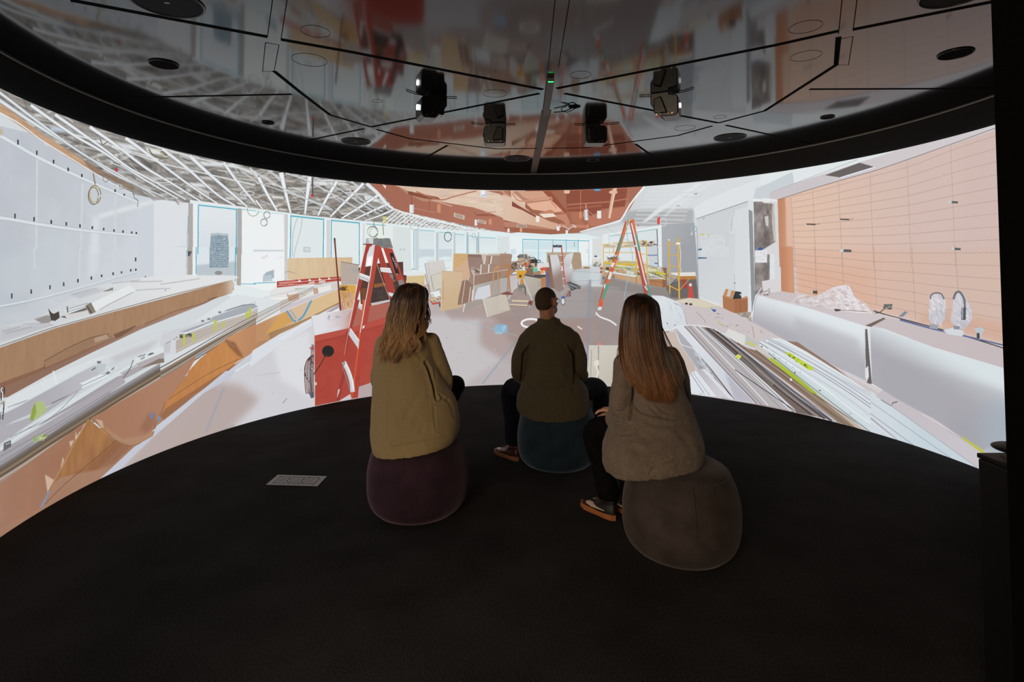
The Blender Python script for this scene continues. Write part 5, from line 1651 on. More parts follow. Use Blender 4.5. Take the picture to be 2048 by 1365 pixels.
def add_box(bm, c, s, rz=0, bev=0, M=None):
    r = bmesh.ops.create_cube(bm, size=1)
    vs = r['verts']
    bmesh.ops.scale(bm, vec=s, verts=vs)
    if bev:
        es = list({e for v in vs for e in v.link_edges})
        q = bmesh.ops.bevel(bm, geom=vs + es, offset=bev, segments=2, affect='EDGES', profile=.6)
        vs = list({v for f in q['faces'] for v in f.verts} | {v for v in vs if v.is_valid})
    T = Matrix.Translation(c) @ Matrix.Rotation(rz, 4, 'Z') if M is None else M
    bmesh.ops.transform(bm, matrix=T, verts=vs)
    return vs


def add_cyl(bm, c, r, h, seg=32, r2=None, M=None):
    q = bmesh.ops.create_cone(bm, cap_ends=True, segments=seg, radius1=r, radius2=r if r2 is None else r2, depth=h)
    bmesh.ops.transform(bm, matrix=(Matrix.Translation(c) if M is None else M), verts=q['verts'])
    return q['verts']


def add_tube(bm, pts, rad, seg=8, cap=True):
    """tube through points, rad = number or list"""
    P = [Vector(p) for p in pts]
    n = len(P)
    R = rad if isinstance(rad, (list, tuple)) else [rad] * n
    T = []
    for i in range(n):
        t = P[min(i + 1, n - 1)] - P[max(i - 1, 0)]
        T.append(t.normalized() if t.length > 1e-9 else Vector((0, 0, 1)))
    up = Vector((0, 0, 1)) if abs(T[0].z) < .9 else Vector((1, 0, 0))
    a = T[0].cross(up).normalized()
    rings = []
    for i in range(n):
        a = (a - T[i] * a.dot(T[i])).normalized()
        b = T[i].cross(a)
        rings.append([bm.verts.new(P[i] + (a * math.cos(k * 2 * math.pi / seg) + b * math.sin(k * 2 * math.pi / seg)) * R[i]) for k in range(seg)])
    for i in range(n - 1):
        for k in range(seg):
            bm.faces.new((rings[i][k], rings[i][(k + 1) % seg], rings[i + 1][(k + 1) % seg], rings[i + 1][k]))
    if cap:
        bm.faces.new(rings[0][::-1])
        bm.faces.new(rings[-1])
    return rings


def spline(P, n):
    """catmull-rom through points, n samples"""
    P = [Vector(p) for p in P]
    Q = [P[0] * 2 - P[1]] + P + [P[-1] * 2 - P[-2]]
    m = len(P) - 1
    out = []
    for j in range(n):
        t = j / (n - 1) * m
        i = min(int(t), m - 1)
        f = t - i
        a, b, c, d = Q[i], Q[i + 1], Q[i + 2], Q[i + 3]
        out.append(.5 * ((2 * b) + (c - a) * f + (2 * a - 5 * b + 4 * c - d) * f * f + (3 * b - a - 3 * c + d) * f ** 3))
    return out


def drum(th, r, z):
    return Vector((CX + r * math.sin(th), CY + r * math.cos(th), z))


def arc_wall(name, t0, t1, r, z0, z1, m, th=.05, n=160, uv=False):
    """curved wall with thickness (inner face at r)"""
    bm = bmesh.new()
    lay = bm.loops.layers.uv.new('arc') if uv else None
    cols = []
    for i in range(n + 1):
        t = t0 + (t1 - t0) * i / n
        cols.append((bm.verts.new(drum(t, r, z0)), bm.verts.new(drum(t, r, z1)), bm.verts.new(drum(t, r + th, z1)), bm.verts.new(drum(t, r + th, z0))))
    for i in range(n):
        a, b = cols[i], cols[i + 1]
        f = bm.faces.new((a[0], a[1], b[1], b[0]))
        if uv:
            u0, u1 = i / n, (i + 1) / n
            for l, q in zip(f.loops, ((u0, 0), (u0, 1), (u1, 1), (u1, 0))):
                l[lay].uv = q
        bm.faces.new((a[1], a[2], b[2], b[1]))
        bm.faces.new((a[2], a[3], b[3], b[2]))
        bm.faces.new((a[3], a[0], b[0], b[3]))
    bm.faces.new(cols[0][::-1])
    bm.faces.new(cols[-1])
    o = obj(name, bm, m)
    return o


# ------------------------------------------------------------------ the drum: picture wall, black band, ceiling, floor
TH_LEFT = math.radians(-150)
# the measured stretch of the picture ends at TH0; behind the camera's left the same scene carries on (its mirror)
ext = int(round((TH0 - TH_LEFT) / (TH1 - TH0) * PW))
FULL = np.concatenate([PIC[:, :ext][:, ::-1], PIC], axis=1)
H_, W_ = FULL.shape[:2]
img = bpy.data.images.new('site_panorama', W_, H_)
px = np.ones((H_, W_, 4), np.float32)
px[..., :3] = np.clip(FULL, 0, 1)
img.pixels.foreach_set(px.ravel())
img.update()
img.pack()
del px, FULL

m_screen, nt, b = nodes('projected_picture')
b.inputs['Base Color'].default_value = (.03, .03, .03, 1)
b.inputs['Roughness'].default_value = .95
b.inputs['Specular IOR Level'].default_value = .1
tx = nt.nodes.new('ShaderNodeTexImage')
tx.image = img
tx.extension = 'EXTEND'
uvn = nt.nodes.new('ShaderNodeUVMap')
uvn.uv_map = 'arc'
nt.links.new(uvn.outputs[0], tx.inputs[0])
nt.links.new(tx.outputs[0], b.inputs['Emission Color'])
b.inputs['Emission Strength'].default_value = .93
screen = arc_wall('projection_screen', TH_LEFT, TH1, R_SCREEN, 0.0, Z_TOP, m_screen, th=.04, n=220, uv=True)
tag(screen, 'wide curved wall screen showing a panorama of an unfinished office floor with ladders', 'screen')

m_band = mat('black_band', (.02, .02, .02, 1), rough=.9, spec=.15)
m_dark = mat('dark_room', (.004, .004, .004, 1), rough=.9, spec=.2)
band = tag(arc_wall('wall_band', TH_LEFT, math.radians(150), R_RIM, Z_TOP, Z_CEIL - .006, m_band, th=.05, n=200), kind='structure')  # black band of the wall between screen top and ceiling
rim = tag(arc_wall('trim_1', TH_LEFT, math.radians(150), R_RIM - .004, Z_CEIL - .0065, Z_CEIL - .002, mat('rim_edge', (.5, .47, .42, 1), rough=.5), th=.01, n=200), kind='structure')
wall_r = tag(arc_wall('wall_right', TH1, math.radians(128), R_SCREEN, 0, Z_TOP, m_dark, th=.1, n=40), kind='structure')

# carpet
m_floor, nt, b = nodes('carpet')
b.inputs['Roughness'].default_value = 1
b.inputs['Specular IOR Level'].default_value = .05
tc = nt.nodes.new('ShaderNodeTexCoord')
n1 = nt.nodes.new('ShaderNodeTexNoise'); n1.inputs['Scale'].default_value = 160; n1.inputs['Detail'].default_value = 4
n2 = nt.nodes.new('ShaderNodeTexNoise'); n2.inputs['Scale'].default_value = 3; n2.inputs['Detail'].default_value = 3
w1 = nt.nodes.new('ShaderNodeTexWave'); w1.inputs['Scale'].default_value = 45; w1.inputs['Distortion'].default_value = 2.5; w1.inputs['Detail'].default_value = 2
rp = nt.nodes.new('ShaderNodeValToRGB')
rp.color_ramp.elements[0].position = .3; rp.color_ramp.elements[1].position = .72
rp.color_ramp.elements[0].color = (.008, .0075, .0072, 1)
rp.color_ramp.elements[1].color = (.038, .036, .0355, 1)
mx = nt.nodes.new('ShaderNodeMath'); mx.operation = 'MULTIPLY_ADD'; mx.inputs[1].default_value = .25
for q in (n1, n2, w1):
    nt.links.new(tc.outputs['Object'], q.inputs['Vector'])
nt.links.new(w1.outputs['Fac'], mx.inputs[0])
ad = nt.nodes.new('ShaderNodeMath'); ad.operation = 'MULTIPLY_ADD'; ad.inputs[1].default_value = .35; ad.inputs[2].default_value = -.28
nt.links.new(n2.outputs['Fac'], ad.inputs[0])
ad2 = nt.nodes.new('ShaderNodeMath'); ad2.operation = 'ADD'
nt.links.new(ad.outputs[0], ad2.inputs[0]); nt.links.new(n1.outputs['Fac'], ad2.inputs[1])
nt.links.new(ad2.outputs[0], mx.inputs[2])
nt.links.new(mx.outputs[0], rp.inputs[0])
nt.links.new(rp.outputs[0], b.inputs['Base Color'])
bp = nt.nodes.new('ShaderNodeBump'); bp.inputs['Strength'].default_value = .5; bp.inputs['Distance'].default_value = .004
nt.links.new(mx.outputs[0], bp.inputs['Height']); nt.links.new(bp.outputs[0], b.inputs['Normal'])
bm = bmesh.new()
add_box(bm, (0.2, 2.2, -.05), (9, 9.4, .1))
floor = tag(obj('floor', bm, m_floor), kind='structure')

# glossy grey ceiling
m_ceil, nt, b = nodes('ceiling_panel')
b.inputs['Base Color'].default_value = (.008, .0078, .0078, 1)
b.inputs['IOR'].default_value = 1.45
b.inputs['Specular IOR Level'].default_value = .5
tc = nt.nodes.new('ShaderNodeTexCoord')
n1 = nt.nodes.new('ShaderNodeTexNoise'); n1.inputs['Scale'].default_value = 1.3; n1.inputs['Detail'].default_value = 3
mr = nt.nodes.new('ShaderNodeMapRange'); mr.inputs[3].default_value = .055; mr.inputs[4].default_value = .10
nt.links.new(tc.outputs['Object'], n1.inputs['Vector']); nt.links.new(n1.outputs['Fac'], mr.inputs[0]); nt.links.new(mr.outputs[0], b.inputs['Roughness'])
bm = bmesh.new()
add_cyl(bm, (CX, CY, Z_CEIL + .03), R_RIM + .05, .06, seg=160)
ceiling = tag(obj('ceiling', bm, m_ceil), kind='structure')
bm = bmesh.new()
add_box(bm, (0.2, 2.2, 2.86), (9, 9.4, .1))
slab = tag(obj('ceiling_outer', bm, m_dark), kind='structure')
# dark room behind the camera
for nm, c, s in (('wall_back', (0.2, -2.5, 1.4), (9, .1, 2.82)), ('wall_outer_left', (-4.3, 2.2, 1.4), (.1, 9.3, 2.82)), ('wall_outer_right', (4.7, 2.2, 1.4), (.1, 9.3, 2.82)), ('wall_front', (.2, 6.9, 1.4), (9, .1, 2.82))):
    bm = bmesh.new()
    add_box(bm, c, s)
    tag(obj(nm, bm, m_dark), kind='structure')

# ------------------------------------------------------------------ ceiling details
m_gap = mat('gap_black', (.0015, .0015, .0015, 1), rough=.95, spec=.05)
m_strip = mat('strip_grey', (.055, .052, .05, 1), rough=.55, spec=.3, noise_scale=30, noise_amt=.1)
m_grille = mat('grille_black', (.006, .006, .0065, 1), rough=.8, spec=.2, bump=.6, bump_scale=900)
m_ring = mat('ring_dark', (.03, .03, .031, 1), rough=.35, spec=.5)
ZG = Z_CEIL - .0006


def ceil_pts(st):
    a = [float(q) for q in st.replace(',', ' ').split()]
    return [on_plane_z(a[i], a[i + 1], Z_CEIL) for i in range(0, len(a), 2)]


def ribbon(bm, P, w, z=ZG, th=.0006):
    """flat ribbon w metres wide along points P on the ceiling"""
    n = len(P)
    L, R_ = [], []
    for i in range(n):
        t = (P[min(i + 1, n - 1)] - P[max(i - 1, 0)]).normalized()
        nn = Vector((-t.y, t.x, 0))
        L.append(P[i] + nn * w / 2)
        R_.append(P[i] - nn * w / 2)
    for i in range(n - 1):
        q = [L[i], L[i + 1], R_[i + 1], R_[i]]
        vs = [bm.verts.new((p.x, p.y, z - th)) for p in q] + [bm.verts.new((p.x, p.y, z + th)) for p in q]
        for f in ((0, 1, 2, 3), (7, 6, 5, 4), (0, 4, 5, 1), (1, 5, 6, 2), (2, 6, 7, 3), (3, 7, 4, 0)):
            bm.faces.new([vs[k] for k in f])


gaps = [('140,0 535,73.5', .022), ('562,79 700,103.5 1086,179', .022), ('1113,177 1550,90.5 1677,62', .022), ('1706,59 1987,3', .022),
        ('1079,187 742,254', .02), ('742,254 660,230 600,184 548,142', .018), ('1129,187 1437,246', .02), ('1437,246 1529,222 1672,130 1677,74', .018),
        ('584,188.5 266,195', .018), ('1619,178.5 1987,177', .018), ('753,259 820,277.6 992.6,298 1075.6,297', .018), ('1089,297 1172.5,295.7 1354.9,271.4 1424.5,252', .018),
        ('728,257.5 600,284 581,289', .018), ('1451.5,250.5 1625,287.6', .018), ('895,291 817,334', .018), ('1271,288 1324,326', .018)]
for st, w in gaps:
    bm = bmesh.new()
    ribbon(bm, ceil_pts(st), w * 1.5)
    obj('panel_gap', bm, m_gap, ceiling)
fine = ['545,0 535,73', '574,0 562,79', '531,85 525,143 548,143 558,90 531,85', '1684,0 1677,68', '1714,0 1706,61', '1675,79 1672,130 1697,130 1706,73 1675,79', '1110,0 1096,140', '1139,0 1117,134']
for st in fine:
    bm = bmesh.new()
    ribbon(bm, ceil_pts(st), .004)
    obj('panel_gap', bm, m_gap, ceiling)
bm = bmesh.new()
P = ceil_pts('1093,226 1076,346')
ribbon(bm, [Vector((CX + .022, 4.0, Z_CEIL)), Vector((CX + .03, CY + R_SCREEN - .02, Z_CEIL))], .075)
obj('centre_strip', bm, m_strip, ceiling)
for st in ('528,85 526,0', ):
    pass
# access hatch slot near the rim, thin circles (closed cover plates)
bm = bmesh.new()
ribbon(bm, ceil_pts('936,333 941,329 981,330'), .02)
obj('hatch_slot', bm, m_gap, ceiling)


def plate(cx_, cy_, rx):
    c = on_plane_z(cx_, cy_, Z_CEIL)
    e = on_plane_z(cx_ + rx, cy_, Z_CEIL)
    r = abs(e.x - c.x)
    bm = bmesh.new()
    ribbon(bm, [c + Vector((math.cos(a) * r, math.sin(a) * r, 0)) for a in [k * 2 * math.pi / 40 for k in range(41)]], .0013)
    obj('cover_plate', bm, m_gap, ceiling)


for q in ((631, 63, 28), (619, 120, 34), (1611, 54, 30), (1612, 112, 28), (1161, 150, 21), (990, 187, 24), (755, 202, 10), (1370, 256, 20), (1440, 234, 12)):
    plate(*q)


def speaker(px_, py_, rx, label, kind='grille', group=None):
    c = on_plane_z(px_, py_, Z_CEIL)
    r = abs(on_plane_z(px_ + rx, py_, Z_CEIL).x - c.x)
    t = empty('ceiling_speaker' if kind == 'grille' else 'recessed_downlight', (c.x, c.y, Z_CEIL))
    tag(t, label, 'speaker' if kind == 'grille' else 'downlight', group)
    bm = bmesh.new()
    prof = [(r * .93, -.0015), (r * .93, -.006), (r * .97, -.008), (r, -.005), (r, -.0015)]
    rings = [[bm.verts.new((c.x + math.cos(a) * q, c.y + math.sin(a) * q, Z_CEIL + z)) for a in [k * 2 * math.pi / 48 for k in range(48)]] for q, z in prof]
    for i in range(len(rings)):
        A, B = rings[i], rings[(i + 1) % len(rings)]
        for k in range(48):
            bm.faces.new((A[k], A[(k + 1) % 48], B[(k + 1) % 48], B[k]))
    obj('ring', bm, m_ring, t, smooth=True)
    bm = bmesh.new()
    add_cyl(bm, (c.x, c.y, Z_CEIL - .0025), r * .93, .003, seg=48)
    obj('grille' if kind == 'grille' else 'opening', bm, m_grille if kind == 'grille' else m_gap, t)
    if kind == 'grille':
        bm = bmesh.new()
        add_box(bm, (c.x, c.y, Z_CEIL - .0045), (.022, .012, .001))
        obj('badge', bm, mat('badge_grey', (.25, .25, .25, 1)), t)
    return t


speaker(334, 4, 68, 'large round black ceiling speaker cut off by the top left of the view')
speaker(1912, -14, 62, 'large round ceiling speaker barely showing at the top right edge')
speaker(712, 283, 29, 'round black ceiling speaker left of the projectors near the black rim')
speaker(1034, 317, 26, 'round ceiling speaker close to the rim just left of the centre strip')
speaker(1460, 275, 31, 'round ceiling speaker right of the projectors near the black rim')
speaker(328, 128, 27, 'round black recessed opening in the left ceiling panel', 'hole')
speaker(1911, 107, 30, 'round black recessed opening in the far right ceiling panel', 'hole')
speaker(536, 245, 12, 'small round black opening above the left grid picture', 'hole')
speaker(1655, 234, 13, 'small round black opening above the tiled wall picture', 'hole')
speaker(1186, 320, 12, 'small dark round opening by the rim right of the centre strip', 'hole')

# projectors: a mount column and a head with a wide lens, thin locating rods on both sides
m_proj = mat('projector_black', (.004, .004, .004, 1), rough=.3, spec=.4)
m_proj2 = mat('projector_dark', (.006, .0055, .0055, 1), rough=.3, spec=.3)
m_lens = mat('lens_lit', (.9, .92, 1, 1), rough=.2, emis='f4f6ff', emis_s=10)
m_lens2 = mat('lens_lit_dim', (.9, .85, .9, 1), rough=.2, emis='f4e8f0', emis_s=1.6)
m_lens_off = mat('lens_glass', (.02, .02, .03, 1), rough=.08)
m_screw = mat('brass_screw', (.6, .4, .18, 1), rough=.35, metal=1)


def prism(bm, pts, y0, y1, bev=.006):
    a = [bm.verts.new((x, y0, z)) for x, z in pts]
    b_ = [bm.verts.new((x, y1, z)) for x, z in pts]
    n = len(pts)
    fs = [bm.faces.new(a), bm.faces.new(b_[::-1])]
    for i in range(n):
        fs.append(bm.faces.new((a[(i + 1) % n], a[i], b_[i], b_[(i + 1) % n])))
    bmesh.ops.recalc_face_normals(bm, faces=fs)
    es = list({e for f in fs for e in f.edges})
    bmesh.ops.bevel(bm, geom=es, offset=bev, segments=3, affect='EDGES', profile=.5)


def make_projector(x, y, rz, mirror, lit, label, outer=False):
    t = empty('projector', (x, y, Z_CEIL), rz)
    tag(t, label, 'projector', None)
    s = -1 if mirror else 1
    MW = t.matrix_world

    def fin(name, bm, m, smooth=False):
        bmesh.ops.transform(bm, matrix=MW, verts=bm.verts)
        bmesh.ops.recalc_face_normals(bm, faces=bm.faces)
        return obj(name, bm, m, t, smooth)
    bm = bmesh.new()
    # side profile: column on the right, head reaching to the left below the notch
    prof = [(.092, .0), (.092, -.075), (.05, -.13), (.01, -.166)] if outer else [(.092, .0), (.092, -.075), (.086, -.155), (.07, -.168)]
    prof += [(-.07, -.168), (-.09, -.15), (-.09, -.045), (-.078, -.026), (-.035, -.02), (-.03, -.0)]
    prism(bm, [(p[0] * s, p[1]) for p in prof], -.055, .1, .007)
    fin('housing', bm, m_proj)
    bm = bmesh.new()
    P = [(.02, -.03), (.07, -.05), (.066, -.145), (-.02, -.145)]
    prism(bm, [(p[0] * s, p[1]) for p in P], -.078, -.05, .008)
    fin('front_cover', bm, m_proj2)
    bm = bmesh.new()
    add_cyl(bm, None, .019, .012, 28, r2=.016, M=Matrix.Translation((-.094 * s, .02, -.085)) @ Matrix.Rotation(math.pi / 2, 4, 'Y'))
    fin('lens', bm, (m_lens if not mirror else m_lens2) if lit else m_lens_off, True)
    for px_ in (-.05, -.025, .025, .05):
        bm = bmesh.new()
        add_cyl(bm, None, .0045 if abs(px_) > .03 else .0025, .004, 10, M=Matrix.Translation((px_ * s, -.0565, -.152)) @ Matrix.Rotation(math.pi / 2, 4, 'X'))
        fin('screw', bm, m_screw)
    bm = bmesh.new()
    add_tube(bm, [(-.06 * s, .0, -.006), (-.13 * s, -.015, -.006), (-.19 * s, -.05, -.006)], .0028, 6)
    fin('rod', bm, m_gap)
    bm = bmesh.new()
    add_tube(bm, [(.08 * s, .0, -.006), (.17 * s, .0 if not outer else -.03, -.006)], .0028, 6)
    fin('rod', bm, m_gap)
    return t


make_projector(-.137, 4.40, 0, False, False, 'black ceiling projector just left of the centre strip, inner left of four')
make_projector(.690, 4.41, 0, True, False, 'black ceiling projector just right of the centre strip, inner right of four')
make_projector(-.545, 3.66, math.radians(24), False, True, 'black ceiling projector with glowing lens, outermost on the left', True)
make_projector(1.050, 3.64, math.radians(-24), True, True, 'black ceiling projector tilted beside the right panels, outermost on the right', True)

# sensor bar with a green light on the centre strip
t = tag(empty('sensor_bar', (.262, 3.7, Z_CEIL)), 'slim grey bar with small green light on the ceiling centre line', 'sensor')
bm = bmesh.new()
v = add_box(bm, (.252, 3.68, Z_CEIL - .019), (.044, .74, .036), rz=-.02, bev=.003)
obj('bar_body', bm, mat('bar_grey', (.035, .034, .034, 1), rough=.5), t)
bm = bmesh.new()
add_box(bm, (.245, 3.308, Z_CEIL - .03), (.034, .004, .006))
obj('green_light', bm, mat('green_led', (.1, .9, .3, 1), emis='40ff80', emis_s=1.3), t)
# cable loop in a round hole
t = tag(empty('cable_outlet', (.45, 3.97, Z_CEIL)), 'black cable looping out of a small oval hole beside the green-lit bar', 'cable outlet')
c = on_plane_z(1149, 213, Z_CEIL)
bm = bmesh.new()
add_cyl(bm, (c.x, c.y, Z_CEIL - .001), .045, .002, 32)
obj('hole', bm, m_gap, t)
bm = bmesh.new()
a = on_plane_z(1103, 224, Z_CEIL - .012)
add_tube(bm, spline([(c.x + .03, c.y, Z_CEIL - .003), (c.x - .02, c.y - .03, Z_CEIL - .02), (c.x - .07, c.y + .05, Z_CEIL - .02), (a.x + .02, a.y, Z_CEIL - .015)], 24), .004, 6)
obj('cable', bm, m_gap, t, True)
bm = bmesh.new()
add_tube(bm, spline([(c.x + .02, c.y + .02, Z_CEIL - .003), (c.x - .05, c.y + .04, Z_CEIL - .03), (c.x - .10, c.y - .02, Z_CEIL - .025), (c.x - .04, c.y - .06, Z_CEIL - .004)], 24), .003, 6)
obj('cable', bm, m_gap, t, True)

# ------------------------------------------------------------------ poufs


def make_pouf(cx_, cy_, col, label, seam_ang, scale=1.0, rough_noise=.25, sheen=.9, zs=1.0):
    t = tag(empty('pouf', (cx_, cy_, 0)), label, 'pouf')
    prof = [(.0, .0), (.215, .0), (.252, .010), (.283, .045), (.300, .105), (.303, .165), (.30, .235), (.286, .305), (.266, .36), (.249, .395)]
    top = [(.249, .395), (.235, .412), (.20, .427), (.13, .437), (.06, .440), (0, .441)]
    m = mat('velour_' + col, col, rough=.9, spec=.2, noise_scale=9, noise_amt=rough_noise, bump=.25, bump_scale=350, sheen=sheen)
    m.node_tree.nodes['Principled BSDF'].inputs['Sheen Tint'].default_value = tuple(min(1, q * 6 + .12) for q in lin(col)[:3]) + (1,)

    def lathe(name, P, seg=72):
        bm = bmesh.new()
        fine = spline([(r, 0, z) for r, z in P], len(P) * 4)
        rings = []
        for q in fine:
            r, z = max(q.x, 0) * scale, q.z * zs
            if r < 1e-4:
                rings.append([bm.verts.new((cx_, cy_, z))])
            else:
                # slightly lumpy, soft upholstery
                rings.append([bm.verts.new((cx_ + math.cos(a) * r * (1 + .008 * math.sin(3 * a + 9 * z)), cy_ + math.sin(a) * r * (1 + .008 * math.sin(3 * a + 9 * z)), max(z, 0))) for a in [k * 2 * math.pi / seg for k in range(seg)]])
        for A, B in zip(rings[:-1], rings[1:]):
            if len(A) == 1:
                for k in range(seg):
                    bm.faces.new((A[0], B[(k + 1) % seg], B[k]))
            elif len(B) == 1:
                for k in range(seg):
                    bm.faces.new((A[k], A[(k + 1) % seg], B[0]))
            else:
                for k in range(seg):
                    bm.faces.new((A[k], A[(k + 1) % seg], B[(k + 1) % seg], B[k]))
        bmesh.ops.recalc_face_normals(bm, faces=bm.faces)
        return obj(name, bm, m, t, True)
    lathe('side_cover', prof)
    lathe('top_cover', top)
    bm = bmesh.new()
    r = .2495 * scale
    pts = [(cx_ + math.cos(a) * r * (1 + .008 * math.sin(3 * a + 3.5)), cy_ + math.sin(a) * r * (1 + .008 * math.sin(3 * a + 3.5)), .396 * zs) for a in [k * 2 * math.pi / 60 for k in range(61)]]
    add_tube(bm, pts, .0032, 6, cap=False)
    obj('seam', bm, m, t, True)
    ca, sa = math.cos(seam_ang), math.sin(seam_ang)
    bm = bmesh.new()
    add_tube(bm, [(cx_ + q.x * scale * ca * 1.004, cy_ + q.x * scale * sa * 1.004, max(q.z * zs, .001)) for q in spline([(r_, 0, z_) for r_, z_ in prof[1:]], 40)], .0022, 6)
    obj('seam', bm, m, t, True)
    return t


make_pouf(-.575, 3.31, '32202a', 'plum velvet pouf under the person in the beige blazer', math.radians(100))
make_pouf(.336, 4.07, '16252f', 'dark teal velvet pouf under the man in the olive jacket', math.radians(80))
make_pouf(.868, 2.845, '39312e', 'grey fabric pouf with stitched seam under the long-haired woman', math.radians(-93), scale=.98, sheen=.35)

# ------------------------------------------------------------------ printed sheet on the carpet
t = tag(empty('paper_sheet', (-1.465, 3.715, 0)), 'sheet of paper printed with three framed boxes lying on the carpet', 'paper')
A, B_, C_, D_ = Vector((-1.642, 3.816, .002)), Vector((-1.288, 3.786, .002)), Vector((-1.292, 3.615, .002)), Vector((-1.646, 3.643, .002))
bm = bmesh.new()
lo = [bm.verts.new(p) for p in (A, B_, C_, D_)]
hi = [bm.verts.new(p + Vector((0, 0, .0015))) for p in (A, B_, C_, D_)]
bm.faces.new(lo); bm.faces.new(hi[::-1])
for i in range(4):
    bm.faces.new((lo[i], lo[(i + 1) % 4], hi[(i + 1) % 4], hi[i]))
bmesh.ops.recalc_face_normals(bm, faces=bm.faces)
obj('sheet', bm, mat('paper_grey', 'a9a6a4', rough=.8, noise_scale=20, noise_amt=.06), t)


def sheet_pt(u, v):
    p = (A * (1 - u) + B_ * u) * (1 - v) + (D_ * (1 - u) + C_ * u) * v
    return Vector((p.x, p.y, .0042))


m_ink = mat('ink', (.01, .01, .01, 1), rough=.9)
for k in range(3):
    u0 = .1 + k * .285
    bm = bmesh.new()
    P = [sheet_pt(u0, .2), sheet_pt(u0 + .225, .2), sheet_pt(u0 + .225, .82), sheet_pt(u0, .82), sheet_pt(u0, .2)]
    for i in range(4):
        add_tube(bm, [P[i], P[i + 1]], .0011, 4)
    for u, v in ((0, .2), (.225, .4), (.225, .6), (.21, .82), (0, .8)):
        add_cyl(bm, sheet_pt(u0 + u, v), .005, .0012, 10)
    for v in (.35, .5, .65):
        add_tube(bm, [sheet_pt(u0 + .04, v), sheet_pt(u0 + .17, v)], .0007, 4)
    obj('printed_frame', bm, m_ink, t)

# ------------------------------------------------------------------ console and jamb at the right
t = tag(empty('console_table', (1.8, 1.62, 0)), 'black waist-high console beside the dark pillar at the right edge', 'console')
m_cons = mat('console_black', (.004, .0036, .0036, 1), rough=.5, spec=.3)
bm = bmesh.new()
add_box(bm, (1.832, 1.62, .405), (.606, .35, .81), bev=.006)
obj('cabinet_body', bm, m_cons, t)
bm = bmesh.new()
add_box(bm, (1.832, 1.62, .819), (.61, .355, .016), bev=.004)
obj('table_top', bm, m_cons, t)
bm = bmesh.new()
add_box(bm, (1.85, 1.62, .8285), (.54, .30, .003))
obj('wooden_inlay', bm, mat('inlay_brown', (.09, .055, .045, 1), rough=.55), t)
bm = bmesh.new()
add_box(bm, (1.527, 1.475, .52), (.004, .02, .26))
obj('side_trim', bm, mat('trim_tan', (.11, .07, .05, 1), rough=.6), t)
t = tag(empty('desk_microphone', (1.605, 1.72, .83)), 'flat black round device standing on the console beside the pillar', 'microphone')
bm = bmesh.new()
q = bmesh.ops.create_uvsphere(bm, u_segments=32, v_segments=16, radius=1)
bmesh.ops.transform(bm, matrix=Matrix.Translation((1.605, 1.72, .862)) @ Matrix.Diagonal((.075, .075, .012, 1)), verts=q['verts'])
obj('disc', bm, m_cons, t, True)
bm = bmesh.new()
add_cyl(bm, (1.605, 1.72, .842), .016, .026, 24)
obj('stand', bm, m_cons, t)
JX = at_depth(2014, 935, 1.38).x + .47
bm = bmesh.new()
add_box(bm, (JX, 1.28, 1.40), (.94, .20, 2.80))
pillar = tag(obj('wall_jamb', bm, mat('jamb_black', (.0015, .0013, .0012, 1), rough=.95, spec=.05)), kind='structure')

# ------------------------------------------------------------------ people: sculpting helpers
def photo_px(p):
    """where a point of the room lands on the photograph (used for placing folds on the backs of the coats)"""
    Z = p.z - CAM_H
    c, s = math.cos(PITCH), math.sin(PITCH)
    fw = p.y * c - Z * s
    up = p.y * s + Z * c
    u, v = p.x / fw, up / fw
    u, v = u * _c - v * _s, u * _s + v * _c
    return 1024 + FOC * u, PYC - FOC * v


def add_ball(bm, c, r, rot=None, seg=20):
    q = bmesh.ops.create_uvsphere(bm, u_segments=seg, v_segments=seg // 2 + 2, radius=1)
    r = r if isinstance(r, (tuple, list)) else (r, r, r)
    M = Matrix.Translation(c) @ (rot.to_4x4() if rot is not None else Matrix.Identity(4)) @ Matrix.Diagonal((r[0], r[1], r[2], 1))
    bmesh.ops.transform(bm, matrix=M, verts=q['verts'])
    return q['verts']


def limb(bm, pts, rads, n=14, seg=16):
    """tapering rounded limb through joints"""
    P = spline(pts, n * (len(pts) - 1) + 1)
    m = len(pts) - 1
    R_ = []
    for j in range(len(P)):
        t = j / (len(P) - 1) * m
        i = min(int(t), m - 1)
        f = t - i
        f = f * f * (3 - 2 * f)
        R_.append(rads[i] * (1 - f) + rads[i + 1] * f)
    add_tube(bm, P, R_, seg)
    add_ball(bm, P[0], R_[0], seg=14)
    add_ball(bm, P[-1], R_[-1], seg=14)


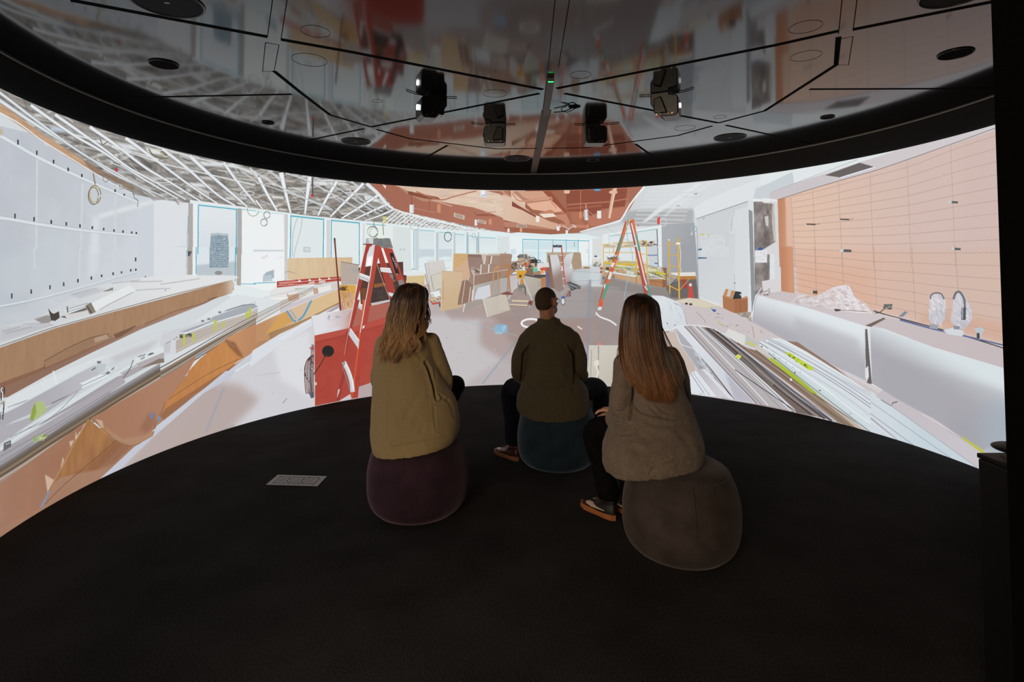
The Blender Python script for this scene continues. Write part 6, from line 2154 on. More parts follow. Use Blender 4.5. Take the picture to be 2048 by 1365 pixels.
def ring_loft(bm, rings, n=40, per=5):
    """rings: (cx, cy, cz, rx, ry, yaw, tilt_x, tilt_y, squareness)"""
    K = []
    for r in rings:
        r = list(r) + [0] * (9 - len(r))
        K.append(r)
    m = len(K) - 1
    loops = []
    for j in range(m * per + 1):
        t = j / per
        i = min(int(t), m - 1)
        f = t - i
        a, b_, c, d = K[max(i - 1, 0)], K[i], K[i + 1], K[min(i + 2, m)]
        q = [.5 * ((2 * b_[k]) + (c[k] - a[k]) * f + (2 * a[k] - 5 * b_[k] + 4 * c[k] - d[k]) * f * f + (3 * b_[k] - a[k] - 3 * c[k] + d[k]) * f ** 3) for k in range(9)]
        loop = []
        cy_, sy_ = math.cos(q[5]), math.sin(q[5])
        e = 2.0 / (2.0 + q[8])
        for k in range(n):
            A_ = k * 2 * math.pi / n
            x = math.copysign(abs(math.cos(A_)) ** e, math.cos(A_)) * q[3]
            y = math.copysign(abs(math.sin(A_)) ** e, math.sin(A_)) * q[4]
            loop.append(bm.verts.new((q[0] + x * cy_ - y * sy_, q[1] + x * sy_ + y * cy_, q[2] + x * q[6] + y * q[7])))
        loops.append(loop)
    for A_, B2 in zip(loops[:-1], loops[1:]):
        for k in range(n):
            bm.faces.new((A_[k], A_[(k + 1) % n], B2[(k + 1) % n], B2[k]))
    bm.faces.new(loops[0][::-1])
    bm.faces.new(loops[-1])


def sculpt(name, bm, m, parent, voxel=.006, smooth=6, sub=0, fn=None, creases=None, noise_amp=0, noise_s=(6, 6, 6), seed=0, fold=.16):
    """union of the overlapping volumes as one continuous surface, smoothed, then folded"""
    bmesh.ops.recalc_face_normals(bm, faces=bm.faces)
    me = bpy.data.meshes.new('tmp')
    bm.to_mesh(me)
    bm.free()
    o = bpy.data.objects.new('tmp', me)
    COL.objects.link(o)
    md = o.modifiers.new('r', 'REMESH')
    md.mode = 'VOXEL'
    md.voxel_size = voxel
    if smooth:
        sm = o.modifiers.new('s', 'SMOOTH')
        sm.factor = .5
        sm.iterations = smooth
    dg = bpy.context.evaluated_depsgraph_get()
    ev = o.evaluated_get(dg)
    me2 = bpy.data.meshes.new_from_object(ev)
    bpy.data.objects.remove(o)
    bpy.data.meshes.remove(me)
    n = len(me2.vertices)
    off = [0.0] * n
    norm = [v.normal.copy() for v in me2.vertices]
    if noise_amp:
        for i, v in enumerate(me2.vertices):
            p = v.co
            off[i] += noise_amp * mnoise.noise(Vector((p.x * noise_s[0] + seed, p.y * noise_s[1], p.z * noise_s[2])))
            rg_ = mnoise.noise(Vector((p.x * noise_s[0] * 1.5 + p.z * 4 + seed * 2, p.y * noise_s[1] * 1.2, p.z * noise_s[2] * 1.9 - p.x * 5)))
            off[i] += noise_amp * 1.5 * max(0, 1 - abs(rg_) * 3.2) ** 2 * fold
            off[i] += noise_amp * .45 * mnoise.noise(Vector((p.x * noise_s[0] * 2.6 + seed, p.y * noise_s[1] * 2.6, p.z * noise_s[2] * 2.6)))
    if creases:
        C = []
        for pts, w, d in creases:
            a = [float(q) for q in pts.replace(',', ' ').split()]
            P = [Vector((a[i], a[i + 1], 0)) for i in range(0, len(a), 2)]
            if len(P) > 2:
                P = spline(P, 6 * (len(P) - 1) + 1)
            bb = (min(p.x for p in P) - 3 * w, max(p.x for p in P) + 3 * w, min(p.y for p in P) - 3 * w, max(p.y for p in P) + 3 * w)
            C.append((P, w, d, bb))
        for i, v in enumerate(me2.vertices):
            p = v.co
            if norm[i].y > .15:
                continue
            x, y = photo_px(p)
            for P, w, d, bb in C:
                if x < bb[0] or x > bb[1] or y < bb[2] or y > bb[3]:
                    continue
                best = 1e9
                bs = 0
                for k in range(len(P) - 1):
                    A_, B2 = P[k], P[k + 1]
                    ab = B2 - A_
                    t = max(0, min(1, ((x - A_.x) * ab.x + (y - A_.y) * ab.y) / (ab.length_squared + 1e-9)))
                    dx, dy = x - A_.x - ab.x * t, y - A_.y - ab.y * t
                    dd = dx * dx + dy * dy
                    if dd < best:
                        best = dd
                        bs = (k + t) / (len(P) - 1)
                g = math.exp(-best / (w * w)) * math.sin(math.pi * min(1, .15 + .75 * bs)) ** .5
                # a groove with a soft shoulder
                off[i] -= d * g
                off[i] += d * .35 * math.exp(-best / (w * w * 5))
    for i, v in enumerate(me2.vertices):
        if off[i]:
            v.co += norm[i] * off[i]
        if fn:
            v.co = fn(v.co)
    for p in me2.polygons:
        p.use_smooth = True
    me2.name = name
    me2.materials.clear()
    me2.materials.append(m)
    r = bpy.data.objects.new(name, me2)
    COL.objects.link(r)
    r.parent = parent
    r.matrix_parent_inverse = parent.matrix_world.inverted()
    return r


def yawm(a):
    return Matrix.Rotation(a, 3, 'Z')


def hand(bm, wrist, dirv, up, thumb_side, curl=.5, size=1.0):
    """palm, four unequal bent fingers and a thumb from the side of the palm"""
    d = Vector(dirv).normalized()
    u = Vector(up)
    u = (u - d * u.dot(d)).normalized()
    s = d.cross(u) * thumb_side
    w = Vector(wrist)
    rot = Matrix((s, d, u)).transposed()
    add_ball(bm, w + d * .045 * size, (.040 * size, .052 * size, .016 * size), rot, 18)
    add_ball(bm, w + d * .07 * size + u * .003, (.038 * size, .028 * size, .014 * size), rot, 16)
    limb(bm, [w - d * .03, w + d * .02], [.026 * size, .024 * size], n=4, seg=12)
    L = [.070, .078, .072, .056]
    for k in range(4):
        b0 = w + d * (.083 - .004 * abs(k - 1)) * size + s * (.029 - .0195 * k) * size
        l = L[k] * size
        P = [b0]
        a = 0
        q = b0
        for j, f in enumerate((.45, .32, .23)):
            a += curl * (.55 + .25 * j)
            q = q + (d * math.cos(a) - u * math.sin(a)) * l * f
            P.append(q)
        add_tube(bm, spline(P, 13), [.0092 * size - .0002 * i for i in range(13)], 10)
        add_ball(bm, P[-1], .0072 * size, seg=10)
    b0 = w + d * .028 * size + s * .03 * size
    P = [b0, b0 + (s * .7 + d * .6) * .035 * size - u * .006, b0 + (s * .75 + d * 1.45) * .038 * size - u * .014]
    add_tube(bm, spline(P, 9), [.0125 * size - .0004 * i for i in range(9)], 10)
    add_ball(bm, P[-1], .009 * size, seg=10)


def head(bm, c, yaw, pitch=0.0, s=1.0, male=True):
    """cranium, face, jaw, nose, lips, ears; c = centre of the cranium, yaw 0 looks along +Y, positive turns right"""
    M = Matrix.Rotation(-yaw, 3, 'Z') @ Matrix.Rotation(-pitch, 3, 'X')

    def P(x, y, z):
        return Vector(c) + M @ (Vector((x, y, z)) * s)

    def B(x, y, z, r, rot=None):
        add_ball(bm, P(x, y, z), tuple(q * s for q in r), M if rot is None else M @ rot, 24)
    B(0, -.012, .012, (.077, .094, .093))
    B(0, -.03, -.012, (.068, .07, .07))
    B(0, .035, -.02, (.062, .056, .085))
    B(0, .045, -.06, (.05, .045, .052))
    B(0, .062, -.088, (.026, .022, .018))
    for sx in (-1, 1):
        B(.038 * sx, .045, -.065, (.026, .034, .034))
        B(.042 * sx, .06, -.022, (.02, .02, .022))
        B(.033 * sx, .076, .018, (.024, .012, .009))
        B(.031 * sx, .074, .0115, (.0165, .0125, .0065))
        B(.031 * sx, .0725, -.009, (.0155, .0125, .0060))
        # ear
        e = Matrix.Rotation(.25 * sx, 3, 'Z')
        B(.079 * sx, -.005, -.010, (.009, .020, .032), e)
        B(.085 * sx, -.012, .0, (.007, .016, .021), e)
        B(.076 * sx, .000, -.036, (.007, .009, .011), e)
    # nose
    limb(bm, [P(0, .088, .012), P(0, .103, -.022), P(0, .108, -.034)], [.008 * s, .010 * s, .0125 * s], n=5, seg=10)
    B(-.010, .098, -.037, (.008, .009, .007))
    B(.010, .098, -.037, (.008, .009, .007))
    # lips
    B(0, .089, -.060, (.022, .009, .006))
    B(0, .087, -.069, (.019, .009, .007))
    # neck
    return M, P


m_skin1 = mat('skin_tan', (.30, .135, .07, 1), rough=.55, spec=.35, noise_scale=12, noise_amt=.12, bump=.12, bump_scale=300)
m_skin2 = mat('skin_light', (.50, .26, .17, 1), rough=.55, spec=.35, noise_scale=12, noise_amt=.1)
m_eye = mat('eye_white', (.6, .58, .55, 1), rough=.2)
m_iris = mat('eye_iris', (.05, .025, .012, 1), rough=.1)
m_navy = mat('trousers_navy', (.0045, .005, .010, 1), rough=.9, spec=.1, noise_scale=60, noise_amt=.3, bump=.3, bump_scale=500)
m_black = mat('trousers_black', (.0035, .003, .003, 1), rough=.95, spec=.08, noise_scale=60, noise_amt=.3, bump=.3, bump_scale=500)
m_shirt = mat('shirt_dark', (.02, .02, .022, 1), rough=.9)


def eyes(P, par):
    for sx in (-1, 1):
        bm = bmesh.new()
        add_ball(bm, P(.031 * sx, .0735, .002), .0115, seg=16)
        e = obj('eye', bm, m_eye, par, True)
        bm = bmesh.new()
        add_ball(bm, P(.031 * sx, .0812, .002), .0052, seg=12)
        obj('iris', bm, m_iris, e, True)


def shoe(name, par, heel, yaw, m_up, m_sole, length=.27, stripe=None, lace=None, tan_sole=True):
    """low shoe: sole slab, shaped upper; yaw 0 points +Y; heel = floor point at the back of the heel"""
    h = Vector(heel)
    M = Matrix.Translation(h) @ Matrix.Rotation(-yaw, 4, 'Z')
    L = length
    out = [(0, .0), (.018, .024), (.06, .033), (.12, .034), (.17, .041), (.21, .043), (.245, .034), (.262, .016), (.268, 0)]
    sc_ = L / .268
    t = obj(name, bmesh.new(), None, par)
    bm = bmesh.new()
    pts = [(w, y * sc_) for y, w in out] + [(-w, y * sc_) for y, w in out[::-1][1:-1]]
    zs = [(0.0, .94), (.004, 1.02), (.026, 1.04), (.032, 1.0)]
    loops = [[bm.verts.new((x * k, y, z + (.006 if y > .22 * sc_ and z < .01 else 0))) for x, y in pts] for z, k in zs]
    n = len(pts)
    for A_, B2 in zip(loops[:-1], loops[1:]):
        for k in range(n):
            bm.faces.new((A_[k], A_[(k + 1) % n], B2[(k + 1) % n], B2[k]))
    bm.faces.new(loops[0][::-1]); bm.faces.new(loops[-1])
    bmesh.ops.recalc_face_normals(bm, faces=bm.faces)
    bmesh.ops.transform(bm, matrix=M, verts=bm.verts)
    sole = bm
    bu = bmesh.new()
    q = Vector((0, 0, 0))
    ring_loft(bu, [(0, .128 * sc_, .030, .040, .128 * sc_, 0, 0, 0, .3), (0, .124 * sc_, .048, .040, .122 * sc_, 0, 0, -.05, .2), (0, .108 * sc_, .066, .036, .10 * sc_, 0, 0, -.18, 0), (0, .078 * sc_, .086, .033, .068 * sc_, 0, 0, -.22, 0), (0, .062 * sc_, .10, .034, .052 * sc_, 0, 0, -.1, 0)], n=28, per=4)
    bmesh.ops.transform(bu, matrix=M, verts=bu.verts)
    bpy.data.objects.remove(t)
    up = sculpt(name, bu, m_up, par, voxel=.0035, smooth=4)
    so = obj('sole', sole, m_sole, up, False)
    if lace:
        for k in range(4):
            bm = bmesh.new()
            y = (.115 + .022 * k) * sc_
            z = .092 - .0115 * k
            add_tube(bm, [M @ Vector((-.022, y, z - .004)), M @ Vector((0, y + .003, z + .004)), M @ Vector((.022, y, z - .004))], .0022, 6)
            obj('lace', bm, lace, up, True)
    if stripe:
        for side in (-1, 1):
            bm = bmesh.new()
            # leather side panel with a long tail
            P_ = [(.15, .04), (.195, .046), (.20, .056), (.175, .066), (.15, .066), (.11, .054), (.055, .050), (.055, .046), (.11, .044)]
            vs = []
            for y, z in P_:
                w = .0425 - max(0, (z - .048)) * .35 - (0.004 if y > .18 else 0) - (.004 if y < .08 else 0)
                vs.append((w * side, y * sc_, z))
            a = [bm.verts.new(M @ Vector(v)) for v in vs]
            b2 = [bm.verts.new(M @ Vector((v[0] - .012 * side, v[1], v[2]))) for v in vs]
            bm.faces.new(a); bm.faces.new(b2[::-1])
            for i in range(len(a)):
                bm.faces.new((a[i], a[(i + 1) % len(a)], b2[(i + 1) % len(a)], b2[i]))
            bmesh.ops.recalc_face_normals(bm, faces=bm.faces)
            obj('side_stripe', bm, stripe, up)
    return up


def strands(name, guides, m, parent, n=400, steps=26, rad=.0022, jitter=.006, wave=0.0, wl=9.0, seed=1, clump=0, spread=.22, gather=.6, under=None, lenvar=.12, fringe=.0):
    """hair: fine tapering locks between neighbouring guide curves"""
    rnd = random.Random(seed)
    bm = bmesh.new()
    G = [spline(g, steps) for g in guides]
    # locks: many hairs gather around one wandering centre line and narrow towards its tip
    CL = [(rnd.random() * (len(G) - 1), rnd.random() * 6.28, .7 + .6 * rnd.random(), 1 - lenvar * rnd.random() ** 1.5) for _ in range(clump)] if clump else []
    for k in range(n):
        ci = rnd.randrange(len(CL)) if CL else 0
        uc, cph, cam_, cend = CL[ci] if CL else (rnd.random() * (len(G) - 1), rnd.random() * 6.28, 1, 1)
        du = rnd.gauss(0, spread)
        ph = cph + rnd.gauss(0, .12)
        am = wave * cam_
        jx, jy, jz = rnd.gauss(0, jitter), rnd.gauss(0, jitter), rnd.gauss(0, jitter * .6)
        end = (1 - lenvar * rnd.random() ** 1.5) if not CL else max(.3, cend - .05 * rnd.random())
        fr = rnd.gauss(0, fringe)
        P, R_ = [], []
        m_ = steps
        for j in range(m_):
            t = j / (m_ - 1) * end
            x = t * (steps - 1)
            a = min(int(x), steps - 2)
            ff = x - a
            u = max(0, min(len(G) - 1.0001, uc + du * (1 - gather * t)))
            i = int(u)
            f = u - i
            A_ = G[i][a].lerp(G[i][a + 1], ff)
            B2 = G[i + 1][a].lerp(G[i + 1][a + 1], ff)
            p = A_.lerp(B2, f)
            grow = min(1, t * 1.6)
            p = p + Vector((jx, jy, jz)) * (.25 + grow * (1 - gather * t if CL else 1)) + Vector((math.sin(t * wl + ph) * am * max(0, t - .25) * 1.6 + fr * t * t, math.cos(t * wl * .9 + ph) * am * .6 * max(0, t - .3), 0))
            P.append(p)
            R_.append(rad * (.7 + .5 * math.sin(math.pi * min(1, t * 1.1 + .1))) * (1 - .75 * max(0, (t / end - .8) / .2)))
        add_tube(bm, P, R_, 5)
    bmesh.ops.recalc_face_normals(bm, faces=bm.faces)
    return obj(name, bm, m, parent, True)


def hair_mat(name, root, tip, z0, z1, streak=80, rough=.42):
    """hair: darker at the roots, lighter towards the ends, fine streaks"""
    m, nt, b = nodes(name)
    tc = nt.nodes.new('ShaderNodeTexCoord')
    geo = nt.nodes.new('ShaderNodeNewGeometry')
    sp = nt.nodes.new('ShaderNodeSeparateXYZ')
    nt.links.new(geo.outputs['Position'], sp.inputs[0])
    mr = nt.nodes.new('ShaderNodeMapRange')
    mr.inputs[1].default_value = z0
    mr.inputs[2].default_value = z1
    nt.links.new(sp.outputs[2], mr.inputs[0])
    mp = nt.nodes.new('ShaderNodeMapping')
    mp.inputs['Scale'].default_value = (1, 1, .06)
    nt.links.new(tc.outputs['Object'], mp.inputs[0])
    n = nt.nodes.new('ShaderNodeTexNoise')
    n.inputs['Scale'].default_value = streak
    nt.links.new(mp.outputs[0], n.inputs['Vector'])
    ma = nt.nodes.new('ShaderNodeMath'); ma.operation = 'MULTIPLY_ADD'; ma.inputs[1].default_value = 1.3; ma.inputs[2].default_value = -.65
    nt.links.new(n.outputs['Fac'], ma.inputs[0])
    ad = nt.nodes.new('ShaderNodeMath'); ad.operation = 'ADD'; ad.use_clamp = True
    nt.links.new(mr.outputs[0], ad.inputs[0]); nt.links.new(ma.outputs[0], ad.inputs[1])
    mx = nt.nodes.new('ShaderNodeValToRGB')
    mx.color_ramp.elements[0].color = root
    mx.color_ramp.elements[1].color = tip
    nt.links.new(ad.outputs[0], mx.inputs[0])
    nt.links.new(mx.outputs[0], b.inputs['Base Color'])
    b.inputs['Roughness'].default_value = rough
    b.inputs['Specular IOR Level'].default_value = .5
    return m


def fabric(name, c1, c2, scale, bump=.35, rough=.85, sheen=.15, weave=False):
    m, nt, b = nodes(name)
    b.inputs['Roughness'].default_value = rough
    b.inputs['Specular IOR Level'].default_value = .15
    b.inputs['Sheen Weight'].default_value = sheen
    tc = nt.nodes.new('ShaderNodeTexCoord')
    n = nt.nodes.new('ShaderNodeTexNoise'); n.inputs['Scale'].default_value = scale; n.inputs['Detail'].default_value = 4
    nt.links.new(tc.outputs['Object'], n.inputs['Vector'])
    fac = n.outputs['Fac']
    if weave:
        mp = nt.nodes.new('ShaderNodeMapping'); mp.inputs['Scale'].default_value = (1, 1, .12)
        mp2 = nt.nodes.new('ShaderNodeMapping'); mp2.inputs['Scale'].default_value = (.12, .12, 1)
        na = nt.nodes.new('ShaderNodeTexNoise'); na.inputs['Scale'].default_value = 800
        nb = nt.nodes.new('ShaderNodeTexNoise'); nb.inputs['Scale'].default_value = 800
        nt.links.new(tc.outputs['Object'], mp.inputs[0]); nt.links.new(tc.outputs['Object'], mp2.inputs[0])
        nt.links.new(mp.outputs[0], na.inputs['Vector']); nt.links.new(mp2.outputs[0], nb.inputs['Vector'])
        a = nt.nodes.new('ShaderNodeMath'); a.operation = 'ADD'
        nt.links.new(na.outputs['Fac'], a.inputs[0]); nt.links.new(nb.outputs['Fac'], a.inputs[1])
        a2 = nt.nodes.new('ShaderNodeMath'); a2.operation = 'MULTIPLY_ADD'; a2.inputs[1].default_value = .5
        a3 = nt.nodes.new('ShaderNodeMath'); a3.operation = 'MULTIPLY_ADD'; a3.inputs[1].default_value = .16; a3.inputs[2].default_value = -.08
        nt.links.new(fac, a3.inputs[0]); nt.links.new(a.outputs[0], a2.inputs[0]); nt.links.new(a3.outputs[0], a2.inputs[2])
        fac = a2.outputs[0]
    r = nt.nodes.new('ShaderNodeValToRGB')
    r.color_ramp.elements[0].position = .36; r.color_ramp.elements[1].position = .66
    r.color_ramp.elements[0].color = c1; r.color_ramp.elements[1].color = c2
    nt.links.new(fac, r.inputs[0]); nt.links.new(r.outputs[0], b.inputs['Base Color'])
    bp = nt.nodes.new('ShaderNodeBump'); bp.inputs['Strength'].default_value = bump; bp.inputs['Distance'].default_value = .0015
    nt.links.new(fac, bp.inputs['Height']); nt.links.new(bp.outputs[0], b.inputs['Normal'])
    return m


def R3(xl, xr, y, Y, ry, dy=0, yaw=0, tx=0, ty=0, sq=.35):
    """ring of a coat from its measured left and right edges"""
    a, b_ = at_depth(xl, y, Y), at_depth(xr, y, Y)
    c = (a + b_) / 2
    return (c.x, c.y + dy, c.z, (b_.x - a.x) / 2, ry, yaw, tx, ty, sq)


def piping(name, pts, Y, rad, m, par, surf):
    """thin raised seam laid on a coat: measured points dropped on its surface"""
    from mathutils.bvhtree import BVHTree
    me = surf.data
    bv = BVHTree.FromPolygons([v.co for v in me.vertices], [p.vertices for p in me.polygons])
    a = [float(q) for q in pts.replace(',', ' ').split()]
    P = [Vector((a[i], a[i + 1], 0)) for i in range(0, len(a), 2)]
    P = spline(P, 30)
    out = []
    org = Vector((0, 0, CAM_H))
    for p in P:
        d = Vector(ray(p.x, p.y)).normalized()
        loc, nn, idx, dist = bv.ray_cast(org, d)
        if loc is not None:
            out.append(loc + nn * rad * .1)
    if len(out) < 3:
        return None
    bm = bmesh.new()
    add_tube(bm, out, rad, 6)
    return obj(name, bm, m, par, True)

# ------------------------------------------------------------------ man in the middle
man = tag(empty('person', (.338, 4.06, 0)), 'person with cropped dark hair in an olive overshirt seated on the teal pouf', 'person')
hc = at_depth(1093, 603, 4.02)
bm = bmesh.new()
M_, HP = head(bm, hc, math.radians(36), s=.97)
nb = at_depth(1097, 665, 4.03)
limb(bm, [hc + Vector((.002, -.012, -.06)), hc + Vector((.004, -.014, -.11)), nb], [.058, .056, .06], n=6, seg=20)
LS, RS = at_depth(1052, 683, 4.03), at_depth(1145, 681, 4.03)
LE, RE = at_depth(1040, 747, 4.09), at_depth(1157, 745, 4.09)
LW, RW = Vector((.27, 4.36, .60)), Vector((.40, 4.37, .60))
hip = at_depth(1110, 790, 4.06)
# trunk, arms, hands, legs under the clothes: one body
limb(bm, [nb, Vector((nb.x, 4.07, .86)), Vector((.33, 4.08, .62)), Vector((.337, 4.08, .52))], [.055, .085, .085, .11], n=6, seg=20)
ARM_L = [at_depth(1053, 681, 4.04), at_depth(1039, 716, 4.04), at_depth(1038, 750, 4.08), Vector((.15, 4.25, .60))]
ARM_R = [at_depth(1145, 679, 4.04), at_depth(1158, 714, 4.04), at_depth(1160, 745, 4.08), Vector((.53, 4.25, .60))]
limb(bm, ARM_L + [LW], [.036, .034, .030, .029, .024], n=8)
limb(bm, ARM_R + [RW], [.036, .034, .030, .029, .024], n=8)
hand(bm, LW, (.5, .6, -.35), (0, .2, 1), 1, curl=.5)
hand(bm, RW, (-.5, .6, -.35), (0, .2, 1), -1, curl=.5)
LK, RK = Vector((-.02, 4.40, .455)), Vector((.70, 4.42, .455))
LA, RA = Vector((.005, 4.20, .10)), Vector((.72, 4.36, .10))
for Hx, K_, A_ in ((.25, LK, LA), (.43, RK, RA)):
    limb(bm, [Vector((Hx, 4.06, .50)), (Vector((Hx, 4.06, .505)) + K_) / 2, K_, K_ * .45 + A_ * .55, A_, A_ - Vector((0, 0, .05))], [.065, .058, .045, .04, .034, .034], n=8)
body = sculpt('body', bm, m_skin1, man, voxel=.0038, smooth=3)
eyes(HP, man)

# cropped hair: a cap over the skull
m_crop = mat('cropped_hair', (.045, .026, .016, 1), rough=.85, spec=.25, noise_scale=500, noise_amt=.5, bump=.8, bump_scale=900)
bm = bmesh.new()
add_ball(bm, HP(0, -.012, .014), (.0785 * .97, .0955 * .97, .0945 * .97), M_, 32)
add_ball(bm, HP(0, -.034, -.010), (.0695 * .97, .070 * .97, .072 * .97), M_, 28)


def trim_hair(bm_, P0, Minv):
    kill = []
    for v in bm_.verts:
        q = Minv @ (v.co - P0)
        # hairline: off the face and above the neck
        if (abs(q.x) > .055 and q.z < .018 and q.y > -.032 and q.z > -.06) or q.y > .045 + .30 * max(0, q.z - .02) or (q.z < .015 and q.y > .012) or q.z < -.062 or (q.z < -.045 and q.y > -.03):
            kill.append(v)
    bmesh.ops.delete(bm_, geom=kill, context='VERTS')


trim_hair(bm, hc, M_.inverted())
obj('hair', bm, m_crop, man, True)
# glasses
m_gl = mat('glasses_wire', (.12, .10, .08, 1), rough=.25, metal=1)
m_glass, nt_, b_ = nodes('glasses_lens')
b_.inputs['Base Color'].default_value = (.9, .92, .92, 1)
b_.inputs['Roughness'].default_value = .03
b_.inputs['Transmission Weight'].default_value = 1
b_.inputs['IOR'].default_value = 1.1
gl = obj('glasses', bmesh.new(), None, man)
for sx in (-1, 1):
    bm = bmesh.new()
    add_tube(bm, [HP(.079 * sx, -.002, .010), HP(.076 * sx, .04, .012), HP(.062 * sx, .098, .010)], .0016, 6)
    obj('temple', bm, m_gl, gl, True)
    bm = bmesh.new()
    add_tube(bm, [HP(.033 * sx + math.cos(a) * .025, .1, .0 + math.sin(a) * .02) for a in [k * 2 * math.pi / 24 for k in range(25)]], .0014, 6, cap=False)
    obj('rim', bm, m_gl, gl, True)
    bm = bmesh.new()
    add_cyl(bm, None, .0245, .0012, 24, M=Matrix.Translation(HP(.033 * sx, .1, 0)) @ M_.to_4x4() @ Matrix.Rotation(math.pi / 2, 4, 'X') @ Matrix.Diagonal((1, .8, 1, 1)))
    obj('lens', bm, m_glass, gl)
bm = bmesh.new()
add_tube(bm, [HP(-.008, .1, .004), HP(0, .102, .008), HP(.008, .1, .004)], .0014, 6)
obj('bridge', bm, m_gl, gl, True)

# overshirt
m_olive = fabric('olive_cotton', (.048, .037, .021, 1), (.076, .060, .034, 1), 220, bump=.3, sheen=.05)
bm = bmesh.new()
rg = [R3(1034, 1176, 812, 4.02, .235, tx=0, ty=.26, dy=.0, sq=.5), R3(1034, 1177, 796, 4.03, .225, ty=.15, sq=.4), R3(1040, 1173, 775, 4.04, .20), R3(1049, 1154, 750, 4.05, .16), R3(1052, 1148, 725, 4.05, .145),
      R3(1050, 1150, 702, 4.05, .14), R3(1040, 1157, 684, 4.05, .13), R3(1043, 1154, 669, 4.05, .115), R3(1056, 1141, 656, 4.04, .09), R3(1073, 1123, 646, 4.02, .07), R3(1075, 1120, 638, 4.015, .066)]
ring_loft(bm, rg, n=48)
limb(bm, ARM_L + [LW + Vector((-.01, -.01, 0))], [.062, .058, .055, .05, .042], n=8, seg=20)
limb(bm, ARM_R + [RW + Vector((.01, -.01, 0))], [.062, .058, .055, .05, .042], n=8, seg=20)
cr = [('1044,760 1048,713 1052,703 1060,692', 3.2, .04), ('1149,765 1149,720 1147,707 1138,694', 3.2, .04), ('1040,700 1048,712 1058,705', 5, .006), ('1060,765 1072,780 1078,800', 5, .005), ('1130,742 1145,765 1150,790', 5, .007),
      ('1033,735 1040,744 1048,742', 3, .005), ('1034,722 1042,728', 3, .004), ('1156,730 1163,736', 3, .005), ('1040,777 1052,790 1056,806', 4, .006), ('1160,770 1166,785 1170,800', 4, .006), ('1137,690 1144,700 1152,706', 3, .005),
      ('1075,650 1098,654 1121,650', 2, .004), ('1090,790 1110,800 1130,795', 7, .004), ('1046,690 1040,704', 4, .004)]
jk = sculpt('overshirt', bm, m_olive, man, voxel=.0055, smooth=7, creases=cr, noise_amp=.006, noise_s=(7, 7, 4), seed=3)
# collar and seams
bm = bmesh.new()
co = [(.055, 636.5), (.062, 642), (.072, 649)]
loops = []
for r_, yy in co:
    c0 = at_depth(1098, yy, 4.015)
    loops.append([bm.verts.new((c0.x + math.cos(a) * r_ * 1.12, c0.y + math.sin(a) * r_ * 1.0, c0.z - .018 * math.sin(a))) for a in [math.radians(-215 + 250 * k / 30) for k in range(31)]])
for A2, B2 in zip(loops[:-1], loops[1:]):
    for k in range(30):
        bm.faces.new((A2[k], A2[k + 1], B2[k + 1], B2[k]))
o = obj('collar', bm, m_olive, jk, True)
md = o.modifiers.new('t', 'SOLIDIFY'); md.thickness = .005; md.offset = 1
md = o.modifiers.new('b', 'SUBSURF'); md.levels = 1; md.render_levels = 1
for st in ('1062,655 1098,660 1136,655', '1050,670 1047,690 1048,712', '1147,668 1151,690 1148,708', '1044,818 1075,829 1112,834 1150,825 1171,812'):
    piping('seam', st, 4, .0016, m_olive, jk, jk)
# trousers
bm = bmesh.new()
ring_loft(bm, [(.338, 4.07, .46, .16, .13), (.338, 4.07, .50, .185, .15), (.338, 4.06, .58, .17, .13)], n=32)
for Hx, K_, A_ in ((.25, LK, LA), (.43, RK, RA)):
    limb(bm, [Vector((Hx, 4.06, .505)), (Vector((Hx, 4.06, .505)) + K_) / 2 + Vector((0, 0, .012)), K_, K_ * .45 + A_ * .55, A_ + Vector((0, 0, .0))], [.10, .088, .072, .062, .056], n=8, seg=20)
sculpt('trousers', bm, m_navy, man, voxel=.007, smooth=5, noise_amp=.005, noise_s=(9, 9, 9), seed=9)
m_oxblood = mat('shoe_oxblood', (.035, .014, .011, 1), rough=.22, spec=.6, noise_scale=20, noise_amt=.2)
m_gum = mat('sole_gum', (.20, .075, .025, 1), rough=.6)
m_lace = mat('lace_tan', (.25, .18, .1, 1), rough=.8)
shoe('shoe', man, (.045, 4.07, 0), math.radians(-42), m_oxblood, m_gum, lace=m_lace)
shoe('shoe', man, (.72, 4.30, 0), math.radians(25), m_oxblood, m_gum, lace=m_lace)

# ------------------------------------------------------------------ person on the left: beige blazer, wavy hair
wl_ = tag(empty('person', (-.58, 3.33, 0)), 'person with long wavy light brown hair in a beige blazer, seated on the plum pouf', 'person')
hc = at_depth(822, 602, 3.37)
bm = bmesh.new()
M_, HP = head(bm, hc, math.radians(38), s=.93)
nb = at_depth(808, 668, 3.33)
limb(bm, [hc + Vector((0, -.012, -.06)), hc + Vector((-.006, -.018, -.11)), nb], [.052, .048, .065], n=6, seg=20)
LS, RS = at_depth(766, 690, 3.34), at_depth(865, 688, 3.34)
RE = at_depth(888, 772, 3.42)
LE = at_depth(765, 770, 3.46)
RW, LW = Vector((-.475, 3.66, .645)), Vector((-.62, 3.74, .60))
limb(bm, [nb, Vector((nb.x, 3.36, .86)), Vector((-.58, 3.36, .62)), Vector((-.56, 3.36, .50))], [.055, .075, .08, .11], n=6, seg=20)
ARM_R = [at_depth(862, 684, 3.34), at_depth(874, 715, 3.36), at_depth(888, 750, 3.40), at_depth(888, 773, 3.44)]
ARM_L = [at_depth(768, 688, 3.34), at_depth(762, 730, 3.38), LE]
limb(bm, ARM_L + [LW], [.034, .032, .030, .023], n=8)
limb(bm, ARM_R + [RW], [.034, .032, .030, .029, .023], n=8)
hand(bm, RW, (-.75, .6, -.05), (0, 0, 1), -1, curl=.35, size=.9)
hand(bm, LW, (.5, .8, .1), (0, 0, 1), 1, curl=.35, size=.9)
RK, RA = Vector((-.405, 3.80, .620)), Vector((-.66, 3.98, .32))
